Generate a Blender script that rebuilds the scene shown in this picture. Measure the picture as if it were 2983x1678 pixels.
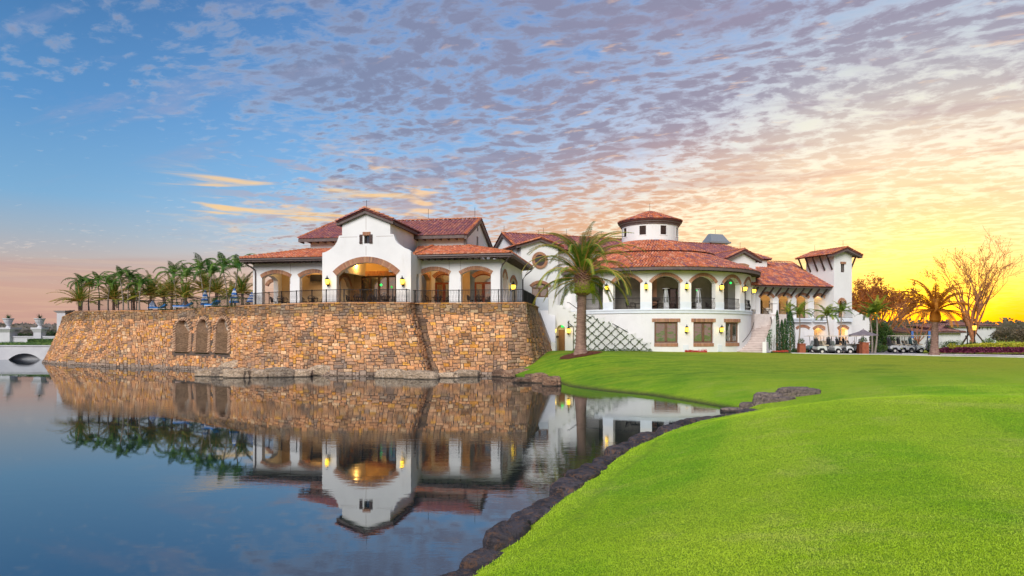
import bpy, bmesh, math, random
import numpy as np
from mathutils import Vector, Matrix, noise

random.seed(7); np.random.seed(7)
SC = bpy.context.scene
for _o in list(bpy.data.objects): bpy.data.objects.remove(_o)
COL = SC.collection
R = math.radians

# ------------------------------------------------------------------ camera
F = 1678.0; CX = 1288.0; HY = 835.0; H = 3.4      # focal length and horizon in units of a 2576 px wide picture, eye height over the lake
cam_d = bpy.data.cameras.new('camera'); cam = bpy.data.objects.new('camera', cam_d); COL.objects.link(cam)
cam.location = (0, 0, H); cam.rotation_euler = (R(90), 0, 0)
cam_d.sensor_width = 36.0; cam_d.lens = F / 2576 * 36.0; cam_d.shift_y = (HY - 724.5) / 2576
cam_d.clip_start = 0.1; cam_d.clip_end = 9000
SC.camera = cam

# ------------------------------------------------------------------ exposure
SC.view_settings.view_transform = 'Standard'; SC.view_settings.look = 'None'
SC.view_settings.exposure = 0.0; SC.view_settings.gamma = 1.0; SC.view_settings.use_curve_mapping = False
SC.cycles.use_denoising = True
SC.cycles.max_bounces = 6; SC.cycles.diffuse_bounces = 3; SC.cycles.glossy_bounces = 3
SC.cycles.transparent_max_bounces = 6; SC.cycles.transmission_bounces = 3
SC.cycles.sample_clamp_indirect = 4.0; SC.cycles.caustics_reflective = False; SC.cycles.caustics_refractive = False

def lin(c):
    c = c / 255.0
    return c / 12.92 if c <= 0.04045 else ((c + 0.055) / 1.055) ** 2.4
def rgb(r, g, b): return (lin(r), lin(g), lin(b), 1.0)

# ------------------------------------------------------------------ node helper
class NT:
    def __init__(s, tree):
        s.t = tree; s.n = tree.nodes; s.l = tree.links
    def node(s, typ, **kw):
        n = s.n.new(typ)
        for k, v in kw.items(): setattr(n, k, v)
        return n
    def set(s, sock, val):
        if isinstance(val, bpy.types.NodeSocket): s.l.new(val, sock)
        else: sock.default_value = val
    def math(s, op, a, b=0.0, c=None, clamp=False):
        n = s.node('ShaderNodeMath', operation=op, use_clamp=clamp)
        s.set(n.inputs[0], a); s.set(n.inputs[1], b)
        if c is not None: s.set(n.inputs[2], c)
        return n.outputs[0]
    def vmath(s, op, a, b=None, out=0):
        n = s.node('ShaderNodeVectorMath', operation=op)
        s.set(n.inputs[0], a)
        if b is not None: s.set(n.inputs[1], b)
        return n.outputs[out]
    def smooth(s, x, a, b, lo=0.0, hi=1.0):
        n = s.node('ShaderNodeMapRange', interpolation_type='SMOOTHSTEP')
        s.set(n.inputs[0], x); s.set(n.inputs[1], a); s.set(n.inputs[2], b)
        s.set(n.inputs[3], lo); s.set(n.inputs[4], hi)
        return n.outputs[0]
    def mix(s, f, a, b, blend='MIX'):
        n = s.node('ShaderNodeMix', data_type='RGBA', blend_type=blend)
        s.set(n.inputs[0], f); s.set(n.inputs[6], a); s.set(n.inputs[7], b)
        return n.outputs[2]
    def noise(s, vec, scale, detail=4, rough=0.55, dist=0.0, out=0, lac=2.0):
        n = s.node('ShaderNodeTexNoise')
        if vec is not None: s.set(n.inputs['Vector'], vec)
        n.inputs['Scale'].default_value = scale; n.inputs['Detail'].default_value = detail
        n.inputs['Roughness'].default_value = rough; n.inputs['Distortion'].default_value = dist
        n.inputs['Lacunarity'].default_value = lac
        return n.outputs[out]
    def ramp(s, x, stops, interp='LINEAR'):
        n = s.node('ShaderNodeValToRGB'); cr = n.color_ramp; cr.interpolation = interp
        while len(cr.elements) < len(stops): cr.elements.new(0.5)
        for e, (p, c) in zip(cr.elements, stops): e.position = p; e.color = c
        s.set(n.inputs[0], x); return n.outputs[0]
    def scale(s, vec, v3, rot=(0, 0, 0), loc=(0, 0, 0)):
        n = s.node('ShaderNodeMapping'); s.set(n.inputs[0], vec)
        n.inputs['Scale'].default_value = v3; n.inputs['Rotation'].default_value = rot; n.inputs['Location'].default_value = loc
        return n.outputs[0]

# ------------------------------------------------------------------ world: dusk sky with rippled cloud
SUN_AZ = math.atan2(2330 - CX, F)                  # azimuth of the set sun, right of straight ahead
SUN_DIR = Vector((math.sin(SUN_AZ), math.cos(SUN_AZ), 0.03)).normalized()
world = bpy.data.worlds.new('World'); SC.world = world; world.use_nodes = True
W = NT(world.node_tree); W.n.clear()
def build_world():
    geo = W.node('ShaderNodeTexCoord').outputs['Generated']
    d = W.vmath('NORMALIZE', geo)
    sx = W.node('ShaderNodeSeparateXYZ'); W.set(sx.inputs[0], d)
    x, y, z = sx.outputs
    zc = W.math('MAXIMUM', z, 0.0)
    hor = W.math('SQRT', W.math('ADD', W.math('MULTIPLY', x, x), W.math('MULTIPLY', y, y)))
    az = W.math('DIVIDE', x, W.math('MAXIMUM', hor, 0.001))          # sine of the azimuth
    sd = W.vmath('DOT_PRODUCT', d, tuple(SUN_DIR), out=1)            # closeness to the sun
    # clear sky
    left = W.ramp(zc, [(0.0, rgb(190, 146, 140)), (0.045, rgb(204, 166, 152)), (0.09, rgb(184, 174, 176)), (0.125, rgb(156, 174, 194)),
                       (0.17, rgb(118, 170, 212)), (0.28, rgb(84, 144, 202)), (0.42, rgb(58, 112, 170)), (1.0, rgb(48, 86, 138))])
    mid = W.ramp(zc, [(0.0, rgb(250, 205, 150)), (0.06, rgb(250, 205, 165)), (0.13, rgb(185, 205, 225)),
                      (0.20, rgb(134, 188, 236)), (0.33, rgb(100, 156, 218)), (0.46, rgb(82, 132, 196)), (1.0, rgb(60, 100, 158))])
    right = W.ramp(zc, [(0.0, rgb(252, 178, 10)), (0.025, rgb(255, 200, 20)), (0.06, rgb(255, 214, 96)), (0.10, rgb(255, 232, 156)),
                        (0.17, rgb(255, 244, 214)), (0.24, rgb(214, 220, 236)), (0.36, rgb(150, 180, 222)), (1.0, rgb(84, 120, 175))])
    f1 = W.smooth(sd, 0.35, 0.80); f2 = W.smooth(sd, 0.80, 0.965)
    base = W.mix(f2, W.mix(f1, left, mid), right)
    # cloud plane
    inv = W.math('DIVIDE', 1.0, W.math('ADD', zc, 0.085))
    cmb = W.node('ShaderNodeCombineXYZ')
    W.set(cmb.inputs[0], W.math('MULTIPLY', x, inv)); W.set(cmb.inputs[1], W.math('MULTIPLY', y, inv))
    uvr = W.scale(cmb.outputs[0], (1.0, 1.0, 1.0), rot=(0, 0, R(24)))
    warp = W.vmath('SCALE', W.vmath('SUBTRACT', W.noise(uvr, 1.3, 4, 0.55, out=1), (0.5, 0.5, 0.5)), None)
    warp.node.inputs[3].default_value = 0.30
    uvw = W.vmath('ADD', uvr, warp)
    stre = W.scale(uvw, (0.80, 1.05, 1.0))
    vn = W.node('ShaderNodeTexVoronoi', feature='SMOOTH_F1'); W.set(vn.inputs['Vector'], W.vmath('ADD', stre, W.vmath('SCALE', W.vmath('SUBTRACT', W.noise(stre, 16.0, 3, .6, out=1), (.5, .5, .5)), None)))
    vn.inputs['Scale'].default_value = 15.0; vn.inputs['Smoothness'].default_value = 0.6
    for n_ in W.n:
        if n_.type == 'VECT_MATH' and n_.operation == 'SCALE' and n_.inputs[3].default_value == 1.0: n_.inputs[3].default_value = 0.075
    cell = W.math('SUBTRACT', 1.0, W.math('MULTIPLY', vn.outputs['Distance'], 1.25))
    puff = W.noise(stre, 26.0, 7, 0.68)
    puff2 = W.noise(W.scale(uvw, (0.6, 1.3, 1.0), loc=(4, 2, 0)), 2.3, 4, 0.55)
    big = W.noise(W.scale(uvr, (0.8, 1.2, 1)), 0.55, 3, 0.5)
    cov = W.smooth(W.math('ADD', W.math('ADD', az, W.math('MULTIPLY', zc, 0.18)), W.math('MULTIPLY', W.math('SUBTRACT', big, 0.5), 1.0)), -0.66, -0.06)
    cov = W.math('MULTIPLY', cov, W.smooth(zc, 0.02, 0.10, 0.55, 1.0))
    dens = W.math('ADD', W.math('ADD', W.math('MULTIPLY', puff, 0.44), W.math('MULTIPLY', puff2, 0.32)), W.math('MULTIPLY', cell, 0.24))
    thr = W.math('SUBTRACT', 0.70, W.math('MULTIPLY', cov, 0.285))
    e_ = W.math('SUBTRACT', dens, thr)
    a = W.smooth(e_, -0.115, 0.115)
    bel = W.smooth(e_, -0.07, 0.13)
    warm = W.smooth(sd, 0.55, 0.95)
    lowb = W.smooth(W.math('SUBTRACT', zc, W.math('MULTIPLY', W.smooth(sd, .75, .98), 0.07)), 0.255, 0.10)
    rim = W.mix(W.math('ADD', 0.34, W.math('MULTIPLY', lowb, .30)), base, rgb(255, 240, 228))
    belly = W.mix(lowb, W.mix(warm, rgb(118, 132, 168), rgb(140, 136, 162)), W.mix(warm, rgb(168, 148, 156), rgb(222, 166, 130)))
    cc = W.mix(bel, rim, belly)
    lit_ = W.smooth(W.noise(W.scale(uvw, (1.0, 2.0, 1), loc=(9, 1, 0)), 7.0, 4, .6), .60, .72)
    cc = W.mix(W.math('MULTIPLY', lit_, W.math('MULTIPLY', warm, .55)), cc, rgb(255, 205, 160))
    base = W.mix(W.math('MULTIPLY', W.smooth(sd, .90, .985), W.smooth(zc, .05, .13, 0, .6)), base, rgb(255, 250, 205))
    col = W.mix(W.math('MULTIPLY', a, W.smooth(sd, .92, .985, .95, .50)), base, cc)
    # darker drifting streaks over the right half
    drk = W.noise(W.scale(uvw, (0.45, 1.6, 1.0), rot=(0, 0, R(12)), loc=(1, 7, 0)), 2.6, 5, 0.6)
    dm = W.math('MULTIPLY', W.smooth(drk, .50, .66), W.math('MULTIPLY', W.smooth(az, -.05, .25), W.smooth(zc, .10, .20)))
    col = W.mix(W.math('MULTIPLY', dm, .50), col, W.mix(lowb, rgb(146, 138, 166), rgb(196, 148, 136)))
    # thin wisps over the clear blue on the left
    wsp = W.noise(W.scale(uvr, (0.55, 1.6, 1), rot=(0, 0, R(-30)), loc=(2, 5, 0)), 2.4, 6, 0.62, 0.4)
    wm = W.math('MULTIPLY', W.smooth(wsp, .50, .74), W.math('MULTIPLY', W.smooth(az, .15, -.15), W.smooth(zc, .15, .26)))
    col = W.mix(W.math('MULTIPLY', wm, .55), col, rgb(150, 160, 196))
    # low mauve bank on the left, stretched flat
    bank = W.noise(W.scale(d, (1.6, 1.6, 17.0), rot=(0, R(3), 0)), 1.7, 7, 0.60, 0.5)
    bm = W.smooth(W.math('ADD', bank, W.math('MULTIPLY', W.math('SUBTRACT', 0.105, zc), 1.6)), 0.40, 0.68)
    bm = W.math('MULTIPLY', bm, W.smooth(sd, 0.90, 0.66))
    bcol = W.mix(W.smooth(zc, 0.05, 0.15), rgb(200, 158, 150), rgb(160, 156, 172))
    fine_ = W.noise(W.scale(d, (3, 3, 60.0)), 3.0, 4, .6)
    bcol = W.mix(W.smooth(fine_, .45, .7, 0, .5), bcol, rgb(222, 186, 160))
    col = W.mix(W.math('MULTIPLY', bm, W.smooth(zc, 0.24, 0.06, 0, .8)), col, bcol)
    # lit orange streaks left of centre
    st = W.noise(W.scale(d, (2.2, 2.2, 24.0), loc=(3.1, 0.4, 0.2)), 2.6, 4, 0.5, 0.6)
    zone = W.math('MULTIPLY', W.smooth(zc, 0.13, 0.165), W.smooth(zc, 0.245, 0.20))
    zone = W.math('MULTIPLY', zone, W.math('MULTIPLY', W.smooth(az, -0.50, -0.40), W.smooth(az, -0.10, -0.2)))
    sm = W.math('MULTIPLY', W.smooth(st, 0.53, 0.68), W.math('MULTIPLY', zone, .85))
    col = W.mix(sm, col, rgb(255, 208, 140))
    cl_ = W.noise(W.scale(d, (5.0, 5.0, 27.0), loc=(1.7, 2.2, 0.6)), 2.3, 5, 0.58, 0.3)
    z2 = W.math('MULTIPLY', W.math('MULTIPLY', W.smooth(zc, .09, .14), W.smooth(zc, .29, .21)), W.math('MULTIPLY', W.smooth(az, -.46, -.32), W.smooth(az, .02, -.12)))
    cm = W.math('MULTIPLY', W.smooth(cl_, .50, .62), z2)
    litc = W.smooth(W.noise(W.scale(d, (5.0, 5.0, 27.0), loc=(1.7, 2.2, 0.9)), 2.3, 3, .5), .50, .62)
    col = W.mix(W.math('MULTIPLY', cm, .8), col, W.mix(litc, rgb(176, 166, 182), rgb(255, 206, 150)))
    # sun glow on the horizon
    glow = W.math('POWER', W.math('MAXIMUM', sd, 0.0), 210.0)
    col = W.mix(W.math('MULTIPLY', glow, 0.92), col, rgb(255, 196, 8))
    low = W.math('MULTIPLY', W.smooth(sd, 0.95, 0.99), W.smooth(zc, 0.06, 0.005))
    col = W.mix(W.math('MULTIPLY', low, 0.9), col, rgb(255, 138, 0))
    # a little physical sky on top
    sky = W.node('ShaderNodeTexSky', sky_type='NISHITA')
    sky.sun_disc = False; sky.sun_elevation = R(2.0); sky.sun_rotation = SUN_AZ
    bg = W.node('ShaderNodeBackground'); W.set(bg.inputs[0], col); W.set(bg.inputs[1], W.math('MULTIPLY', SKY_STRENGTH, W.math('ADD', 1.0, W.math('MULTIPLY', 2.2, W.math('POWER', W.math('MAXIMUM', sd, 0.0), 620.0)))))
    bg2 = W.node('ShaderNodeBackground'); W.set(bg2.inputs[0], sky.outputs[0]); bg2.inputs[1].default_value = 0.03
    ad = W.node('ShaderNodeAddShader'); W.l.new(bg.outputs[0], ad.inputs[0]); W.l.new(bg2.outputs[0], ad.inputs[1])
    o = W.node('ShaderNodeOutputWorld'); W.l.new(ad.outputs[0], o.inputs[0])
SKY_STRENGTH = 0.97
build_world()

# soft fill added to brighten the facades, high and left behind the viewer
sun_d = bpy.data.lights.new('sun', 'SUN'); sun_d.energy = 3.6; sun_d.angle = R(38); sun_d.color = (1.0, 0.945, 0.885)
sun = bpy.data.objects.new('sun', sun_d); COL.objects.link(sun)
sun.rotation_euler = Vector((0.30, 0.86, -0.62)).to_track_quat('-Z', 'Y').to_euler()

# ------------------------------------------------------------------ pixel helpers
CROP = {1: (0, 700, 4.83), 2: (450, 700, 4.83), 3: (680, 580, 4.83), 4: (1120, 600, 4.83), 5: (1420, 640, 4.83), 6: (1750, 600, 4.83),
        7: (1550, 780, 4.83), 8: (2050, 680, 4.83), 9: (2150, 840, 6.9), 10: (2330, 900, 6.44), 11: (2580, 780, 5.176),
        12: (0, 880, 3.68), 13: (600, 880, 3.68), 14: (1150, 880, 4.293), 15: (1200, 1050, 2.1467)}
def cr(k, x, y):
    x0, y0, s = CROP[k]; q = 2576 / 2983
    return ((x0 + x / s) * q, (y0 + y / s) * q)
def at(px, py, Y): return Vector(((px - CX) / F * Y, Y, H + (HY - py) / F * Y))
def zat(py, Y): return H + (HY - py) / F * Y

class Frame:
    """a vertical plane in the place: s along it, v into it, z up"""
    def __init__(s, ox, oy, deg):
        a = R(deg); s.o = Vector((ox, oy, 0)); s.u = Vector((math.cos(a), math.sin(a), 0)); s.v = Vector((-math.sin(a), math.cos(a), 0)); s.a = a
    def w(s, a, v, z): return Vector((s.o.x + s.u.x * a + s.v.x * v, s.o.y + s.u.y * a + s.v.y * v, z))
    def s(s_, px, v=0.0):
        t = (px - CX) / F; ox = s_.o.x + s_.v.x * v; oy = s_.o.y + s_.v.y * v
        return (t * oy - ox) / (s_.u.x - t * s_.u.y)
    def p(s_, px, py, v=0.0):
        a = s_.s(px, v); Y = s_.w(a, v, 0).y
        return a, zat(py, Y)
    def t(s_, px, a):      # depth of a point with given s
        t = (px - CX) / F; ox = s_.o.x + s_.u.x * a; oy = s_.o.y + s_.u.y * a
        return (t * oy - ox) / (s_.v.x - t * s_.v.y)
    def q(s_, px, py, a):  # (v, z) on the plane of constant s
        v = s_.t(px, a); return v, zat(py, s_.w(a, v, 0).y)
def ray_plane(px, py, p0, n):
    d = Vector(((px - CX) / F, 1.0, (HY - py) / F)); o = Vector((0, 0, H))
    return o + d * ((p0 - o).dot(n) / d.dot(n))

# ------------------------------------------------------------------ mesh helpers
class MB:
    def __init__(s): s.v = []; s.f = []; s.c = []; s.tint = (1, 1, 1, 1)
    def add(s, vs, fs, tint=None):
        b = len(s.v); s.v.extend([tuple(p) for p in vs]); t = tint or s.tint
        for f in fs: s.f.append(tuple(i + b for i in f)); s.c.append(t)
    def quad(s, a, b, c, d, tint=None): s.add((a, b, c, d), ((0, 1, 2, 3),), tint)
    def poly(s, pts, tint=None): s.add(pts, (tuple(range(len(pts))),), tint)
    def hexa(s, p, tint=None):   # 8 corners: bottom ring then top ring
        s.add(p, ((3, 2, 1, 0), (4, 5, 6, 7), (0, 1, 5, 4), (1, 2, 6, 5), (2, 3, 7, 6), (3, 0, 4, 7)), tint)
    def box(s, c, d, tint=None, rz=0.0):
        x, y, z = d[0] / 2, d[1] / 2, d[2] / 2; ca, sa = math.cos(rz), math.sin(rz)
        p = []
        for k in (-z, z):
            for i, j in ((-x, -y), (x, -y), (x, y), (-x, y)): p.append((c[0] + i * ca - j * sa, c[1] + i * sa + j * ca, c[2] + k))
        s.hexa(p, tint)
    def fb(s, M, a0, a1, v0, v1, z0, z1, tint=None):     # box in frame coordinates, M(s, v, z)
        s.hexa([M(a, v, z) for z in (z0, z1) for a, v in ((a0, v0), (a1, v0), (a1, v1), (a0, v1))], tint)
    def bar(s, a, b, w, h=None, up=(0, 0, 1), tint=None):
        a = Vector(a); b = Vector(b); h = h or w; d = (b - a).normalized(); up = Vector(up)
        if abs(d.dot(up)) > 0.99: up = Vector((1, 0, 0))
        x = d.cross(up).normalized() * (w / 2); y = x.cross(d).normalized() * (h / 2)
        s.hexa([a - x - y, a + x - y, a + x + y, a - x + y, b - x - y, b + x - y, b + x + y, b - x + y], tint)
    def tube(s, pts, r, n=6, cap=True, tint=None):
        pts = [Vector(p) for p in pts]; rs = r if isinstance(r, (list, tuple)) else [r] * len(pts)
        vs = []; ref = Vector((0, 0, 1))
        for i, p in enumerate(pts):
            d = (pts[min(i + 1, len(pts) - 1)] - pts[max(i - 1, 0)]).normalized()
            rf = ref if abs(d.dot(ref)) < 0.95 else Vector((1, 0, 0))
            x = d.cross(rf).normalized(); y = d.cross(x)
            for k in range(n):
                a = 2 * math.pi * k / n; vs.append(p + (x * math.cos(a) + y * math.sin(a)) * rs[i])
        fs = [(i * n + k, i * n + (k + 1) % n, (i + 1) * n + (k + 1) % n, (i + 1) * n + k) for i in range(len(pts) - 1) for k in range(n)]
        if cap: fs += [tuple(range(n))[::-1], tuple(range((len(pts) - 1) * n, len(pts) * n))]
        s.add(vs, fs, tint)
    def lathe(s, c, prof, n=16, tint=None, ph0=0, ph1=2 * math.pi):
        c = Vector(c); full = abs(ph1 - ph0 - 2 * math.pi) < 1e-6; m = n if full else n + 1; vs = []
        for r, z in prof:
            for k in range(m):
                a = ph0 + (ph1 - ph0) * k / n; vs.append((c.x + r * math.cos(a), c.y + r * math.sin(a), c.z + z))
        fs = []
        for i in range(len(prof) - 1):
            for k in range(n):
                k2 = (k + 1) % m if full else k + 1
                fs.append((i * m + k, i * m + k2, (i + 1) * m + k2, (i + 1) * m + k))
        s.add(vs, fs, tint)
    def mesh(s, name, mat, smooth=False):
        me = bpy.data.meshes.new(name); me.from_pydata(s.v, [], s.f)
        if len(set(s.c)) > 1 or s.tint != (1, 1, 1, 1) or (s.c and s.c[0] != (1, 1, 1, 1)):
            at_ = me.color_attributes.new('tint', 'FLOAT_COLOR', 'CORNER')
            cnt = np.array([len(f) for f in s.f]); arr = np.repeat(np.array(s.c, dtype=np.float32), cnt, axis=0)
            at_.data.foreach_set('color', arr.ravel())
        if mat: me.materials.append(mat)
        if smooth: me.polygons.foreach_set('use_smooth', [True] * len(me.polygons))
        me.update(); return me
    def build(s, name, mat, parent=None, smooth=False): return link(name, s.mesh(name, mat, smooth), parent)
def link(name, me, parent=None, mat4=None):
    o = bpy.data.objects.new(name, me); COL.objects.link(o)
    if mat4 is not None: o.matrix_basis = mat4
    if parent: o.parent = parent
    return o
def thing(name, label, cat, group=None):
    o = bpy.data.objects.new(name, None); COL.objects.link(o); o.empty_display_size = 0.2
    o['label'] = label; o['category'] = cat
    if group: o['group'] = group
    return o
def tag(o, label, cat, group=None):
    o['label'] = label; o['category'] = cat
    if group: o['group'] = group
    return o
def struct(o): o['kind'] = 'structure'; return o
def stuff(o, label=None, cat=None):
    o['kind'] = 'stuff'
    if label: o['label'] = label
    if cat: o['category'] = cat
    return o
def copy_tree(o, parent=None):
    c = o.copy(); COL.objects.link(c); c.parent = parent
    for ch in list(o.children): copy_tree(ch, c)
    return c
def place(o, loc, rz=0.0, sc=1.0): o.location = loc; o.rotation_euler = (0, 0, rz); o.scale = (sc, sc, sc); return o

# ------------------------------------------------------------------ materials
def mat(name, fn):
    m = bpy.data.materials.new(name); m.use_nodes = True; t = NT(m.node_tree); t.n.clear()
    b = t.node('ShaderNodeBsdfPrincipled'); o = t.node('ShaderNodeOutputMaterial'); t.l.new(b.outputs[0], o.inputs[0])
    fn(t, b, o); return m
def P(t): return t.node('ShaderNodeNewGeometry').outputs['Position']
def bump(t, b, h, dist=0.02, st=1.0):
    n = t.node('ShaderNodeBump'); t.set(n.inputs['Height'], h); n.inputs['Distance'].default_value = dist; n.inputs['Strength'].default_value = st
    t.l.new(n.outputs[0], b.inputs['Normal']); return n
def noisy(c1, c2, scale=3.0, rough=0.7, bmp=0.0, bscale=30.0, detail=5, spec=0.3, metallic=0.0, coord=P, stretch=(1, 1, 1), lo=.35, hi=.65):
    def fn(t, b, o):
        p = t.scale(coord(t), stretch)
        n = t.noise(p, scale, detail, 0.6)
        t.set(b.inputs['Base Color'], t.mix(t.smooth(n, lo, hi), c1, c2))
        b.inputs['Roughness'].default_value = rough; b.inputs['Specular IOR Level'].default_value = spec; b.inputs['Metallic'].default_value = metallic
        if bmp: bump(t, b, t.noise(p, bscale, 4, 0.6), bmp)
    return fn
def tinted(rough=0.85, vary=0.35, scale=9.0, bmp=0.012, grey=None, spec=0.25):
    def fn(t, b, o):
        at_ = t.node('ShaderNodeAttribute', attribute_name='tint').outputs[0]
        p = P(t); n = t.noise(p, scale, 5, 0.65)
        dark = t.mix(1.0, at_, (1 - vary, 1 - vary, 1 - vary, 1), 'MULTIPLY')
        lite = t.mix(1.0, at_, (1 + vary, 1 + vary, 1 + vary, 1), 'MULTIPLY')
        c = t.mix(t.smooth(n, 0.3, 0.7), dark, lite)
        if grey:
            g = t.noise(p, grey[1], 6, 0.7); c = t.mix(t.smooth(g, grey[2], grey[3], 0, grey[4]), c, grey[0])
        t.set(b.inputs['Base Color'], c); b.inputs['Roughness'].default_value = rough; b.inputs['Specular IOR Level'].default_value = spec
        if bmp: bump(t, b, t.noise(p, scale * 2.2, 6, 0.7), bmp)
    return fn
def plain(c, rough=0.6, metallic=0.0, spec=0.5):
    def fn(t, b, o):
        n = t.noise(P(t), 5.0, 3, 0.5)
        t.set(b.inputs['Base Color'], t.mix(t.smooth(n, .3, .7, 0, .35), c, tuple(x * 0.75 for x in c[:3]) + (1,)))
        b.inputs['Roughness'].default_value = rough; b.inputs['Metallic'].default_value = metallic; b.inputs['Specular IOR Level'].default_value = spec
    return fn
def emit(c, st):
    def fn(t, b, o):
        b.inputs['Base Color'].default_value = c; b.inputs['Emission Color'].default_value = c; b.inputs['Emission Strength'].default_value = st
    return fn
def glassy(c, rough=0.05, met=0.0):
    def fn(t, b, o):
        b.inputs['Base Color'].default_value = c; b.inputs['Metallic'].default_value = met; b.inputs['Roughness'].default_value = rough; b.inputs['Specular IOR Level'].default_value = 1.0
        b.inputs['Coat Weight'].default_value = 1.0; b.inputs['Coat Roughness'].default_value = 0.03
        t_ = t.noise(P(t), 1.2, 2, .5); bump(t, b, t_, 0.02)
    return fn
def leafm(c1, c2, tr=0.25, scale=2.5, rough=0.5):
    def fn(t, b, o):
        ob = t.node('ShaderNodeObjectInfo').outputs['Random']
        n = t.noise(P(t), scale, 4, 0.6)
        c = t.mix(t.smooth(t.math('ADD', n, t.math('MULTIPLY', t.math('SUBTRACT', ob, 0.5), .25)), .35, .65), c1, c2)
        t.set(b.inputs['Base Color'], c); b.inputs['Roughness'].default_value = rough; b.inputs['Specular IOR Level'].default_value = 0.35
        tl = t.node('ShaderNodeBsdfTranslucent'); t.set(tl.inputs[0], c)
        mx = t.node('ShaderNodeMixShader'); mx.inputs[0].default_value = tr
        t.l.new(b.outputs[0], mx.inputs[1]); t.l.new(tl.outputs[0], mx.inputs[2]); t.l.new(mx.outputs[0], o.inputs[0])
    return fn
def brickm(t, b, o):
    rnd = t.node('ShaderNodeObjectInfo').outputs['Random']
    n = t.noise(P(t), 14, 4, 0.6)
    c = t.ramp(rnd, [(0, (.42, .17, .09, 1)), (.25, (.52, .25, .13, 1)), (.5, (.36, .15, .09, 1)), (.75, (.58, .32, .17, 1)), (1, (.28, .13, .09, 1))])
    t.set(b.inputs['Base Color'], t.mix(t.smooth(n, .3, .7, 0, .5), c, (.30, .18, .12, 1)))
    b.inputs['Roughness'].default_value = 0.85; bump(t, b, n, 0.02)
def brickm_tan(t, b, o):
    rnd = t.node('ShaderNodeObjectInfo').outputs['Random']
    c = t.ramp(rnd, [(0, (.52, .30, .17, 1)), (.3, (.62, .38, .22, 1)), (.6, (.48, .27, .16, 1)), (1, (.66, .42, .25, 1))])
    n = t.noise(P(t), 14, 4, 0.6)
    t.set(b.inputs['Base Color'], t.mix(t.smooth(n, .3, .7, 0, .4), c, (.36, .22, .14, 1))); b.inputs['Roughness'].default_value = 0.85
def stuccom(t, b, o):
    p = P(t); n = t.noise(p, 0.5, 5, 0.6); n2 = t.noise(t.scale(p, (1, 1, .25)), 1.6, 5, .65)
    c = t.mix(t.smooth(n, .35, .7), (.86, .855, .85, 1), (.80, .795, .79, 1))
    c = t.mix(t.smooth(n2, .56, .80, 0, .45), c, (.64, .60, .55, 1))
    t.set(b.inputs['Base Color'], c); b.inputs['Roughness'].default_value = 0.9; b.inputs['Specular IOR Level'].default_value = 0.2
    bump(t, b, t.noise(p, 22, 4, .6), 0.01)
def waterm(t, b, o):
    p = P(t)
    cd = t.node('ShaderNodeCameraData').outputs['View Distance']
    w1 = t.noise(t.scale(p, (0.55, 1.4, 1)), 2.6, 3, 0.5); w2 = t.noise(t.scale(p, (1.0, 3.0, 1)), 9.0, 2, 0.5)
    h = t.math('ADD', w1, t.math('MULTIPLY', w2, 0.16))
    patch = t.smooth(t.noise(t.scale(p, (.5, 1, 1)), .09, 3, .55), .44, .60, 0.3, 2.4)
    bn = t.node('ShaderNodeBump'); t.set(bn.inputs['Height'], h); bn.inputs['Distance'].default_value = 0.0022; t.set(bn.inputs['Strength'], t.math('MULTIPLY', patch, 0.5))
    gl = t.node('ShaderNodeBsdfGlossy'); gl.inputs['Roughness'].default_value = 0.012; gl.inputs['Color'].default_value = (.86, .90, .93, 1)
    t.l.new(bn.outputs[0], gl.inputs['Normal'])
    df = t.node('ShaderNodeBsdfDiffuse'); df.inputs['Color'].default_value = (.010, .022, .026, 1)
    fr = t.node('ShaderNodeFresnel'); fr.inputs['IOR'].default_value = 1.33; t.l.new(bn.outputs[0], fr.inputs['Normal'])
    k = t.math('ADD', t.math('MULTIPLY', fr.outputs[0], 0.70), 0.26, clamp=True)
    mx = t.node('ShaderNodeMixShader'); t.set(mx.inputs[0], k); t.l.new(df.outputs[0], mx.inputs[1]); t.l.new(gl.outputs[0], mx.inputs[2]); t.l.new(mx.outputs[0], o.inputs[0])
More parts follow.
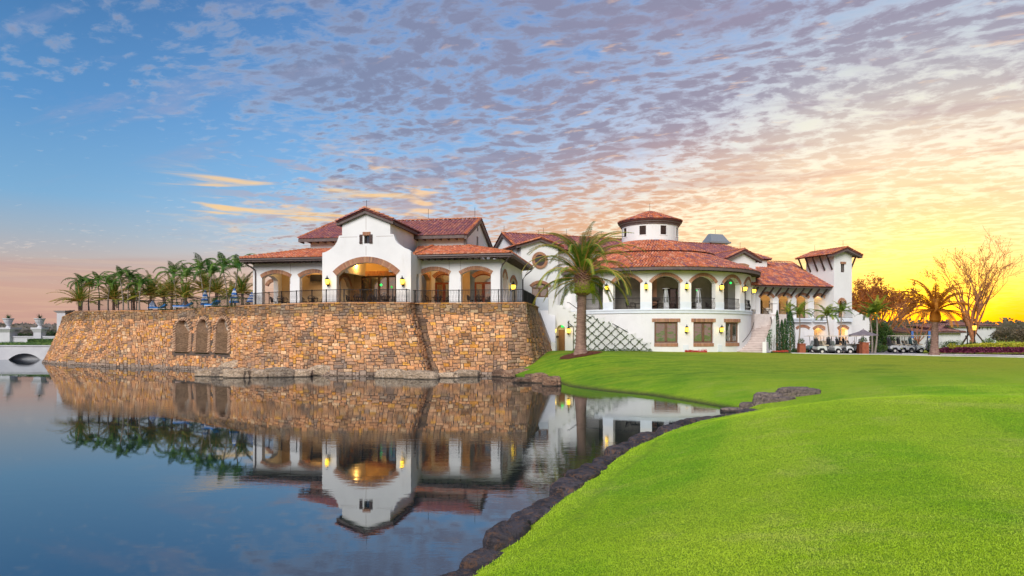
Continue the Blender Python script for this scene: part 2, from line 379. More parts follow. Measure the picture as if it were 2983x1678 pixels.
def lawn_colour(t, p):
    big = t.noise(p, 0.16, 4, 0.55); midn = t.noise(t.scale(p, (.8, 1.3, 1)), 0.9, 5, 0.6)
    strp = t.noise(t.scale(p, (.45, 1.5, 1), rot=(0, 0, R(4))), 0.9, 6, 0.68)
    sx = t.node('ShaderNodeSeparateXYZ'); t.set(sx.inputs[0], p)
    c = t.mix(t.smooth(big, .36, .64), (.22, .45, .008, 1), (.37, .55, .014, 1))
    c = t.mix(t.smooth(midn, .42, .74, 0, .55), c, (.46, .60, .04, 1))
    mow = t.math('SINE', t.math('MULTIPLY', t.math('ADD', t.math('ADD', t.math('MULTIPLY', sx.outputs[0], .93), t.math('MULTIPLY', sx.outputs[1], -.38)), t.math('MULTIPLY', big, 3.0)), 1.7))
    c = t.mix(t.smooth(mow, -.5, .5, 0, .42), c, (.50, .64, .035, 1))
    dry = t.smooth(t.noise(p, .45, 7, .72), .52, .70, 0, .55); c = t.mix(dry, c, (.56, .58, .12, 1))
    dk = t.smooth(t.noise(p, 2.6, 6, .75), .54, .72, 0, .5); c = t.mix(dk, c, (.15, .34, .01, 1))
    far = t.smooth(sx.outputs[1], 28, 44)
    fc = t.mix(t.smooth(strp, .36, .66), (.12, .30, .008, 1), (.34, .47, .016, 1))
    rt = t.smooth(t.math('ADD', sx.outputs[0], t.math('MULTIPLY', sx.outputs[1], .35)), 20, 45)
    fc = t.mix(t.math('MULTIPLY', rt, .65), fc, (.54, .49, .03, 1))  # sunset warmth painted into the far lawn, more golden to the right
    pt = t.noise(t.scale(p, (.5, 1.2, 1)), .35, 6, .68); fc = t.mix(t.smooth(pt, .50, .68, 0, .6), fc, (.46, .42, .035, 1)); fc = t.mix(t.smooth(pt, .46, .34, 0, .6), fc, (.06, .17, .008, 1))
    mo = t.noise(t.scale(p, (1, 1.6, 1)), 3.2, 6, .78); fc = t.mix(t.smooth(mo, .50, .66, 0, .5), fc, (.07, .18, .01, 1)); fc = t.mix(t.smooth(mo, .48, .36, 0, .4), fc, (.50, .56, .07, 1))
    return t.mix(far, c, fc), sx
def grassm(t, b, o):
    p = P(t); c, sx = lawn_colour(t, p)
    fine = t.noise(p, 20, 6, .8); grain = t.noise(p, 70, 4, .85)
    c = t.mix(t.smooth(fine, .34, .60, .75, 0), c, (.045, .17, .006, 1))
    c = t.mix(t.smooth(grain, .52, .68, 0, .5), c, (.50, .72, .14, 1))
    edge = t.smooth(t.math('ADD', sx.outputs[2], t.math('MULTIPLY', t.math('SUBTRACT', fine, .5), .35)), .20, .0); c = t.mix(t.math('MULTIPLY', edge, .85), c, (.07, .06, .03, 1))
    t.set(b.inputs['Base Color'], c); b.inputs['Roughness'].default_value = 0.9; b.inputs['Specular IOR Level'].default_value = 0.15
    bump(t, b, t.math('ADD', fine, t.math('MULTIPLY', grain, .6)), 0.03)
def rockm(c1, c2, c3, sc=2.2):
    def fn(t, b, o):
        tc = t.node('ShaderNodeTexCoord').outputs['Object']; rnd = t.node('ShaderNodeObjectInfo').outputs['Random']
        p = t.vmath('ADD', tc, t.node('ShaderNodeObjectInfo').outputs['Location'])
        n = t.noise(t.scale(p, (1, 1, 2.2)), sc, 7, 0.68, .8); n2 = t.noise(p, sc * 4, 6, .7)
        sx = t.node('ShaderNodeSeparateXYZ'); t.set(sx.inputs[0], P(t))
        c = t.mix(t.smooth(n, .43, .57), c1, c2); c = t.mix(t.smooth(n2, .50, .62, 0, .85), c, c3)
        c = t.mix(1.0, c, t.ramp(rnd, [(0, (.62, .62, .64, 1)), (.5, (1, .96, .92, 1)), (1, (1.3, 1.25, 1.2, 1))]), 'MULTIPLY')
        wet = t.smooth(t.math('ADD', sx.outputs[2], t.math('MULTIPLY', n2, .05)), .12, .07, 0, .75); c = t.mix(wet, c, (.025, .025, .02, 1))
        t.set(b.inputs['Base Color'], c); b.inputs['Roughness'].default_value = .85
        bump(t, b, t.math('ADD', n, t.math('MULTIPLY', n2, .7)), 0.22)
    return fn
M = {}
def mk(k, fn): M[k] = mat(k, fn)
mk('stucco', stuccom)
mk('stucco_blue', noisy((.78, .83, .88, 1), (.73, .78, .84, 1), 1.5, .85, .004))
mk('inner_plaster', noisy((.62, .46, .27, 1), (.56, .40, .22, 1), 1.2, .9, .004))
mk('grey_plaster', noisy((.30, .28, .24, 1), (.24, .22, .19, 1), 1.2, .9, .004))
mk('stone', tinted(.9, .30, 7.0, .03, ((.20, .155, .125, 1), 0.42, .54, .68, .60)))
mk('mortar', noisy((.085, .062, .045, 1), (.13, .09, .065, 1), 3, .95))
mk('tile', tinted(.55, .30, 6.0, .006, ((.16, .11, .13, 1), 0.9, .56, .72, .40), .45))
mk('tile_bed', noisy((.16, .05, .04, 1), (.10, .035, .035, 1), 2, .9))
mk('brick', brickm)
mk('brick_tan', brickm_tan)
mk('brick_bed', noisy((.30, .22, .17, 1), (.22, .16, .12, 1), 6, .95))
mk('soffit', noisy((.085, .055, .045, 1), (.05, .032, .028, 1), 5, .7))
mk('fascia', noisy((.17, .125, .115, 1), (.12, .09, .085, 1), 4, .6))
mk('gutter', plain((.13, .10, .095, 1), .45, .3))
mk('iron', plain((.018, .017, .018, 1), .5, .5))
mk('wood_red', noisy((.28, .075, .03, 1), (.17, .045, .02, 1), 5, .45, stretch=(3, 3, .6)))
mk('wood_brown', noisy((.22, .12, .07, 1), (.13, .07, .045, 1), 5, .5, stretch=(3, 3, .6)))
mk('wood_dark', noisy((.075, .045, .03, 1), (.04, .025, .02, 1), 5, .55, stretch=(3, 3, .6)))
mk('shutter', noisy((.10, .06, .05, 1), (.065, .04, .035, 1), 5, .6))
mk('door_oak', noisy((.30, .15, .05, 1), (.19, .085, .03, 1), 6, .5, stretch=(5, 5, .5)))
mk('glass', glassy((.42, .41, .38, 1), .04, .85))
mk('glass_dark', glassy((.03, .018, .018, 1)))
mk('lamp_glass', emit((1.0, .62, .05, 1), 3.0))
mk('lamp_green', emit((.03, .9, .15, 1), 1.6))
mk('screen', plain((.02, .018, .018, 1), .3))
mk('paving', noisy((.36, .30, .26, 1), (.28, .23, .20, 1), 1.5, .9, .004))
mk('drive', noisy((.40, .36, .40, 1), (.30, .27, .31, 1), .8, .9, .004))
mk('kerb', noisy((.62, .60, .58, 1), (.52, .50, .50, 1), 2, .85))
mk('step', noisy((.76, .68, .64, 1), (.66, .58, .54, 1), 2, .85))
mk('step_riser', noisy((.56, .47, .43, 1), (.48, .39, .36, 1), 2, .85))
mk('water', waterm)
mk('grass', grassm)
mk('rock_pale', rockm((.50, .37, .25, 1), (.76, .60, .44, 1), (.20, .16, .13, 1)))
mk('rock_brown', rockm((.28, .16, .10, 1), (.46, .30, .20, 1), (.09, .06, .05, 1)))
mk('rock_dark', rockm((.040, .036, .048, 1), (.10, .085, .10, 1), (.20, .11, .07, 1), 2.2))
mk('rock_grey', rockm((.20, .16, .15, 1), (.32, .25, .22, 1), (.09, .07, .075, 1), 2.5))
mk('frond', leafm((.08, .20, .022, 1), (.34, .45, .05, 1), .35, 1.4))
mk('frond_deep', leafm((.045, .14, .02, 1), (.17, .29, .04, 1), .3, 1.4))
mk('frond_olive', leafm((.09, .19, .02, 1), (.32, .38, .05, 1), .3, 1.2))
mk('frond_gold', leafm((.16, .26, .02, 1), (.42, .46, .04, 1), .3, 1.2))
mk('frond_backlit', leafm((.42, .14, .02, 1), (.80, .34, .04, 1), .5, 1.2))  # orange of fronds lit from behind by the sunset, given as leaf colour
mk('rachis', noisy((.50, .34, .08, 1), (.66, .31, .08, 1), 1.5, .6))
mk('palm_bark', noisy((.46, .29, .22, 1), (.27, .165, .13, 1), 3.0, .95, .10, 9, stretch=(1, 1, 4)))
mk('palm_bark_grey', noisy((.40, .34, .28, 1), (.26, .21, .17, 1), 3.5, .9, .02, 9, stretch=(1, 1, 4)))
mk('boots', noisy((.26, .13, .10, 1), (.42, .24, .17, 1), 6, .9, .05, 12))
mk('crown_fern', leafm((.34, .46, .02, 1), (.62, .70, .06, 1), .35, 5))
mk('leaf', leafm((.03, .075, .015, 1), (.10, .19, .035, 1), .25, 3))
mk('leaf_cypress', leafm((.02, .07, .022, 1), (.06, .15, .045, 1), .15, 6))
mk('leaf_autumn_backlit', leafm((.42, .15, .05, 1), (.78, .30, .05, 1), .5, 2))  # autumn orange brown, lightened in colour for the low sun shining through
mk('leaf_far', leafm((.10, .09, .06, 1), (.20, .15, .09, 1), .2, .4))
mk('leaf_dusk', leafm((.11, .095, .10, 1), (.17, .14, .13, 1), .1, .3))
mk('leaf_yellow', leafm((.26, .34, .03, 1), (.62, .58, .05, 1), .3, 2.5))
mk('leaf_purple', leafm((.14, .018, .05, 1), (.42, .09, .18, 1), .25, 5))
mk('leaf_hedge', leafm((.045, .11, .02, 1), (.15, .24, .05, 1), .2, 3))
mk('flower_red', leafm((.55, .02, .02, 1), (.75, .12, .08, 1), .2, 9))
mk('bark', noisy((.30, .13, .07, 1), (.48, .20, .09, 1), 4, .9, .03, 10))  # reddened: warm sunset light worked into the bark colour
mk('mulch', noisy((.13, .045, .028, 1), (.20, .08, .045, 1), 12, .95, .05, 18))
mk('vine', noisy((.05, .08, .03, 1), (.10, .07, .04, 1), 6, .9))
mk('cart_body', plain((.66, .68, .68, 1), .3))
mk('cart_teal', plain((.06, .14, .15, 1), .3))
mk('cart_roof', noisy((.66, .58, .50, 1), (.58, .50, .43, 1), 2, .5))
mk('cart_seat', plain((.55, .45, .33, 1), .6))
mk('cart_trim', plain((.04, .04, .045, 1), .5))
mk('chrome', plain((.45, .45, .45, 1), .3, .8))
mk('tyre', plain((.025, .024, .024, 1), .8))
mk('hub', plain((.70, .66, .60, 1), .4))
mk('windscreen', glassy((.50, .56, .56, 1), .1))
mk('canvas_grey', noisy((.26, .22, .24, 1), (.20, .17, .19, 1), 2, .9))
mk('canvas_white', noisy((.72, .74, .78, 1), (.62, .65, .70, 1), 2, .9))
mk('canvas_blue', noisy((.04, .16, .50, 1), (.03, .12, .40, 1), 2, .85))
mk('cushion_blue', noisy((.03, .22, .62, 1), (.02, .16, .50, 1), 2, .85))
mk('wicker', noisy((.045, .028, .022, 1), (.02, .014, .012, 1), 20, .7))
mk('terracotta', noisy((.42, .13, .06, 1), (.30, .09, .045, 1), 4, .8))
mk('house_wall', noisy((.62, .62, .64, 1), (.54, .54, .57, 1), .6, .9))
mk('house_roof', noisy((.28, .13, .10, 1), (.20, .09, .08, 1), 2.5, .85, .03, 10))
mk('metal_grey', plain((.34, .36, .38, 1), .5, .4))
mk('steel', plain((.80, .81, .83, 1), .25, .35))
mk('sign_blue', plain((.08, .20, .55, 1), .5))

def bladem(t, b, o):
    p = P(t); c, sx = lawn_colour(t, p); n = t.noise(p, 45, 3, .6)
    c = t.mix(t.smooth(n, .30, .5, .55, 0), c, (.07, .24, .006, 1)); c = t.mix(t.smooth(n, .52, .70, 0, .35), c, (.60, .78, .14, 1))
    t.set(b.inputs['Base Color'], c); b.inputs['Roughness'].default_value = .6; b.inputs['Specular IOR Level'].default_value = .3
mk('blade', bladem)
# ================================================================== ground, lake
_ctl = np.array([
 (0,0,1.6),(3,4.6,1.6),(-3,-6,1.5),(0.9,9,.62),(2.2,12.2,.62),(5,12,1.2),(9,12,1.38),(3.7,16.5,.55),(6,18,.98),(10,20,1.38),(16,20,1.5),(6.2,21.6,.5),(8.7,24.2,.52),(11.4,26.4,.62),(15,27,1.05),(22,28,1.32),
 (8,10,1.45),(2,6,1.35),(14,8,1.6),(12.6,30.0,.58),(18,33,.98),(25,36,1.15),(9.5,36,.78),(5,44,.8),(8,44,1.0),(14,44,1.12),(4.0,48.3,1.15),(5.4,52,1.80),(5.6,54.5,1.80),(9,52,1.68),(9,58,1.66),(3.6,60,1.72),(1.3,53,.95),
 (0,51,.62),(16,64,1.42),(25,66,1.25),(20,50,1.34),(30,50,1.32),(28,66,1.2),(36,62,1.2),(42,56,1.2),(45,75,1.2),(55,60,1.2),(60,45,1.3),(30,76,1.2),(26,75,1.25),(16,68,1.4),(5,66,1.5),
 (0,90,1.5),(-40,100,1.3),(120,20,1.5),(60,0,1.6),(150,150,1.2),(-80,110,1.2),(100,90,1.2),(60,120,1.2),(0,200,1.2),(-200,200,1.2),(200,300,1.2),(-60,-60,1.5),(60,-60,1.6)], dtype=float)
def _tps(r2): return np.where(r2 > 1e-9, 0.5 * r2 * np.log(np.maximum(r2, 1e-9)), 0.0)
_n = len(_ctl); _X = _ctl[:, :2] / 50.0
_K = _tps(((_X[:, None] - _X[None]) ** 2).sum(2)) + np.eye(_n) * 1e-4
_P = np.hstack([np.ones((_n, 1)), _X]); _A = np.zeros((_n + 3, _n + 3)); _A[:_n, :_n] = _K; _A[:_n, _n:] = _P; _A[_n:, :_n] = _P.T
_w = np.linalg.solve(_A, np.concatenate([_ctl[:, 2], np.zeros(3)]))
# shoreline: near bank from behind the viewer to the tip of the inlet, far bank, foot of the stone wall, then out round the lake
NEAR = [(-16,-9),(-7,-1),(-4.2,2.4),(-2.2,5.6),(-1.12,7.9),(-.44,9.65),(.10,11.3),(1.2,14.0),(2.7,17.7),(4.7,21.2),(6.1,23.2),(7.8,24.9),(9.6,26.7)]
FAR = [(10.2,28.0),(9.8,29.7),(9.0,32.0),(7.5,36.0),(5.3,38.6),(3.4,42.0),(3.0,45.5),(1.6,47.6),(0.2,49.6),(-.6,52.5),(-1.2,56)]
POND = NEAR + FAR + [(-3,60),(-20,70),(-40,82),(-56,86),(-56,92),(-72,92),(-75,83),(-400,86),(-420,-300),(-60,-60)]
_pp = np.array(POND, float)
def _pond(x, y):
    """distance to the shoreline and inside mask"""
    a = _pp; b = np.roll(_pp, -1, axis=0); P_ = np.stack([x, y], -1); best = np.full(x.shape, 1e9); ins = np.zeros(x.shape, bool)
    for (ax, ay), (bx, by) in zip(a, b):
        dx, dy = bx - ax, by - ay; L = dx * dx + dy * dy
        t = np.clip(((x - ax) * dx + (y - ay) * dy) / L, 0, 1)
        best = np.minimum(best, (x - ax - t * dx) ** 2 + (y - ay - t * dy) ** 2)
        c = ((ay > y) != (by > y)); xi = (bx - ax) * (y - ay) / ((by - ay) if by != ay else 1e-9) + ax
        ins ^= (c & (x < xi))
    return np.sqrt(best), ins
def gz_arr(x, y):
    q = np.stack([x, y], -1).reshape(-1, 2) / 50.0; z = np.empty(len(q))
    for i in range(0, len(q), 20000):
        s = q[i:i + 20000]; z[i:i + 20000] = _tps(((s[:, None] - _X[None]) ** 2).sum(2)) @ _w[:_n] + _w[_n] + s @ _w[_n + 1:]
    z = z.reshape(x.shape)
    far = np.clip((np.hypot(x, y) - 110) / 60, 0, 1); z = z * (1 - far) + 1.2 * far
    z = np.clip(z, .5, 1.9)
    d, ins = _pond(x, y)
    und = 0.035 * np.sin(x * .55 + y * .21) * np.sin(y * .43 - x * .2) * np.clip(d / 4, 0, 1)
    L = 0.45 + 1.5 * np.clip((y - 28) / 12, 0, 1)
    return np.where(ins, -0.7 * (1 - np.exp(-d * 1.5)), (z + und) * (1 - np.exp(-(d + .02) / L)))
def gz(x, y): return float(gz_arr(np.array([x], float), np.array([y], float))[0])

def axis(parts):
    o = []
    for a, b, s in parts: o += list(np.arange(a, b, s))
    return o
xs = np.array([-3000,-1500,-800,-450,-300,-200,-150,-120,-100,-85] + axis([(-75, -12, 1.5), (-12, 30, .3), (30, 80, 1.0)]) + [80, 90, 105, 125, 150, 190, 250, 400, 800, 1500, 3000])
ys = np.array([-300, -120, -60, -30] + axis([(-16, 0, 2.0), (0, 32, .3), (32, 78, .6), (78, 110, 2.0)]) + [110, 120, 135, 155, 180, 220, 300, 450, 800, 1500, 3000, 6000])
GX, GY = np.meshgrid(xs, ys); GZ = gz_arr(GX, GY)
nx, ny = len(xs), len(ys)
me = bpy.data.meshes.new('lawn')
me.from_pydata(np.stack([GX, GY, GZ], -1).reshape(-1, 3).tolist(), [], [(j * nx + i, j * nx + i + 1, (j + 1) * nx + i + 1, (j + 1) * nx + i) for j in range(ny - 1) for i in range(nx - 1)])
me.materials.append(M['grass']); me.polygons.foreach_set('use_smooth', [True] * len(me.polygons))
struct(link('ground', me))
mb = MB(); mb.quad((-450, -320, 0), (30, -320, 0), (30, 110, 0), (-450, 110, 0)); struct(mb.build('lake_water', M['water']))

def drape(name, outline_px, zoff, m, step=1.2, dens=40, z=None):
    """a sheet on the ground, its outline given as ground points"""
    bm = bmesh.new(); vs = [bm.verts.new((x, y, 0)) for x, y in outline_px]; bm.faces.new(vs)
    bmesh.ops.triangulate(bm, faces=bm.faces[:])
    for _ in range(6):
        es = [e for e in bm.edges if e.calc_length() > step * 2]
        if not es: break
        bmesh.ops.subdivide_edges(bm, edges=es, cuts=1); bmesh.ops.triangulate(bm, faces=bm.faces[:])
    xy = np.array([v.co[:2] for v in bm.verts]); zz = gz_arr(xy[:, 0], xy[:, 1])
    for v, q in zip(bm.verts, zz): v.co.z = float(q) + zoff
    me = bpy.data.meshes.new(name); bm.to_mesh(me); bm.free(); me.materials.append(m); return link(name, me)
def gpt(px, py, z=1.2):
    Y = (H - z) * F / (py - HY); return ((px - CX) / F * Y, Y)
front = [gpt(1990, 889.5), gpt(2100, 890.5), gpt(2228, 893.2), gpt(2400, 896.3), gpt(2576, 899.5), gpt(2800, 904)]
back = [gpt(2800, 901), gpt(2576, 897.0), gpt(2400, 894), gpt(2271, 890.8), (44, 71), (48, 84), (34, 86), (26.3, 74), (24.5, 70.5)]
struct(drape('driveway', front + back, .035, M['drive']))
mb = MB()
pts = [gpt(2271, 890.6), gpt(2330, 892.3), gpt(2400, 893.8), gpt(2576, 896.8), gpt(2800, 900.8)]
for (a, b) in zip(pts, pts[1:]):
    A_ = Vector((a[0], a[1], gz(*a) + .06)); B_ = Vector((b[0], b[1], gz(*b) + .06)); mb.bar(A_, B_, .25, .16)
struct(mb.build('kerb', M['kerb']))
mb = MB()
for (a, b) in zip(front, front[1:]):
    A_ = Vector((a[0], a[1] - .1, gz(*a) + .03)); B_ = Vector((b[0], b[1] - .1, gz(*b) + .03)); mb.bar(A_, B_, .18, .10)
struct(mb.build('kerb', M['kerb']))

# ================================================================== stone terrace wall
TZ = 5.76     # terrace level above the lake
# columns: (top px, top py, top Y, bottom px, bottom py)
WC = [(165,801,90,150,909.5),(157,799,83,104,912.5),(192,784,76,138,915.5),(312,783,73,312,925.4),(398,783.5,72.0,404,927.5),(489,778,68.5,480,930.5),(585,772.6,63.3,580,936),
      (670,768,59.2,668,940.5),(818,763.6,55.7,815,945),(930,763.3,55.3,945,947),(1027,763.1,55.0,1078,949),(1047,764.9,56.6,1093,945.5),(1160,764,55.9,1170,946.5),(1281,763.5,55.2,1273,946),
      (1322,763,55.0,1345,943),(1349,772,62.4,1392,926),(1352,778,69.0,1400,918)]
WT = []; WB = []
for k, (tx, ty, tY, bx, by) in enumerate(WC):
    t_ = at(tx, ty, tY); Yb = H * F / (by - HY); b_ = at(bx, by, Yb)
    if k == 14: b_ = Vector((t_.x + .75, t_.y - 1.2, 0))
    if k == 15: b_ = Vector((t_.x + 2.3, t_.y - .3, 0))
    if k == 16: b_ = Vector((t_.x + 2.3, t_.y + .3, 0))
    b_.z = -0.25; WT.append(t_); WB.append(b_)
_mid = [(a + b) / 2 for a, b in zip(WT, WB)]; WS = [0.0]
for a, b in zip(_mid, _mid[1:]): WS.append(WS[-1] + (b - a).length)
SHARP = {2: 0, 10: 0, 11: 0, 13: 0, 14: 0}
def wall_pt(s, h, out=0.0):
    """point on the battered face; h = 0 at the foot, 1 at the coping"""
    s = min(max(s, 0.0), WS[-1] - 1e-4); i = 0
    while WS[i + 1] <= s: i += 1
    f = (s - WS[i]) / (WS[i + 1] - WS[i])
    def lerp(A, f):
        a, b = A[i], A[i + 1]
        if 3 <= i <= 8:   # gently curved stretch
            p, n = A[max(i - 1, 0)], A[min(i + 2, len(A) - 1)]
            return 0.5 * ((2 * a) + (b - p) * f + (2 * p - 5 * a + 4 * b - n) * f * f + (3 * a - p - 3 * b + n) * f ** 3)
        return a.lerp(b, f)
    t = lerp(WT, f); b = lerp(WB, f)
    k = 1 - (1 - h) ** 1.18       # slight flare at the foot
    p = b.lerp(t, k); p.z = b.z + (t.z - b.z) * h
    return p
def wall_n(s, h):
    e = .15; a = wall_pt(s + e, h) - wall_pt(s - e, h); b = wall_pt(s, min(h + .02, 1)) - wall_pt(s, max(h - .02, 0))
    return a.cross(b).normalized()
bastion = thing('stone_retaining_wall', 'battered orange and brown stone retaining wall rising from the lake under the terrace', 'retaining wall')
# niches: (s centre, half width, h sill, h spring, h crown)
def px_s(px, py):
    best = None
    for i in range(900):
        s = WS[-1] * i / 900
        for h in (0.2, 0.35, .5, .65, .8):
            p = wall_pt(s, h); x = CX + F * p.x / p.y; y = HY - F * (p.z - H) / p.y
            d = (x - px) ** 2 + (y - py) ** 2
            if best is None or d < best[0]: best = (d, s)
    return best[1]
NICHE = []
for px in (459.5, 509.5, 560.5): NICHE.append([px_s(px, 850), 1.10, .29, .60, .60])
for n_ in NICHE: n_[4] = n_[3] + .215
def in_niche(s, h, grow=0.0):
    for c, hw, h0, hs, hc in NICHE:
        if abs(s - c) < hw + grow and h > h0 - grow / 7:
            if h < hs: return True
            w = hw + grow; hh = hc - hs + grow / 6.5
            if ((s - c) / w) ** 2 + ((h - hs) / hh) ** 2 < 1: return True
    return False
# mortar core
mb = MB(); NSs, NHh = 420, 44
grid = [[wall_pt(WS[-1] * i / NSs, j / NHh) for j in range(NHh + 1)] for i in range(NSs + 1)]
for i in range(NSs):
    for j in range(NHh):
        if in_niche(WS[-1] * (i + .5) / NSs, (j + .5) / NHh, .12): continue
        mb.quad(grid[i][j], grid[i + 1][j], grid[i + 1][j + 1], grid[i][j + 1])
mb.build('mortar_core', M['mortar'], bastion)
# stones laid out as irregular squared rubble
CS = 0.148; nc = int(WS[-1] / CS); slant = 6.9; nr = int(slant / CS); used = np.zeros((nc, nr), bool)
PAL = [((.72,.34,.14),7),((.76,.40,.18),7),((.66,.31,.14),6),((.78,.38,.08),3),((.72,.31,.06),2),((.56,.29,.15),4),((.44,.27,.17),2),((.80,.50,.27),4),((.72,.38,.19),6)]
_pal = [c for c, w in PAL for _ in range(w)]
rs = random.Random(3); stones = []
sizes = [(3,1)]*4+[(4,1)]*3+[(2,1)]*3+[(3,2)]*6+[(4,2)]*5+[(2,2)]*5+[(5,2)]*2+[(4,3)]*1+[(3,3)]*1+[(2,3)]*2+[(5,1)]*1
for j in range(nr):
    for i in range(nc):
        if used[i, j]: continue
        w, h = rs.choice(sizes)
        if j < 2: w, h = rs.choice([(3, 2), (4, 2), (2, 2)])
        if j >= nr - 2: h = min(h, nr - j)
        w = min(w, nc - i); h = min(h, nr - j)
        while w > 1 and used[i:i + w, j:j + h].any():
            if used[i:i + w, j].any(): w -= 1
            else: h = 1
        if used[i:i + w, j:j + h].any(): w = h = 1
        used[i:i + w, j:j + h] = True
        stones.append((i, j, w, h))
def stone_data(i, j, w, h):
    hs = 1.0 / nr; g = .020 / CS
    s0, s1 = (i + g + rs.uniform(-.07, .07)) * CS, (i + w - g + rs.uniform(-.07, .07)) * CS
    h0, h1 = (j + g + rs.uniform(-.08, .08)) * hs, (j + h - g + rs.uniform(-.08, .08)) * hs
    h0 = max(h0, 0); h1 = min(h1, 1)
    cs, ch = (s0 + s1) / 2, (h0 + h1) / 2
    if in_niche(cs, ch, .42): return None
    n = wall_n(cs, ch); out = rs.uniform(.035, .085) * (1.5 if j < 3 else 1)
    jt = lambda k: rs.uniform(-k, k)
    base = [(s0, h0), (s1, h0), (s1, h1), (s0, h1)]
    base = [(a + jt(.028), min(1, max(0, b + jt(.0038)))) for a, b in base]
    def ring(sh, o):
        r = []
        for a, b in base:
            q = wall_pt(cs + (a - cs) * sh, ch + (b - ch) * sh); r.append(q + n * (o + jt(.008)))
        return r
    r0 = ring(1.0, -.02); r1 = ring(.985, out * .65); r2 = ring(.80, out)
    c = rs.choice(_pal)
    p = wall_pt(cs, ch); big = noise.noise(Vector((p.x * .22, p.y * .22, p.z * .4))) ; b2 = noise.noise(Vector((p.x * .7 + 9, p.y * .7, p.z * .9)))
    k = rs.uniform(.84, 1.16); st_ = noise.noise(Vector((p.x * 1.1 + 30, p.y * 1.1, p.z * .12))); k *= 1 - .38 * max(0, st_ - .05) / .5
    g_ = 0.0
    if ch < .085: g_ = .85; k *= 1.0
    elif b2 > .26 and rs.random() < .7: g_ = min(.65, (b2 - .22) * 2.6)
    elif ch < .3 and b2 > -.05: g_ = .35
    if ch > .84: c = (c[0] * .60, c[1] * .66, c[2] * .66); g_ = max(g_, .15)
    gs, ge = WS[13] + .05, WS[14] + 2.0
    if cs > gs and (b2 > -.15): g_ = max(g_, .55)  # stones on the turned right face greyed, its shade put into the tint
    if abs(cs - WS[11]) < .45: g_ = max(g_, .6); k *= .62  # recess corner darkened: its shadow is coloured into the stones
    gc = (.30, .245, .20) if ch < .085 else (.20, .165, .14)
    c = tuple((a * (1 - g_) + b * g_) * k * .95 for a, b in zip(c, gc)) + (1,)
    return r0 + r1 + r2, c, (p, w * h)
SF = [(0,1,5,4),(1,2,6,5),(2,3,7,6),(3,0,4,7),(4,5,9,8),(5,6,10,9),(6,7,11,10),(7,4,8,11),(8,9,10,11)]
sd_ = []
for st in stones:
    q = stone_data(*st)
    if q: sd_.append(q)
sd_.sort(key=lambda q: -q[2][1] / q[2][0].y ** 2 * (1 if q[2][0].z > .1 else .2))
for vs, c, _ in sd_[:290]:
    m_ = MB(); m_.add(vs, SF, c); m_.build('stone', M['stone'], bastion)
m_ = MB()
for vs, c, _ in sd_[290:]: m_.add(vs, SF, c)
o = m_.build('stones', M['stone'], bastion); o['kind'] = 'stuff'
# coping course on top
mb = MB(); s = 0.0
while s < WS[-1] - .3:
    L = rs.uniform(.35, .8); a = wall_pt(s + .012, 1); b = wall_pt(min(s + L, WS[-1]) - .012, 1); n = wall_n(s + L / 2, .97); n.z = 0; n.normalize()
    o_ = n * .09; i_ = -n * .5; c = rs.choice(_pal); c = tuple(x * .8 for x in c) + (1,)
    mb.hexa([a + o_, b + o_, b + i_, a + i_] + [p + Vector((0, 0, .10)) for p in (a + o_, b + o_, b + i_, a + i_)], c); s += L
mb.build('coping', M['stone'], bastion)
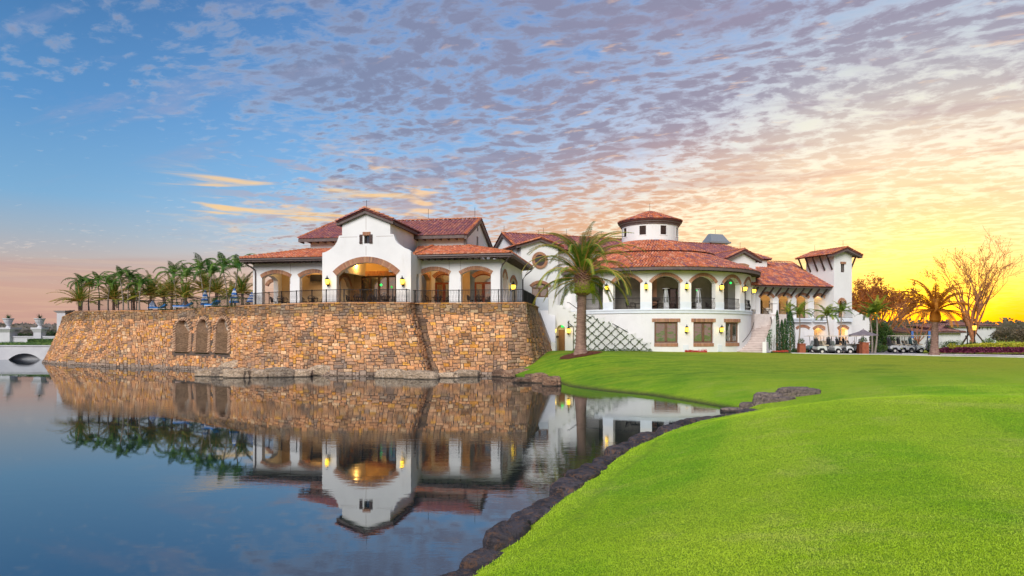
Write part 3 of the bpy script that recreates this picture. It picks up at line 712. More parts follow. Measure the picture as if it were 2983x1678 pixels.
# niches: brick jambs and a rough stone back
for c, hw, h0, hs, hc in NICHE:
    nn = wall_n(c, .5); nn.z = 0; nn.normalize(); tt = Vector((-nn.y, nn.x, 0))
    out = [(c - hw, h0), (c + hw, h0), (c + hw, hs)]
    for k in range(1, 12):
        a = math.pi * k / 12; out.append((c + hw * math.cos(a), hs + (hc - hs) * math.sin(a)))
    out.append((c - hw, hs))
    op = [wall_pt(a, b) for a, b in out]
    topp = wall_pt(c, hc); back = topp - nn * .50
    inn = [p - nn * max(.15, (p - back).dot(nn)) for p in op]
    jm = MB()
    for k in range(len(op)):
        k2 = (k + 1) % len(op)
        a, b, a2, b2 = op[k], op[k2], inn[k], inn[k2]; N = 8
        jm.quad(a + nn * .03, b + nn * .03, b2, a2, (.32, .20, .12, 1))
    jm.build('niche_jamb', M['stone'], bastion)
    # brick courses lining the left jamb
    for side in (0, 1):
        jb = MB(); aa = (c - hw + .02) if side == 0 else (c + hw - .02); ncr = 22
        for k in range(ncr):
            z0 = h0 + (hs - h0) * k / ncr; z1 = h0 + (hs - h0) * (k + .86) / ncr
            p0 = wall_pt(aa, z0); p1 = wall_pt(aa, z1); d0 = (p0 - back).dot(nn); d1 = (p1 - back).dot(nn); x = 0
            sg = tt * (.03 if side == 0 else -.03)
            while x < d0 - .1:
                e = min(x + .24, d0 - .02); kk = rs.uniform(.7, 1.15)
                b0 = p0 - nn * (d0 - x); b1 = p0 - nn * (d0 - e); c0 = p1 - nn * (d1 - min(x, d1)); c1_ = p1 - nn * (d1 - min(e, d1))
                jb.quad(b0 - sg * 0 + sg, b1 + sg, c1_ + sg, c0 + sg, (.34 * kk, .21 * kk, .12 * kk, 1)); x += .26
        jb.build('niche_lining', M['stone'], bastion)
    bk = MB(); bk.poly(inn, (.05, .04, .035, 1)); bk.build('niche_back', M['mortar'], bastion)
    ins = MB()
    zb_, zt_ = wall_pt(c, h0).z, wall_pt(c, hc).z; z = zb_
    while z < zt_ - .1:
        hh = rs.uniform(.22, .42); x = -hw
        while x < hw - .1:
            w_ = rs.uniform(.25, .6); xe = min(x + w_, hw); zc_ = z + hh / 2
            zs_ = wall_pt(c, hs).z
            lim = hw if zc_ < zs_ else hw * math.sqrt(max(0, 1 - ((zc_ - zs_) / (zt_ - zs_)) ** 2))
            if abs((x + xe) / 2) < lim - .1:
                q = back - tt * ((x + xe) / 2); g_ = rs.uniform(.5, 1.2)
                pc = Vector((q.x, q.y, 0)) + nn * .05; d = tt * ((xe - x) / 2 - .02); e = nn * rs.uniform(.03, .09)
                ins.hexa([pc + s1 * d + s2 * e + Vector((0, 0, zz)) for zz in (z + .02, z + hh - .02) for s1, s2 in ((-1, 1), (1, 1), (1, -1), (-1, -1))], (.60 * g_, .49 * g_, .39 * g_, 1))
            x = xe
        z += hh
    o = ins.build('niche_stones', M['stone'], bastion); o['kind'] = 'stuff'
    # ring of bricks round the opening
    for k in range(1, 31):
        if k <= 8: a_, b_ = c - hw - .17, h0 + (hs - h0) * (k - .5) / 8; ax = wall_pt(a_, b_ + .02) - wall_pt(a_, b_ - .02)
        elif k > 22: a_, b_ = c + hw + .17, h0 + (hs - h0) * (30.5 - k) / 8; ax = wall_pt(a_, b_ + .02) - wall_pt(a_, b_ - .02)
        else:
            an = math.pi * (22.5 - k) / 14; w2, h2 = hw + .17, hc - hs + .026
            a_, b_ = c + w2 * math.cos(an), hs + h2 * math.sin(an); e = .1
            ax = wall_pt(c + w2 * math.cos(an - e), hs + h2 * math.sin(an - e)) - wall_pt(c + w2 * math.cos(an + e), hs + h2 * math.sin(an + e))
        p = wall_pt(a_, b_); n3 = wall_n(a_, b_); ax.normalize(); rad = n3.cross(ax).normalized()
        sp = (.215 if 8 < k <= 22 else slant * (hs - h0) / 8 * .93) 
        nsub = 2 if 8 < k <= 22 else 3
        for q in range(nsub):
            cc = p + ax * (sp * ((q + .5) / nsub - .5) * 1.02); m3 = Matrix((ax, rad, n3)).transposed().to_4x4()
            m3.translation = cc + n3 * .04
            L_ = sp / nsub * .9
            if 'unit' not in globals():
                u_ = MB(); u_.box((0, 0, 0), (1, 1, 1)); unit = u_.mesh('brick', M['brick']); unit_tan = u_.mesh('brick', M['brick_tan'])
            link('niche_brick', unit_tan, bastion, m3 @ Matrix.Diagonal((L_, .32, .14, 1)))
# white drain pipe and box at the wall foot
mb = MB(); p = at(1479, 915, 54.2)

# ------------------------------------------------------------------ terrace deck
deck = [Vector((p.x, p.y, TZ)) for p in WT[1:15]] + [Vector((2.6, 63, TZ)), Vector((2.6, 76, TZ)), Vector((-48, 112, TZ))]
mb = MB()
mb.poly([Vector((p.x, p.y, min(TZ, TZ))) for p in deck])
deck_o = mb.build('terrace_floor', M['paving']); struct(deck_o)
# ================================================================== building kit
def arc_fn(l, r, zs, zc):
    w = (r - l) / 2; rise = zc - zs; Rr = (w * w + rise * rise) / (2 * rise); m = (l + r) / 2
    return lambda s: zs + math.sqrt(max(0, Rr * Rr - (s - m) ** 2)) - (Rr - rise)
def OP(l, r, zb, zs, zc=None): return dict(l=l, r=r, zb=zb, zs=zs, zc=zc, f=(arc_fn(l, r, zs, zc) if zc else (lambda s: zs)))
def wall(mb, Mf, s0, s1, zb, top, v0, v1, ops=(), step=None, caps=(True, True), bps=()):
    """solid wall with openings; Mf(s, v, z) places it, top(s) is its outline"""
    tf = top if callable(top) else (lambda s: top)
    B = {s0, s1} | set(bps)
    for o in ops:
        B |= {o['l'], o['r']}
        if o['zc']: B |= {o['l'] + (o['r'] - o['l']) * k / 14 for k in range(15)}
    B = sorted(b for b in B if s0 - 1e-6 <= b <= s1 + 1e-6)
    if step:
        nb = []
        for a, b in zip(B, B[1:]):
            k = max(1, int((b - a) / step)); nb += [a + (b - a) * i / k for i in range(k)]
        B = nb + [B[-1]]
    for a, b in zip(B, B[1:]):
        if b - a < 1e-5: continue
        m = (a + b) / 2; e = 1e-5; oo = sorted([o for o in ops if o['l'] < m < o['r']], key=lambda o: o['zb'])
        lo = (zb, zb); sp = []
        for o in oo:
            sp.append((lo, (o['zb'], o['zb']))); lo = (o['f'](a), o['f'](b))
            mb.quad(Mf(a, v0, lo[0]), Mf(b, v0, lo[1]), Mf(b, v1, lo[1]), Mf(a, v1, lo[0]))                    # soffit
            if o['zb'] > zb + 1e-3: mb.quad(Mf(a, v0, o['zb']), Mf(a, v1, o['zb']), Mf(b, v1, o['zb']), Mf(b, v0, o['zb']))
        hi = (tf(a + e), tf(b - e)); sp.append((lo, hi))
        for (l0, l1), (h0, h1) in sp:
            if h0 - l0 < 1e-4 and h1 - l1 < 1e-4: continue
            mb.quad(Mf(a, v0, l0), Mf(b, v0, l1), Mf(b, v0, h1), Mf(a, v0, h0))
            mb.quad(Mf(b, v1, l1), Mf(a, v1, l0), Mf(a, v1, h0), Mf(b, v1, h1))
        mb.quad(Mf(a, v0, hi[0]), Mf(b, v0, hi[1]), Mf(b, v1, hi[1]), Mf(a, v1, hi[0]))
    for o in ops:
        for x in (o['l'], o['r']):
            if s0 + 1e-4 < x < s1 - 1e-4: mb.quad(Mf(x, v0, o['zb']), Mf(x, v1, o['zb']), Mf(x, v1, o['f'](x)), Mf(x, v0, o['f'](x)))
    for x, c in ((s0, caps[0]), (s1, caps[1])):
        if c:
            q = tf(x + 1e-5 if x == s0 else x - 1e-5); mb.quad(Mf(x, v0, zb), Mf(x, v1, zb), Mf(x, v1, q), Mf(x, v0, q))
def piecewise(pts):
    def f(s):
        for (a, za), (b, zb) in zip(pts, pts[1:]):
            if a <= s <= b: return za + (zb - za) * ((s - a) / (b - a) if b > a else 0)
        return pts[0][1] if s < pts[0][0] else pts[-1][1]
    return f
def brick_obj(parent, c, ax, rad, out, dims, name='brick'):
    m3 = Matrix((ax, rad, out)).transposed().to_4x4(); m3.translation = c
    return link(name, unit, parent, m3 @ Matrix.Diagonal((dims[0], dims[1], dims[2], 1)))
def arch_ring(parent, Mf, o, L=0.34, pitch=0.13, v=-0.05, t=0.22, ext=0.06, s_lo=-1e9, s_hi=1e9, name='brick_arch'):
    """voussoirs over an opening, each brick an object"""
    e = bpy.data.objects.new(name, None); COL.objects.link(e); e.parent = parent
    w = (o['r'] - o['l']) / 2; rise = o['zc'] - o['zs']; Rr = (w * w + rise * rise) / (2 * rise); m = (o['l'] + o['r']) / 2; zc0 = o['zs'] - (Rr - rise)
    a0 = math.asin(min(1, w / Rr)) if rise < w else math.pi - math.asin(min(1, w / Rr))
    a0 += ext / Rr; n = max(5, int(2 * a0 * (Rr + L / 2) / pitch)); dw = 2 * a0 * (Rr + L / 2) / n
    for k in range(n):
        a = -a0 + 2 * a0 * (k + .5) / n; rr = Rr + L / 2
        s, z = m + rr * math.sin(a), zc0 + rr * math.cos(a)
        if not (s_lo < s < s_hi): continue
        c = Mf(s, v + t / 2, z); sv = Mf(s, v + t / 2, z) ; h = .01
        U = (Mf(s + h, v, z) - Mf(s - h, v, z)).normalized(); Z = Vector((0, 0, 1)); out = U.cross(Z)
        rad = (U * math.sin(a) + Z * math.cos(a)); ax = (U * math.cos(a) - Z * math.sin(a))
        brick_obj(e, c, ax, rad, out, (dw * .88, L, t + random.uniform(-.01, .02)))
    return e
def brick_band(parent, Mf, l, r, z0, z1, v=-.04, t=.2, pitch=.115, name='brick_lintel'):
    e = bpy.data.objects.new(name, None); COL.objects.link(e); e.parent = parent
    n = max(2, round((r - l) / pitch)); d = (r - l) / n
    for k in range(n):
        s = l + d * (k + .5); U = (Mf(s + .01, v, z0) - Mf(s - .01, v, z0)).normalized(); Z = Vector((0, 0, 1))
        brick_obj(e, Mf(s, v + t / 2, (z0 + z1) / 2), U, Z, U.cross(Z), (d * .88, (z1 - z0), t + random.uniform(-.012, .02)))
    return e
# roof tiles
TPAL = [((.62,.20,.10),7),((.67,.25,.13),6),((.56,.17,.09),5),((.42,.14,.10),2),((.72,.34,.22),3),((.66,.21,.08),4)]
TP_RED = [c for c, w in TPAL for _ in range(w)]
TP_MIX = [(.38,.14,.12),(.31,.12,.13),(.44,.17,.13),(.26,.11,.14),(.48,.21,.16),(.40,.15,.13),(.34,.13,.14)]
TP_RIDGE = [(.60,.20,.07),(.52,.17,.07),(.66,.25,.10),(.45,.13,.06)]
def tile_geo(W_, L_, hh=.115, lift=.05):
    vs = []; 
    for (b, dz, sc) in ((-L_ / 2, lift, 1.0), (L_ / 2, 0.0, .86)):
        for k in range(5):
            a = math.pi * k / 4; vs.append((-math.cos(a) * W_ / 2 * sc, b, dz + math.sin(a) * hh * sc))
    fs = [(k, k + 1, k + 6, k + 5) for k in range(4)] + [(4, 3, 2, 1, 0)]
    return vs, fs
_tile_mesh = {}
def tile_mesh(c, W_, L_):
    k = (c, round(W_, 3), round(L_, 3))
    if k not in _tile_mesh:
        vs, fs = tile_geo(W_, L_); m_ = MB(); m_.add(vs, fs, c + (1,)); _tile_mesh[k] = m_.mesh('roof_tile', M['tile'])
    return _tile_mesh[k]
def roof_face(parent, pts, e, W_=.30, Lx=.40, pal=None, name='roof', single=0, jit=.07, palf=None, bed=True):
    """planar tiled roof face; pts a loop of points, e the direction of the eaves"""
    pts = [Vector(p) for p in pts]; e = Vector(e).normalized()
    n = Vector((0, 0, 0))
    for a, b in zip(pts, pts[1:] + pts[:1]): n += (a - pts[0]).cross(b - pts[0])
    n.normalize()
    if n.z < 0: n = -n
    e = (e - n * e.dot(n)).normalized(); g = n.cross(e)
    if g.z < 0: g = -g; 
    if e.cross(g).dot(n) < 0: e = -e
    o = pts[0]; P2 = [((p - o).dot(e), (p - o).dot(g)) for p in pts]
    def inside(a, b):
        c = False
        for (x1, y1), (x2, y2) in zip(P2, P2[1:] + P2[:1]):
            if (y1 > b) != (y2 > b) and a < (x2 - x1) * (b - y1) / (y2 - y1) + x1: c = not c
        return c
    rf = bpy.data.objects.new(name, None); COL.objects.link(rf); rf.parent = parent
    if bed:
        m_ = MB(); th = n * -.10
        m_.poly(pts); m_.poly([p + th for p in pts][::-1])
        for a, b in zip(pts, pts[1:] + pts[:1]): m_.quad(a + th, b + th, b, a)
        m_.build('roof_bed', M['tile_bed'], rf)
    a0, a1 = min(p[0] for p in P2), max(p[0] for p in P2); b0, b1 = min(p[1] for p in P2), max(p[1] for p in P2)
    vs, fs = tile_geo(W_ * .92, Lx * 1.12); V = np.array(vs); B3 = np.array([e, g, n]); mm = MB(); rows = int((b1 - b0) / Lx) + 1; cells = []
    for r_ in range(rows):
        b = b0 + Lx * (r_ + .35)
        for q in range(int((a1 - a0) / W_) + 1):
            a = a0 + W_ * (q + .5)
            if inside(a, b): cells.append((a, b, r_))
    pal = pal or TP_RED; on = np.array(o)
    for a, b, r_ in cells:
        c = random.choice(pal) if palf is None else palf(o + e * a + g * b); k = random.uniform(1 - jit, 1 + jit)
        ctr = o + e * a + g * b + n * random.uniform(.0, .012)
        if r_ < 3 and single > 0:
            single -= 1; m3 = Matrix((e, g, n)).transposed().to_4x4(); m3.translation = ctr
            link('roof_tile', tile_mesh(c, W_ * .92, Lx * 1.12), rf, m3); continue
        mm.add((V @ B3 + np.array(ctr)).tolist(), fs, (c[0] * k, c[1] * k, c[2] * k, 1))
    if mm.f: q = mm.build('roof_tiles', M['tile'], rf, False); q['kind'] = 'stuff'
    return rf
def ridge(parent, a, b, W_=.30, L_=.42, pal=None, name='ridge_tiles', up=.03):
    a = Vector(a); b = Vector(b); d = (b - a); n = max(1, int(d.length / L_)); d.normalize()
    side = d.cross(Vector((0, 0, 1))).normalized(); nn = side.cross(d); mm = MB(); vs, fs = tile_geo(W_, L_ * 1.1, .11, .04)
    V = np.array(vs); B3 = np.array([side, d, nn]); st = (b - a).length / n
    for k in range(n):
        c = random.choice(pal or TP_RIDGE); q = random.uniform(.85, 1.15)
        mm.add((V @ B3 + np.array(a + d * st * (k + .5) + nn * up)).tolist(), fs, tuple(x * q for x in c) + (1,))
    o = mm.build(name, M['tile'], parent); o['kind'] = 'stuff'; return o
def rod(x, y, z, h=1.0):
    return None
def eaves(parent, Fm, s0, s1, v, z, depth=1.0, pitch=.62, vb=None, horiz='s', fh=.28, rise=0.0):
    """fascia, boarded soffit and rafter tails along an eaves line (runs along s, or along v with horiz='v')"""
    g = (lambda a, b, c: Fm(a, b, c)) if horiz == 's' else (lambda a, b, c: Fm(b, a, c))
    sg = 1 if depth > 0 else -1
    m_ = MB(); m_.fb(g, s0, s1, v - .03 * sg, v + .06 * sg, z - fh, z + .02); m_.build('fascia', M['fascia'], parent)
    m_ = MB(); m_.hexa([g(s0, v + .06 * sg, z - .10), g(s1, v + .06 * sg, z - .10), g(s1, v + depth, z - .10 + rise), g(s0, v + depth, z - .10 + rise)] +
                       [g(s0, v + .06 * sg, z - .05), g(s1, v + .06 * sg, z - .05), g(s1, v + depth, z - .05 + rise), g(s0, v + depth, z - .05 + rise)])
    m_.build('soffit', M['soffit'], parent)
    n = int((s1 - s0) / pitch)
    for k in range(n + 1):
        s = s0 + .12 + (s1 - s0 - .24) * k / max(n, 1); m_ = MB()
        m_.hexa([g(s - .05, v + .08 * sg, z - .30), g(s + .05, v + .08 * sg, z - .30), g(s + .05, v + depth, z - .36 + rise), g(s - .05, v + depth, z - .36 + rise),
                 g(s - .05, v + .08 * sg, z - .10), g(s + .05, v + .08 * sg, z - .10), g(s + .05, v + depth, z - .10 + rise), g(s - .05, v + depth, z - .10 + rise)])
        m_.build('rafter', M['fascia'], parent)
def lightning_rod(parent, p, h=.8):
    m_ = MB(); m_.tube([p, Vector(p) + Vector((0, 0, h))], .02, 5); m_.build('lightning_rod', M['iron'], parent)
def glazed(parent, Mf, l, r, zb, zt, v, nleaf=2, m='wood_red', arch=None, glass='glass', name='door', bar=.12, trans=None, mull=None):
    """joinery filling an opening: frame, mullions, transom and panes"""
    e = bpy.data.objects.new(name, None); COL.objects.link(e); e.parent = parent
    f = MB(); top = arch if arch else (lambda s: zt)
    zt_ = trans or zt
    for a, b in ((l, l + bar), (r - bar, r)): f.fb(Mf, a, b, v, v + .12, zb, zt_ )
    f.fb(Mf, l + bar, r - bar, v, v + .12, zt_ - bar, zt_); f.fb(Mf, l + bar, r - bar, v, v + .12, zb, zb + bar)
    w = (r - l) / nleaf
    for k in range(1, nleaf): f.fb(Mf, l + w * k - bar * .8, l + w * k + bar * .8, v - .02, v + .13, zb + bar, zt_ - bar)
    f.build('frame', M[m], e)
    for k in range(nleaf):
        p = MB(); a, b = l + w * k + bar * .7, l + w * (k + 1) - bar * .7
        p.fb(Mf, a, b, v + .05, v + .07, zb + bar * .9, zt_ - bar * .9); p.build('pane', M[glass], e)
    if trans:
        N = 12; fr = MB(); pn = MB()
        for k in range(N):
            a, b = l + (r - l) * k / N, l + (r - l) * (k + 1) / N
            pn.quad(Mf(a, v + .06, zt_), Mf(b, v + .06, zt_), Mf(b, v + .06, top(b)), Mf(a, v + .06, top(a)))
            fr.hexa([Mf(a, v, max(zt_, top(a) - .1)), Mf(b, v, max(zt_, top(b) - .1)), Mf(b, v + .1, max(zt_, top(b) - .1)), Mf(a, v + .1, max(zt_, top(a) - .1)), Mf(a, v, top(a)), Mf(b, v, top(b)), Mf(b, v + .1, top(b)), Mf(a, v + .1, top(a))])
        pn.build('pane', M[glass], e); fr.build('arched_frame', M[m], e)
    return e
def lantern(Mf, s, z, label, group='lit wall lanterns', size=1.0, v=0.0, en=9.0):
    U = (Mf(s + .01, v, z) - Mf(s - .01, v, z)).normalized(); out = U.cross(Vector((0, 0, 1))); p = Mf(s, v, z)
    t = thing('wall_lantern', label, 'lantern', group); t.location = p; t.rotation_euler = (0, 0, math.atan2(U.y, U.x)); k = size
    m_ = MB(); m_.fb(lambda a, b, c: Vector((a, b, c)), -.07 * k, .07 * k, -.04, 0, -.28 * k, .16 * k)
    m_.tube([(0, -.03, -.22 * k), (0, -.16 * k, -.34 * k), (0, -.24 * k, -.22 * k)], .022 * k, 6)
    m_.build('bracket', M['iron'], t)
    m_ = MB(); m_.lathe((0, -.24 * k, 0), [(.02, -.24 * k), (.09 * k, -.20 * k), (.12 * k, -.17 * k)], 8); m_.lathe((0, -.24 * k, 0), [(.17 * k, .14 * k), (.12 * k, .22 * k), (.04 * k, .30 * k), (.025 * k, .40 * k), (.0, .42 * k)], 8)
    m_.build('cap', M['iron'], t)
    m_ = MB(); m_.lathe((0, -.24 * k, 0), [(.0, -.17 * k), (.11 * k, -.17 * k), (.16 * k, .0), (.155 * k, .14 * k), (0, .15 * k)], 8); m_.build('glass', M['lamp_glass'], t)
    ld = bpy.data.lights.new('lantern_light', 'POINT'); ld.energy = en; ld.color = (1, .60, .16); ld.shadow_soft_size = .12
    lo = bpy.data.objects.new('lantern_light', ld); COL.objects.link(lo); lo.visible_glossy = False; lo.parent = t; lo.location = (0, -.48 * k, 0)
    return t

# ================================================================== pavilion on the terrace
FA = Frame(at(926, HY, 56.5).x, 56.5, -10); Fw = FA.w
pav = thing('terrace_pavilion', 'white stucco pavilion with curved gable and red tiled roofs standing on the stone terrace', 'building')
def A(k, x, y, v=0.0): return FA.p(*cr(k, x, y), v)
# front wall with shaped gable
prof = [A(3, *q) for q in [(1250, 755), (1300, 742), (1340, 722), (1372, 700), (1405, 672), (1432, 640), (1455, 602), (1472, 560), (1485, 515), (1529, 510), (1531, 320), (1865, 168), (2204, 296), (2207, 490), (2255, 495), (2262, 530), (2280, 575), (2310, 620)]]
prof += [A(4, *q) for q in [(228, 555), (280, 590), (330, 605), (372, 640)]]
fx = [prof[0]]
for q in prof[1:]: fx.append((max(q[0], fx[-1][0] + .002), q[1]))
topf = piecewise(fx); SL, SR = fx[0][0], fx[-1][0]
cl, _ = A(3, 1450, 1085); crr, zs = A(3, 2290, 1068); _, zcr = A(3, 1870, 893)
opC = OP(cl, crr, TZ, zs, zcr)
wl, _ = A(3, 1838, 550); wr, _ = A(3, 1915, 550); _, wt = A(3, 1875, 505); _, wb = A(3, 1875, 625)
opW = OP(wl, wr, wb, wt)
mb = MB(); wall(mb, Fw, SL, SR, TZ, topf, 0, .5, [opC, opW], bps=[q[0] for q in fx]); mb.build('gable_wall', M['stucco'], pav)
arch_ring(pav, Fw, opC, L=.50, pitch=.135, v=-.07, t=.45, ext=-.02)
# attic window: recess back, lintel, shutters
mb = MB(); mb.fb(Fw, wl - .02, wr + .02, .3, .36, wb - .02, wt + .02); mb.build('window_pane', M['glass_dark'], pav)
mb = MB(); mb.fb(Fw, wl, wl + .06, .2, .3, wb, wt); mb.fb(Fw, wr - .06, wr, .2, .3, wb, wt); mb.fb(Fw, wl, wr, .2, .3, wt - .06, wt); mb.build('window_frame', M['wood_dark'], pav)
brick_band(pav, Fw, wl - .12, wr + .10, wt - .03, wt + .26, v=-.05, t=.3, pitch=.09, name='window_lintel')
for (a, b) in ((A(3, 1775, 0)[0], A(3, 1818, 0)[0]), (A(3, 1915, 0)[0], A(3, 1960, 0)[0])):
    e = bpy.data.objects.new('shutter', None); COL.objects.link(e); e.parent = pav; w_ = (b - a) / 3
    for k in range(3):
        m_ = MB(); m_.fb(Fw, a + w_ * k + .01, a + w_ * (k + 1) - .01, -.06, -.02, wb - .02, wt + .04); m_.build('board', M['shutter'], e)
    m_ = MB(); m_.fb(Fw, a, b, -.085, -.062, wb + .08, wb + .17); m_.build('cross_rail', M['shutter'], e); m_ = MB(); m_.fb(Fw, a, b, -.085, -.062, wt - .15, wt - .06); m_.build('cross_rail', M['shutter'], e)
# gable block behind
gl, ze = A(3, 1531, 322); gr, zr = A(3, 2204, 298); zr = (ze + zr) / 2; pk = A(3, 1865, 168)
mb = MB()
wall(mb, lambda t, w_, z: Fw(gr - w_, t, z), .5, 7.4, 8.5, zr, 0, .3); wall(mb, lambda t, w_, z: Fw(gl + w_, t, z), .5, 7.4, 8.5, zr, 0, .3)
mb.build('gable_side_wall', M['stucco'], pav)
mid = (gl + gr) / 2; rise = pk[1] - zr; sl = rise / ((gr - gl) / 2); oh = .38
zR = pk[1] + .12; zE = zR - sl * ((gr - gl) / 2 + oh)
for sgn in (1, -1):
    se = mid + sgn * ((gr - gl) / 2 + oh)
    roof_face(pav, [Fw(se, -.35, zE), Fw(se, 8.5, zE), Fw(mid, 8.5, zR), Fw(mid, -.35, zR)], FA.v, pal=TP_MIX, name='gable_roof')
    ridge(pav, Fw(se, -.30, zE + .06), Fw(mid, -.30, zR + .06), W_=.26)
    # barge board
    m_ = MB(); m_.hexa([Fw(se, -.28, zE - .34), Fw(mid, -.28, zR - .36), Fw(mid, -.003, zR - .36), Fw(se, -.003, zE - .34), Fw(se, -.28, zE - .02), Fw(mid, -.28, zR - .02), Fw(mid, -.003, zR - .02), Fw(se, -.003, zE - .02)]); m_.build('barge_board', M['fascia'], pav)
    a, b = (-.35, 8.0); m_ = MB(); m_.fb(Fw, min(se, se - sgn * .12), max(se, se - sgn * .12), a, b, zE - .30, zE - .11); m_.build('fascia', M['fascia'], pav)
    m_ = MB(); m_.fb(Fw, min(se - sgn * .12, se - sgn * (oh + .05)), max(se - sgn * .12, se - sgn * (oh + .05)), 0, 8, zE - .22, zE - .12); m_.build('soffit', M['soffit'], pav)
ridge(pav, Fw(mid, -.35, zR + .05), Fw(mid, 8.5, zR + .05))
lightning_rod(pav, Fw(mid + .05, 0, zR))
# ---- upper block with hipped left end and gabled right end
UV = 7.2; uL = FA.s(781, UV); uR = FA.s(1173.7, UV); _, uE = FA.p(*cr(4, 700, 412), UV - .9)
UD = 10.4; RV = UV + UD / 2; _, uZ = FA.p(*cr(4, 800, 200), RV); uRl = FA.s(cr(3, 1400, 335)[0], RV)
def usl(v): return uE + (uZ - uE) * (v - (UV - .9)) / (RV - UV + .9)
rk = uR + .25
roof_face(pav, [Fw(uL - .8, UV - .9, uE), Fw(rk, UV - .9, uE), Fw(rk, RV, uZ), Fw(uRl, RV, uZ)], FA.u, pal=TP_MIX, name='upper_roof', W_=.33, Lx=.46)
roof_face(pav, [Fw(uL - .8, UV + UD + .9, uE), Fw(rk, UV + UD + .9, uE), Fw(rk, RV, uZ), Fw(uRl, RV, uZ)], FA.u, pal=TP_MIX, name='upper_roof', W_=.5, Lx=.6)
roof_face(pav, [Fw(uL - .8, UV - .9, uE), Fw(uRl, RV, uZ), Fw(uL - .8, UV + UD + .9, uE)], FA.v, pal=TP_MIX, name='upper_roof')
ridge(pav, Fw(uRl, RV, uZ + .04), Fw(rk, RV, uZ + .04)); ridge(pav, Fw(uL - .8, UV - .9, uE + .04), Fw(uRl, RV, uZ + .04))
ridge(pav, Fw(rk - .1, UV - .9, uE + .05), Fw(rk - .1, RV, uZ + .05), W_=.34); ridge(pav, Fw(rk - .1, UV + UD + .9, uE + .05), Fw(rk - .1, RV, uZ + .05), W_=.34)
eaves(pav, Fw, uL - .8, rk - .25, UV - .9, uE - .03, .9, .75, rise=.0)
for (va, vb) in ((UV - .9, RV), (UV + UD + .9, RV)):
    m_ = MB(); m_.hexa([Fw(uR + .02, va, uE - .42), Fw(rk, va, uE - .42), Fw(rk, vb, uZ - .42), Fw(uR + .02, vb, uZ - .42), Fw(uR + .02, va, uE - .1), Fw(rk, va, uE - .1), Fw(rk, vb, uZ - .1), Fw(uR + .02, vb, uZ - .1)]); m_.build('barge_board', M['fascia'], pav)
for px in (617, 1272): lightning_rod(pav, Fw(FA.s(cr(4, px, 0)[0], RV), RV, uZ + .1), 1.1)
# back wall of the loggias rising into the upper block, with the doors that show through the arches
def dop(k, l, r, spring, crown, v): 
    a, z = FA.p(*cr(k, l, spring), v); b, _ = FA.p(*cr(k, r, spring), v); _, zc = FA.p(*cr(k, (l + r) / 2, crown), v); return OP(a, b, TZ, z, zc)
d1 = dop(4, 710, 960, 1012, 955, UV); d2 = dop(4, 1265, 1515, 1005, 955, UV)
d3 = dop(2, 1600, 1730, 640, 590, UV); 
mb = MB(); wall(mb, Fw, uL, uR, TZ, uE - .1, UV, UV + .35, [d3, d1, d2]); mb.build('hall_wall', M['stucco'], pav)
mb = MB(); wall(mb, lambda t, w_, z: Fw(uR - w_, t, z), UV, UV + UD, TZ, piecewise([(UV, uE - .15), (RV, uZ - .15), (UV + UD, uE - .15)]), 0, .3, [OP(FA.t(cr(4, 1297, 0)[0], uR), FA.t(cr(4, 1322, 0)[0], uR), FA.q(*cr(4, 1310, 572), uR)[1], FA.q(*cr(4, 1310, 430), uR)[1])], bps=[RV]); mb.build('gable_end_wall', M['stucco'], pav)
mb = MB(); wall(mb, lambda t, w_, z: Fw(uL + w_, t, z), UV + .4, UV + UD, TZ, uE - .1, 0, .3, [OP(UV + 1.5, UV + 4.2, TZ, TZ + 2.3, TZ + 3.1), OP(UV + 5.2, UV + 7.9, TZ, TZ + 2.3, TZ + 3.1)]); mb.build('hall_wall', M['stucco'], pav)
v_, z_ = FA.q(*cr(4, 1310, 325), uR); m_ = MB(); m_.tube([Fw(uR + .03, v_, z_), Fw(uR - .01, v_, z_)], .22, 14); m_.build('round_vent', M['shutter'], pav)
m_ = MB(); t0, t1 = FA.t(cr(4, 1297, 0)[0], uR), FA.t(cr(4, 1322, 0)[0], uR); m_.fb(lambda t, w_, z: Fw(uR - w_, t, z), t0, t1, .1, .14, FA.q(*cr(4, 1310, 572), uR)[1], FA.q(*cr(4, 1310, 430), uR)[1]); m_.build('gable_window', M['shutter'], pav)
for d in (d1, d2):
    glazed(pav, Fw, d['l'], d['r'], TZ, d['zs'], UV + .05, 2, 'wood_red', arch=d['f'], trans=d['zs'] - .45, bar=.17)
    arch_ring(pav, Fw, d, L=.34, pitch=.14, v=UV - .05, t=.2, ext=.05)
arch_ring(pav, Fw, d3, L=.34, pitch=.14, v=UV - .05, t=.2, ext=.05)
# ---- wings
WV = 2.9; EV = 1.75; _, eZ = FA.p(*cr(4, 1400, 672), EV); sRc = FA.s(1262, WV); sLc = FA.s(636.5, WV); eR = FA.s(cr(4, 1782, 640)[0], EV); eL = FA.s(604, EV)
eZ = (FA.p(*cr(4, 1000, 676), EV)[1] + FA.p(*cr(3, 1000, 822), EV)[1]) / 2
WZ = eZ - .36; topZ = FA.p(*cr(4, 1160, 566), UV)[1]
def wop(k, l, r, spring, crown, v=WV):
    a, z = FA.p(*cr(k, l, spring), v); b, _ = FA.p(*cr(k, r, spring), v); _, zc = FA.p(*cr(k, (l + r) / 2, crown), v); return OP(a, b, TZ, z, zc)
w1 = wop(4, 490, 908, 968, 905); w2 = wop(4, 1076, 1497, 965, 897); w3 = wop(3, 402, 795, 1108, 1045); w4 = wop(3, 930, 1312, 1100, 1036)
mb = MB(); wall(mb, Fw, SR - .45, sRc, TZ, WZ, WV, WV + .5, [w1, w2]); mb.build('wing_wall', M['stucco'], pav)
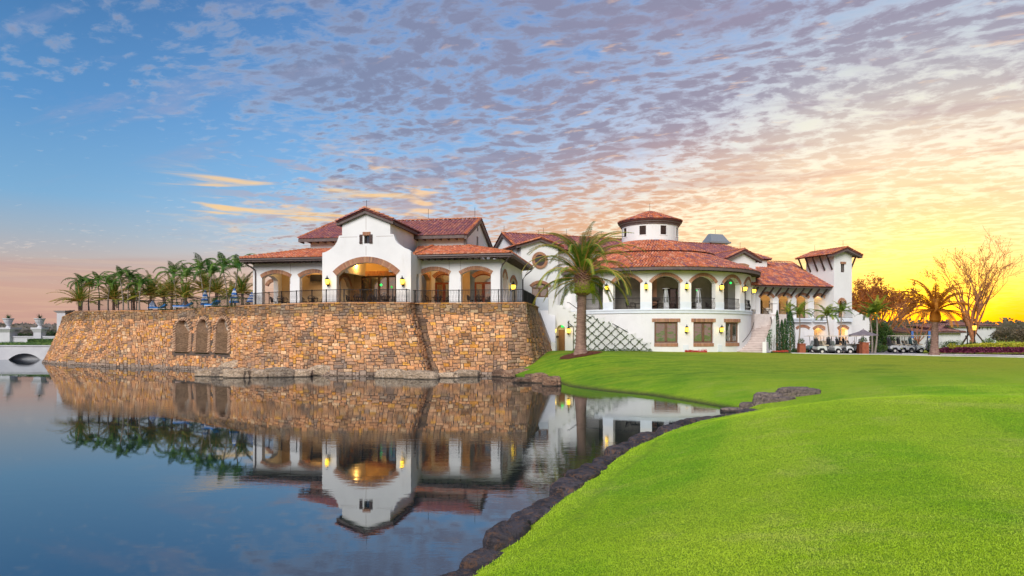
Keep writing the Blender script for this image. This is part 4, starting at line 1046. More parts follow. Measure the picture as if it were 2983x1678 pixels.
mb = MB(); wall(mb, Fw, sLc, w4['r'] + .5, TZ, WZ, WV, WV + .5, [w3, w4]); mb.build('wing_wall', M['stucco'], pav)
for w_ in (w1, w2, w3): arch_ring(pav, Fw, w_, L=.33, pitch=.14, v=WV - .05, t=.35, ext=.03)
arch_ring(pav, Fw, w4, L=.33, pitch=.14, v=WV - .05, t=.35, ext=.03, s_hi=SL + .4)
mb = MB(); wall(mb, lambda t, q, z: Fw(SR - .001 - q, t, z), .5, WV, TZ, WZ + .3, 0, .4, [OP(1.45, 2.25, TZ, FA.p(*cr(4, 420, 1010), 2)[1], FA.p(*cr(4, 420, 955), 2)[1])]); mb.build('return_wall', M['stucco'], pav)
mb = MB(); wall(mb, lambda t, q, z: Fw(SL + .001 + q, t, z), .5, WV, TZ, WZ + .3, 0, .4); mb.build('return_wall', M['stucco'], pav)
# side wall (right)
SD = 11.2; tq = lambda x: FA.t(cr(4, x, 0)[0], sRc); zq = lambda x, y: FA.q(*cr(4, x, y), sRc)[1]
so = [OP(tq(1667), tq(1725), TZ, zq(1695, 1022), zq(1695, 935)), OP(tq(1770), tq(1862), TZ, zq(1815, 1100), zq(1812, 1015))]
Ms = lambda t, q, z: Fw(sRc - q, t, z)
mb = MB(); wall(mb, Ms, WV + .5, WV + SD, TZ, WZ, 0, .5, so); mb.build('side_wall', M['stucco'], pav)
for q in so: arch_ring(pav, lambda t, v, z: Fw(sRc - v, t, z), q, L=.30, pitch=.15, v=-.04, t=.34, ext=.02)
so2 = [OP(WV + 1.2, WV + 3.6, TZ, w3['zs'], w3['zc'])]
mb = MB(); wall(mb, lambda t, q, z: Fw(sLc + q, t, z), WV + .5, UV + .35, TZ, WZ, 0, .5, so2); mb.build('side_wall', M['stucco'], pav)
# arches standing across the loggia
for s_ in (w3['r'] + .25, w1['l'] - .9 + .35):
    m_ = MB(); oo = OP(WV + .9, UV - .5, TZ, w3['zs'] - .15, w3['zc'] - .05)
    wall(m_, lambda t, q, z: Fw(s_ + q, t, z), WV + .5, UV, TZ, WZ, 0, .35, [oo]); m_.build('cross_wall', M['inner_plaster'], pav)
    arch_ring(pav, lambda t, q, z: Fw(s_ + q, t, z), oo, L=.3, pitch=.15, v=-.04, t=.42, ext=.02)
# loggia ceiling, rear lining
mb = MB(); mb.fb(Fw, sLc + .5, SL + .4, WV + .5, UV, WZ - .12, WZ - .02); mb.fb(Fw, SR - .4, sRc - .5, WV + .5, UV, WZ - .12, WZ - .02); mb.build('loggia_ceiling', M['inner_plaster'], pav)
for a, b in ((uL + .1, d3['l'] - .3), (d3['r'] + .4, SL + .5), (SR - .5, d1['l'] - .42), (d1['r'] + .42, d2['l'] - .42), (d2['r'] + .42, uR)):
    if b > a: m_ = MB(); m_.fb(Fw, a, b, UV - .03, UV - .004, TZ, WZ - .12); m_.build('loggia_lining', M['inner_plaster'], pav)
# centre porch: side linings, back wall with glazed screen, brick lintel
PV = 4.4; pl = FA.s(cr(3, 1500, 0)[0], PV); px0, pz = FA.p(*cr(3, 1795, 1085), PV); px1 = FA.s(cr(3, 2290, 0)[0], PV); px1r = crr + .4
mb = MB(); wall(mb, Fw, cl - .6, crr + .5, TZ, zcr + .9, PV, PV + .3, [OP(px0, px1, TZ, pz)]); mb.build('porch_wall', M['inner_plaster'], pav)
mb = MB(); wall(mb, lambda t, q, z: Fw(cl - .3 - q, t, z), .5, PV, TZ, zcr + .9, 0, .3, [OP(1.2, 3.6, TZ, zs - .7, zs + .1)]); wall(mb, lambda t, q, z: Fw(crr + .3 + q, t, z), .5, PV, TZ, zcr + .9, 0, .2); mb.build('porch_side_wall', M['inner_plaster'], pav)
mb = MB(); mb.fb(Fw, cl - .6, crr + .5, .5, PV, zcr + .55, zcr + .7); mb.build('porch_ceiling', M['inner_plaster'], pav)
arch_ring(pav, lambda t, q, z: Fw(cl - .3 - q, t, z), OP(1.2, 3.6, TZ, zs - .7, zs + .1), L=.3, pitch=.15, v=-.04, t=.4, ext=.02)
zl0 = pz; zl1 = FA.p(*cr(3, 1800, 1015), PV)[1]
for k in range(2): brick_band(pav, Fw, px0 - .25, px1 + .1, zl0 + (zl1 - zl0) * k / 2 + .01, zl0 + (zl1 - zl0) * (k + 1) / 2 - .01, v=PV - .1, t=.16, pitch=.14)
glazed(pav, Fw, px0, px1, TZ, pz, PV + .1, 4, 'wood_dark', bar=.13)
for s_ in (w4['r'] - 1.35,):   # hanging screen in the left loggia
    a, z1 = FA.p(*cr(3, 1080, 1062), 5.2); b, z0 = FA.p(*cr(3, 1230, 1155), 5.2); m_ = MB(); m_.fb(Fw, a, b, 5.2, 5.35, z0, z1); m_.build('wall_screen', M['screen'], pav)
    m_ = MB(); m_.fb(Fw, FA.s(cr(3, 1065, 0)[0], 5.5), SL + .4, 5.5, 5.7, TZ, WZ - .1); m_.build('loggia_lining', M['inner_plaster'], pav)
# wing roofs
roof_face(pav, [Fw(SR - .3, EV, eZ), Fw(eR, EV, eZ), Fw(uR + .02, UV, topZ), Fw(gr + .2, UV, topZ)][:4], FA.u, W_=.30, Lx=.42, name='wing_roof', single=120)
roof_face(pav, [Fw(eL, EV, eZ), Fw(SL + .15, EV, eZ), Fw(SL + 1.0, UV, topZ), Fw(uL, UV, topZ)], FA.u, W_=.30, Lx=.42, name='wing_roof', single=90)
roof_face(pav, [Fw(eR, EV, eZ), Fw(eR, WV + SD, eZ), Fw(uR + .02, WV + SD, topZ), Fw(uR + .02, UV, topZ)], FA.v, name='side_roof')
roof_face(pav, [Fw(eL, EV, eZ), Fw(eL, UV + 9, eZ), Fw(uL, UV + 9, topZ), Fw(uL, UV, topZ)], FA.v, name='side_roof')
ridge(pav, Fw(eR, EV, eZ + .05), Fw(uR, UV, topZ + .05)); ridge(pav, Fw(eL, EV, eZ + .05), Fw(uL, UV, topZ + .05))
ridge(pav, Fw(SR - .25, EV + .0, eZ + .12), Fw(SR - .25, UV, topZ + .1), W_=.34)
ridge(pav, Fw(SL + .12, EV + .0, eZ + .12), Fw(SL + .12, UV, topZ + .1), W_=.34)
eaves(pav, Fw, SR + .02, eR, EV, eZ - .02, 1.15, .56); eaves(pav, Fw, eL, SL - .02, EV, eZ - .02, 1.15, .56)
eaves(pav, Fw, EV, WV + SD, eR, eZ - .02, -(eR - sRc), .42, horiz='v')
eaves(pav, Fw, EV, UV + 9, eL, eZ - .02, (sLc - eL), .6, horiz='v')
mb = MB(); mb.tube([Fw(eR + .08, EV - .08, eZ - .1), Fw(eR + .08, WV + SD, eZ - .1)], .09, 8); mb.tube([Fw(SR, EV - .08, eZ - .12), Fw(eR + .08, EV - .08, eZ - .12)], .07, 8); mb.tube([Fw(eL, EV - .08, eZ - .12), Fw(SL, EV - .08, eZ - .12)], .07, 8); mb.build('gutter', M['gutter'], pav)
for pts in ([Fw(eR - .2, EV, eZ - .35), Fw(sRc + .1, WV - .08, WZ - .5), Fw(sRc - .05, WV - .09, WZ - .9), Fw(sRc - .05, WV - .09, TZ)],
            [Fw(eR - .05, WV + SD - .1, eZ - .35), Fw(sRc + .4, WV + SD - .1, WZ - .45), Fw(sRc + .08, WV + SD - .1, WZ - .9), Fw(sRc + .08, WV + SD - .1, TZ)],
            [Fw(eL + .3, EV + .2, eZ - .35), Fw(sLc + .25, WV - .08, WZ - .6), Fw(sLc + .28, WV - .08, WZ - .9), Fw(sLc + .28, WV - .08, TZ)]):
    mb = MB(); mb.tube(pts, .06, 8); mb.build('downpipe', M['gutter'], pav)
# shallow render joints
mb = MB()
for s_, z0, z1, v in ((mid, zcr + .6, wb - .2, 0), (mid, wt + .4, pk[1] - .1, 0), (w1['r'] + .02, WZ - 1.9, WZ - .1, WV), (w2['l'] - .02, WZ - 1.9, WZ - .1, WV), (w3['r'] + .05, WZ - 1.9, WZ - .1, WV)): mb.fb(Fw, s_ - .012, s_ + .012, v - .004, v, z0, z1)
mb.fb(Fw, gl - .2, wl - .6, -.004, 0, wt - .15, wt - .125); mb.fb(Fw, wr + .6, gr + .3, -.004, 0, wt - .15, wt - .125)
mb.build('render_joint', M['brick_bed'], pav)
# lamps
for k, px, nm in ((0, 1340, 'lit wall lantern left of the big brick porch arch'), (1, 2390, 'lit wall lantern right of the big brick porch arch')):
    s_, z_ = A(3, px, 1165); lantern(Fw, s_, z_, nm, size=1.25, en=14)
t_, z_ = FA.q(*cr(4, 1765, 1140), sRc); lantern(lambda a, b, c: Fw(sRc - b, a, c), t_, z_, 'lit wall lantern on the side wall of the pavilion between two narrow arches', size=1.3, en=10)
def room_light(p, e, c=(1, .66, .28), r=.25, parent=None):
    ld = bpy.data.lights.new('ceiling_lamp', 'POINT'); ld.energy = e; ld.color = c; ld.shadow_soft_size = r
    lo = bpy.data.objects.new('ceiling_lamp', ld); COL.objects.link(lo); lo.visible_glossy = False; lo.location = p; lo.parent = parent
room_light(Fw(FA.s(cr(3, 1745, 0)[0], 2.2), 2.2, zcr + .1), 190, (1, .52, .12), parent=pav)
room_light(Fw((w1['l'] + w1['r']) / 2, 5, WZ - .6), 80, (1, .60, .24), parent=pav); room_light(Fw((w2['l'] + w2['r']) / 2, 5, WZ - .6), 60, (1, .62, .28), parent=pav)
room_light(Fw((w3['l'] + w3['r']) / 2, 5.2, WZ - .6), 45, parent=pav); room_light(Fw(w4['l'] + .6, 4.6, WZ - .6), 45, parent=pav)
# ================================================================== clubhouse with rotunda
club = thing('clubhouse', 'white stucco clubhouse with arcaded rotunda, cupola and square tower beyond the lawn', 'building')
FB = Frame(-.9, 76, 20); Bw = FB.w
RC = Vector((81.2 * math.sin(R(11.67)), 81.2 * math.cos(R(11.67)), 0)); RW = 11.4; A0 = -(math.pi / 2) - R(11.67)   # direction from the centre towards the viewer
def RM(s, v, z, Rr=RW):      # s arc length (right positive), v inwards
    a = A0 + s / RW; r = Rr - v; return Vector((RC.x + r * math.cos(a), RC.y + r * math.sin(a), z))
def rs_(px):                 # arc length of the near side point seen at px
    best = None
    for i in range(-1000, 1001):
        s = i / 1000 * RW * 1.7; p = RM(s, 0, 0); x = CX + F * p.x / p.y; d = abs(x - px) + (1e3 if (p - Vector((0, 0, 0))).dot((p - RC)) > 0 else 0)
        if best is None or d < best[0]: best = (d, s)
    return best[1]
def rz(py, s): return zat(py, RM(s, 0, 0).y)
GB = 1.15
sA = [R(8.1 + 20.3 * k) * RW for k in (-2, -1, 0, 1, 2, 3)]; hwA = .5 * abs(rs_(711) if 0 else 2.86)
s2a, s2b = rs_(1640), rs_(1711); hw = (s2b - s2a) / 2; sA = [(s2a + s2b) / 2 + R(20.3 * k) * RW for k in (-2, -1, 0, 1, 2, 3)]
zb = rz(777, sA[2]); zsp = rz(711, sA[2]); zcn = rz(694, sA[2]); zWt = rz(680.5, sA[2])
opsR = [OP(s - hw, s + hw, zb, zsp, zcn) for s in sA]
wz0, wz1 = rz(863, sA[2]), rz(810, sA[2]); whw = (rs_(1704) - rs_(1645)) / 2
opsL = [OP(s - whw, s + whw, wz0, wz1) for s in sA[2:5]]
SS0, SS1 = -R(50) * RW, R(128) * RW
mb = MB(); wall(mb, RM, SS0, SS1, GB, zWt, 0, .55, opsR + opsL, step=.5); mb.build('rotunda_wall', M['stucco'], club)
for o in opsR: arch_ring(club, RM, o, L=.34, pitch=.15, v=-.05, t=.45, ext=.04)
for o in opsL:
    brick_band(club, RM, o['l'] - .25, o['r'] + .25, o['zb'] * 0 + wz1 + .01, wz1 + .36, pitch=.13, v=-.06, t=.25)
    brick_band(club, RM, o['l'] - .02, o['r'] + .02, wz0 - .36, wz0 - .01, pitch=.13, v=-.05, t=.25, name='brick_sill')
    glazed(club, RM, o['l'] + .02, o['r'] - .02, wz0 + .01, wz1 - .01, .14, 2, 'wood_brown', name='window', bar=.16)
# base course and moulding, dado panels on the piers
mb = MB(); n_ = 120
for (za, zb_, out) in ((zb - .42, zb - .16, .10), (zb - .16, zb - .02, .16)):
    for k in range(n_):
        a, b = SS0 + (SS1 - SS0) * k / n_, SS0 + (SS1 - SS0) * (k + 1) / n_; mb.fb(RM, a, b, -out, -.002, za, zb_)
mb.build('string_course', M['stucco_blue'], club)
zd = rz(759, sA[2])
for k in range(len(sA) - 1):
    m_ = MB(); a, b = sA[k] + hw, sA[k + 1] - hw
    for q in range(3): m_.fb(RM, a + (b - a) * q / 3, a + (b - a) * (q + 1) / 3, -.03, -.002, zb - .015, zd)
    m_.build('pier_base', M['stucco_blue'], club)
    if k >= 1 and k < 4:
        m_ = MB(); a, b = sA[k] + whw + .55, sA[k + 1] - whw - .55
        if k >= 2: 
            for q in range(2): m_.fb(RM, a + (b - a) * q / 2, a + (b - a) * (q + 1) / 2, -.05, -.002, GB + .2, rz(868, sA[2]))
            m_.build('pier_base', M['stucco_blue'], club)
# deck, ceiling and inner drum
mb = MB(); mb.lathe((RC.x, RC.y, 0), [(3, zb - .12), (RW - .54, zb - .12)], 64); mb.build('balcony_floor', M['paving'], club)
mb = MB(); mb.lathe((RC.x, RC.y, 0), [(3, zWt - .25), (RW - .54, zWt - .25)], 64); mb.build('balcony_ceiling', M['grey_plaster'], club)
IR = 3.6
def RI(s, v, z): return RM(s, v + IR, z)
mb = MB(); ops_i = [OP(sA[3] - 3.6, sA[3] + .8, zb - .12, zsp - .35)]
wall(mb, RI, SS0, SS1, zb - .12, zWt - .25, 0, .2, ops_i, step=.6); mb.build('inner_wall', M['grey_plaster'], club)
glazed(club, RI, sA[3] - 3.6, sA[3] + .8, zb - .1, zsp - .36, .1, 4, 'wood_dark', glass='glass_dark', bar=.08)
mb = MB(); mb.fb(RM, sA[2] - 2.2, sA[2] - .75, 2.2, 3.3, zb - .1, zWt - .26); mb.build('brick_pier', M['brick'], club)
mb = MB(); mb.fb(RM, sA[2] - 2.4, sA[2] - .3, 2.0, 3.35, zb + .95, zb + 1.3); mb.build('mantel', M['wood_dark'], club)
# conical roof in two tiers
RE = 12.35; zRe = rz(672, sA[2]) + .0; Yd = (RC.length - 3.3) * .98
zRe = H + (HY - 671.5) / F * ((RC.length - RE) * .98); zDr = H + (HY - 607) / F * Yd
def cone(r0, z0, r1, z1, name, a_from, a_to, pal=None, W_=.30, Lx=.44, c=RC, single=0):
    e = bpy.data.objects.new(name, None); COL.objects.link(e); e.parent = club
    m_ = MB(); m_.lathe((c.x, c.y, 0), [(r0, z0 - .14), (r0, z0 - .03), (r1, z1 - .03)], 96); m_.build('roof_bed', M['tile_bed'], e)
    sl_ = math.hypot(r0 - r1, z1 - z0); rows = int(sl_ / Lx); mm = MB(); ang = math.atan2(z1 - z0, r0 - r1)
    for q in range(rows):
        t = (q + .4) / rows; r = r0 + (r1 - r0) * t; z = z0 + (z1 - z0) * t; n = max(8, int((a_to - a_from) * r / W_))
        wq = (a_to - a_from) * r / n
        vs, fs = tile_geo(wq * .95, sl_ / rows * 1.14); V = np.array(vs)
        for k in range(n):
            a = a_from + (a_to - a_from) * (k + .5) / n; rad = Vector((math.cos(a), math.sin(a), 0))
            g = (-rad * math.cos(ang) + Vector((0, 0, math.sin(ang)))); nn = (rad * math.sin(ang) + Vector((0, 0, math.cos(ang)))); ee = g.cross(nn)
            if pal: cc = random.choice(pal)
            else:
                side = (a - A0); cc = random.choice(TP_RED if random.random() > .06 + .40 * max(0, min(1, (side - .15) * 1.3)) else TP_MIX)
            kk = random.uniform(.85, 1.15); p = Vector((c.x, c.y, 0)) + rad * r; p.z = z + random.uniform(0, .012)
            if q < 2 and single > 0 and abs(a - A0) < .75: 
                single -= 1; m3 = Matrix((ee, g, nn)).transposed().to_4x4(); m3.translation = p; link('roof_tile', tile_mesh(cc, wq * .95, sl_ / rows * 1.14), e, m3); continue
            mm.add((V @ np.array([ee, g, nn]) + np.array(p)).tolist(), fs, (cc[0] * kk, cc[1] * kk, cc[2] * kk, 1))
    o = mm.build('roof_tiles', M['tile'], e); o['kind'] = 'stuff'; return e
rm_, zm_ = 7.2, zRe + (zDr - zRe) * (RE - 7.2) / (RE - 3.3)
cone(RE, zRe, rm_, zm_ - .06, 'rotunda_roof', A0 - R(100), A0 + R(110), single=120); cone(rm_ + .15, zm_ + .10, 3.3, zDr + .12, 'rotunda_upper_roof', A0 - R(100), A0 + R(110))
m_ = MB(); m_.lathe((RC.x, RC.y, 0), [(RE - .02, zRe - .30), (RE + .05, zRe - .30), (RE + .05, zRe - .02)], 96); m_.build('fascia', M['fascia'], club)
m_ = MB(); m_.lathe((RC.x, RC.y, 0), [(RE - .02, zRe - .12), (RW - .2, zRe + .15)], 96); m_.build('soffit', M['soffit'], club)
for k in range(-34, 44):
    a = k * .62; 
    m_ = MB(); 
    m_.hexa([RM(a - .05, -(RE - RW) + .02, zRe - .30), RM(a + .05, -(RE - RW) + .02, zRe - .30), RM(a + .05, 0, zRe - .26), RM(a - .05, 0, zRe - .26), RM(a - .05, -(RE - RW) + .02, zRe - .12), RM(a + .05, -(RE - RW) + .02, zRe - .12), RM(a + .05, 0, zRe + .02), RM(a - .05, 0, zRe + .02)]); m_.build('rafter', M['fascia'], club)
# cupola
DR = 3.3; zC1 = H + (HY - 572) / F * Yd; cz = lambda py: H + (HY - py) / F * Yd
def DM(s, v, z): a = A0 + s / DR; r = DR - v; return Vector((RC.x + r * math.cos(a), RC.y + r * math.sin(a), z))
dw = []; 
for ang in (-60, -14, 28, 72, 118, 165, 210, 255): dw.append(OP(R(ang) * DR - .38, R(ang) * DR + .38, cz(589.5), cz(567)))
mb = MB(); wall(mb, DM, -math.pi * DR * .5, math.pi * DR * 1.5, zDr - .6, cz(558), 0, .3, dw, step=.3, caps=(False, False)); mb.build('cupola_drum', M['stucco'], club)
for o in dw:
    e = bpy.data.objects.new('louvred_shutter', None); COL.objects.link(e); e.parent = club
    m_ = MB(); m_.fb(DM, o['l'], o['r'], .16, .2, o['zb'], o['zs']); m_.build('backing', M['shutter'], e)
    m_ = MB(); m_.fb(DM, o['l'] - .08, o['r'] + .08, -.05, -.003, o['zb'] - .10, o['zb'] - .005); m_.fb(DM, o['l'] - .08, o['l'] - .004, -.04, -.003, o['zb'], o['zs'] + .06); m_.fb(DM, o['r'] + .004, o['r'] + .08, -.04, -.003, o['zb'], o['zs'] + .06); m_.fb(DM, o['l'] - .08, o['r'] + .08, -.04, -.003, o['zs'] + .005, o['zs'] + .08); m_.build('surround', M['stucco'], e)
    for k in range(9):
        z = o['zb'] + (o['zs'] - o['zb']) * (k + .5) / 9; m_ = MB()
        m_.hexa([DM(o['l'], .04, z - .05), DM(o['r'], .04, z - .05), DM(o['r'], .13, z + .03), DM(o['l'], .13, z + .03), DM(o['l'], .04, z - .03), DM(o['r'], .04, z - .03), DM(o['r'], .13, z + .05), DM(o['l'], .13, z + .05)]); m_.build('louvre', M['shutter'], e)
ze_ = cz(550); CR_ = 3.72
m_ = MB(); m_.lathe((RC.x, RC.y, 0), [(DR - .1, ze_ - .62), (DR + .12, ze_ - .56), (DR + .14, ze_ - .4), (DR + .28, ze_ - .34), (DR + .3, ze_ - .18), (CR_ - .03, ze_ - .12), (CR_, ze_ - .02), (CR_ - .1, ze_)], 64); m_.build('cupola_cornice', M['fascia'], club)
za_ = H + (HY - 533) / F * RC.y; cone(CR_, ze_, .15, za_, 'cupola_roof', A0 - math.pi, A0 + math.pi, pal=TP_RED + TP_MIX, W_=.27, Lx=.36)
m_ = MB(); m_.lathe((RC.x, RC.y, za_ - .1), [(.25, 0), (.12, .12), (0, .2)], 10); m_.build('finial', M['tile_bed'], club); lightning_rod(club, (RC.x, RC.y, za_), 1.0)
# dark lead flashing at drum foot
m_ = MB(); m_.lathe((RC.x, RC.y, 0), [(DR + .3, zDr + .06), (DR + .02, zDr + .2)], 48); m_.build('flashing', M['gutter'], club)

# ---- long hall roof behind
HZr = zat(587.6, 76); HZe = HZr - 2.15; HA = 4.6; s_end = FB.s(1815, 0)
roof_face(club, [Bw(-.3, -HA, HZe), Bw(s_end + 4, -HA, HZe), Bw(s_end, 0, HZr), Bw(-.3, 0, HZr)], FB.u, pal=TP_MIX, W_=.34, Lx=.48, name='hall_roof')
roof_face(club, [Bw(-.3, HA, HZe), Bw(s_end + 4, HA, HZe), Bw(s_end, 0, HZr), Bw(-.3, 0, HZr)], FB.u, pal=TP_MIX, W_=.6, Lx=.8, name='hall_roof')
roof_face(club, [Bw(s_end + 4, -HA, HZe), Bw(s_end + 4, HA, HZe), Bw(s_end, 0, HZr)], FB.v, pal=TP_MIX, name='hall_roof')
ridge(club, Bw(-.3, 0, HZr + .05), Bw(s_end, 0, HZr + .05)); ridge(club, Bw(s_end + 4, -HA, HZe + .05), Bw(s_end, 0, HZr + .05))
for sg in (-1, 1): ridge(club, Bw(-.2, sg * HA, HZe + .06), Bw(-.2, 0, HZr + .06), W_=.3)
for px in (1480, 1660, 1765, 1925, 2050):
    x = px * .86356 + .0; lightning_rod(club, Bw(FB.s(1268 + (px - 1480) * .55, 0), 0, HZr), .9)
mb = MB(); wall(mb, lambda t, q, z: Bw(q, t, z), -HA + .3, HA - .3, TZ, piecewise([(-HA + .3, HZe - .05), (0, HZr - .2), (HA - .3, HZe - .05)]), 0, .3, bps=[0]); mb.build('hall_end_wall', M['stucco'], club)
mb = MB(); wall(mb, Bw, 0, s_end + 3.6, GB, HZe - .1, -HA + .35, -HA + .7); wall(mb, Bw, 0, s_end + 3.6, GB, HZe - .1, HA - .7, HA - .35); mb.build('hall_wall', M['stucco'], club)
for sg in (-1, 1):
    m_ = MB(); m_.hexa([Bw(-.28, sg * HA, HZe - .34), Bw(-.02, sg * HA, HZe - .34), Bw(-.02, 0, HZr - .36), Bw(-.28, 0, HZr - .36), Bw(-.28, sg * HA, HZe - .02), Bw(-.02, sg * HA, HZe - .02), Bw(-.02, 0, HZr - .04), Bw(-.28, 0, HZr - .04)]); m_.build('barge_board', M['fascia'], club)
def gable_front(F_, v, pkpx, lpx, rpx, tile_pk, zbase, ops, depth, name, ohs=.55, front=.35, lean=0):
    """gabled block: wall peak, left and right wall corners at eaves height given as picture points"""
    s0, z0 = F_.p(*lpx, v); s1, z1 = F_.p(*rpx, v); sp, zp = F_.p(*pkpx, v); sp = (s0 + s1) / 2; z0 = z1 = (z0 + z1) / 2
    m_ = MB(); wall(m_, F_.w, s0, s1, zbase, piecewise([(s0, z0), (sp, zp), (s1, z1)]), v, v + .4, ops, bps=[sp]); m_.build(name, M['stucco'], club)
    m_ = MB(); wall(m_, lambda t, q, z: F_.w(s0 + q, t, z), v + .4, v + depth, zbase, z0, 0, .3); wall(m_, lambda t, q, z: F_.w(s1 - q, t, z), v + .4, v + depth, zbase, z1, 0, .3); m_.build('gable_side_wall', M['stucco'], club)
    zR = zp + .28; sl = (zp - z0) / ((s1 - s0) / 2); zE = zR - sl * ((s1 - s0) / 2 + ohs)
    for sg, se in ((-1, s0 - ohs), (1, s1 + ohs)):
        roof_face(club, [F_.w(se, v - front, zE), F_.w(se, v + depth, zE), F_.w(sp, v + depth, zR), F_.w(sp, v - front, zR)], F_.v, pal=TP_RED if lean else TP_MIX, name='gable_roof')
        ridge(club, F_.w(se, v - front + .08, zE + .05), F_.w(sp, v - front + .08, zR + .05), W_=.28)
        m_ = MB(); m_.hexa([F_.w(se, v - front + .05, zE - .34), F_.w(sp, v - front + .05, zR - .36), F_.w(sp, v - .003, zR - .36), F_.w(se, v - .003, zE - .34), F_.w(se, v - front + .05, zE - .05), F_.w(sp, v - front + .05, zR - .05), F_.w(sp, v - .003, zR - .05), F_.w(se, v - .003, zE - .05)]); m_.build('barge_board', M['fascia'], club)
        m_ = MB(); a, b = sorted((se, se - sg * ohs)); m_.fb(F_.w, a, b, v, v + depth, zE - .22, zE - .12); m_.build('soffit', M['soffit'], club)
    ridge(club, F_.w(sp, v - front, zR + .05), F_.w(sp, v + depth, zR + .05))
    lightning_rod(club, F_.w(sp, v + .3, zR), .9)
    return s0, s1, sp, z0, zp
# gable with the round window
MV = -5.0
ml, mzs = FB.p(*cr(5, 625, 945), MV); mr, _ = FB.p(*cr(5, 860, 945), MV); mzc = FB.p(*cr(5, 735, 895), MV)[1]; mzb = FB.p(*cr(5, 700, 1090), MV)[1]
o_m = OP(ml, mr, mzb, mzs, mzc)
o_low = OP(FB.s(1367, MV), FB.s(1377, MV), FB.p(1372, 781, MV)[1], FB.p(1372, 756, MV)[1])
gs0, gs1, gsp, gz0, gzp = gable_front(FB, MV, cr(4, 2180, 492), cr(4, 1922, 612), (1404, 617), None, GB, [o_m, o_low], 5.5, 'round_window_gable', lean=1)
arch_ring(club, Bw, o_m, L=.32, pitch=.14, v=MV - .05, t=.25, ext=.08)
glazed(club, Bw, ml, mr, mzb, mzs, MV + .15, 2, 'wood_brown', arch=o_m['f'], trans=mzs - .05, name='window', bar=.12)
rx, rzz = FB.p(*cr(5, 735, 572), MV); rr = .62
e = bpy.data.objects.new('round_window', None); COL.objects.link(e); e.parent = club
m_ = MB(); m_.tube([Bw(rx, MV - .02, rzz), Bw(rx, MV + .02, rzz)], rr, 24); m_.build('pane', M['glass_dark'], e)
for k in range(26):
    a = 2 * math.pi * k / 26; U = FB.u; Z = Vector((0, 0, 1)); rad = U * math.cos(a) + Z * math.sin(a); ax = -U * math.sin(a) + Z * math.cos(a)
    brick_obj(e, Bw(rx, MV - .04, rzz) + rad * (rr + .14), ax, rad, U.cross(Z), (2 * math.pi * (rr + .14) / 26 * .88, .30, .16))
m_ = MB(); m_.fb(Bw, gs0, gs1 + 1.5, MV - .10, MV - .004, FB.p(1350, 790, MV)[1], FB.p(1350, 783, MV)[1]); m_.build('string_course', M['stucco_blue'], club)
m_ = MB(); m_.fb(Bw, FB.s(1347, MV), FB.s(1381, MV), MV - .06, MV - .005, FB.p(1350, 783, MV)[1], FB.p(1350, 751, MV)[1] * 0 + mzb - .05); m_.build('pier_base', M['stucco_blue'], club)
# link wall between the gable and rotunda with the covered landing
LV = -4.2; l0 = gs1 + .02; l1 = FB.s(1500, LV)
mb = MB(); wall(mb, Bw, l0, l1 + 1.5, GB, HZe - 2.6, LV, LV + .35, [OP(FB.s(cr(5, 1085, 0)[0], LV), FB.s(cr(5, 1085, 0)[0], LV) + 1.2, TZ - .2, TZ + 2.2, TZ + 2.6)]); mb.build('link_wall', M['stucco'], club)
# small vaulted tile porch roof left of the rotunda
# ---- second gable, right of the cupola
FWg = Frame(at(1901, HY, 78).x, 78, 20); Ww = FWg.w
g2 = gable_front(FWg, -.8, cr(6, 1975, 652), cr(6, 1790, 742), cr(6, 2178, 768), None, 6.0, [], 9, 'east_gable_wall', ohs=.6, front=.5)
ax_, az_ = FWg.p(*cr(6, 1985, 900), -.8); oo = OP(ax_ - .85, ax_ + .85, az_ - 1, az_ + .3, FWg.p(*cr(6, 1985, 845), -.8)[1]); arch_ring(club, Ww, oo, L=.32, pitch=.16, v=-.85, t=.2)
# chimney
chs = FB.s(cr(6, 1612, 0)[0], .8); chz = HZr
mb = MB(); mb.fb(Bw, chs - 1.25, chs + 1.25, -.1, 1.6, HZr - 1, FB.p(*cr(6, 1600, 535), .8)[1]); mb.build('chimney', M['stucco'], club)
z0 = FB.p(*cr(6, 1600, 535), .8)[1]; z1 = FB.p(*cr(6, 1640, 400), .8)[1]
mb = MB(); mb.fb(Bw, chs - 1.6, chs + 1.6, -.35, 1.9, z0, z0 + .22); mb.hexa([Bw(chs - 1.4, -.25, z0 + .22), Bw(chs + 1.4, -.25, z0 + .22), Bw(chs + 1.4, 1.8, z0 + .22), Bw(chs - 1.4, 1.8, z0 + .22), Bw(chs - .95, .55, z1), Bw(chs + .95, .55, z1), Bw(chs + .95, 1.0, z1), Bw(chs - .95, 1.0, z1)]); mb.build('chimney_cap', M['metal_grey'], club)
lightning_rod(club, Bw(chs, .8, z1), .7)

# ================================================================== arcade wing
wl_ = .02; wr_ = FWg.s(cr(8, 1836, 0)[0], 0); _, WE = FWg.p(*cr(8, 900, 722), -1.2)
WE = (FWg.p(*cr(8, 760, 726), -1.2)[1] + FWg.p(*cr(8, 1860, 752), -1.2)[1]) / 2
def W8(x, y, v=0): return FWg.p(*cr(8, x, y), v)
def wo(l, r, sp, cn, zb_): a, z = W8(l, sp); b, _ = W8(r, sp); return OP(a, b, zb_, z, W8((l + r) / 2, cn)[1])
zwf = W8(1300, 1192)[1]; zgf = GB
up = [wo(797, 973, 905, 858, zwf), wo(1055, 1226, 908, 867, zwf), wo(1305, 1470, 912, 873, zwf), wo(1553, 1708, 916, 880, zwf)]
lowz = zgf; dn = [wo(1552, 1706, 1358, 1326, lowz)]
blind = wo(1312, 1474, 1352, 1322, lowz)
mb = MB(); wall(mb, Ww, wl_, wr_ + .2, GB, WE - .05, 0, .5, up + dn); mb.build('arcade_wall', M['stucco'], club)
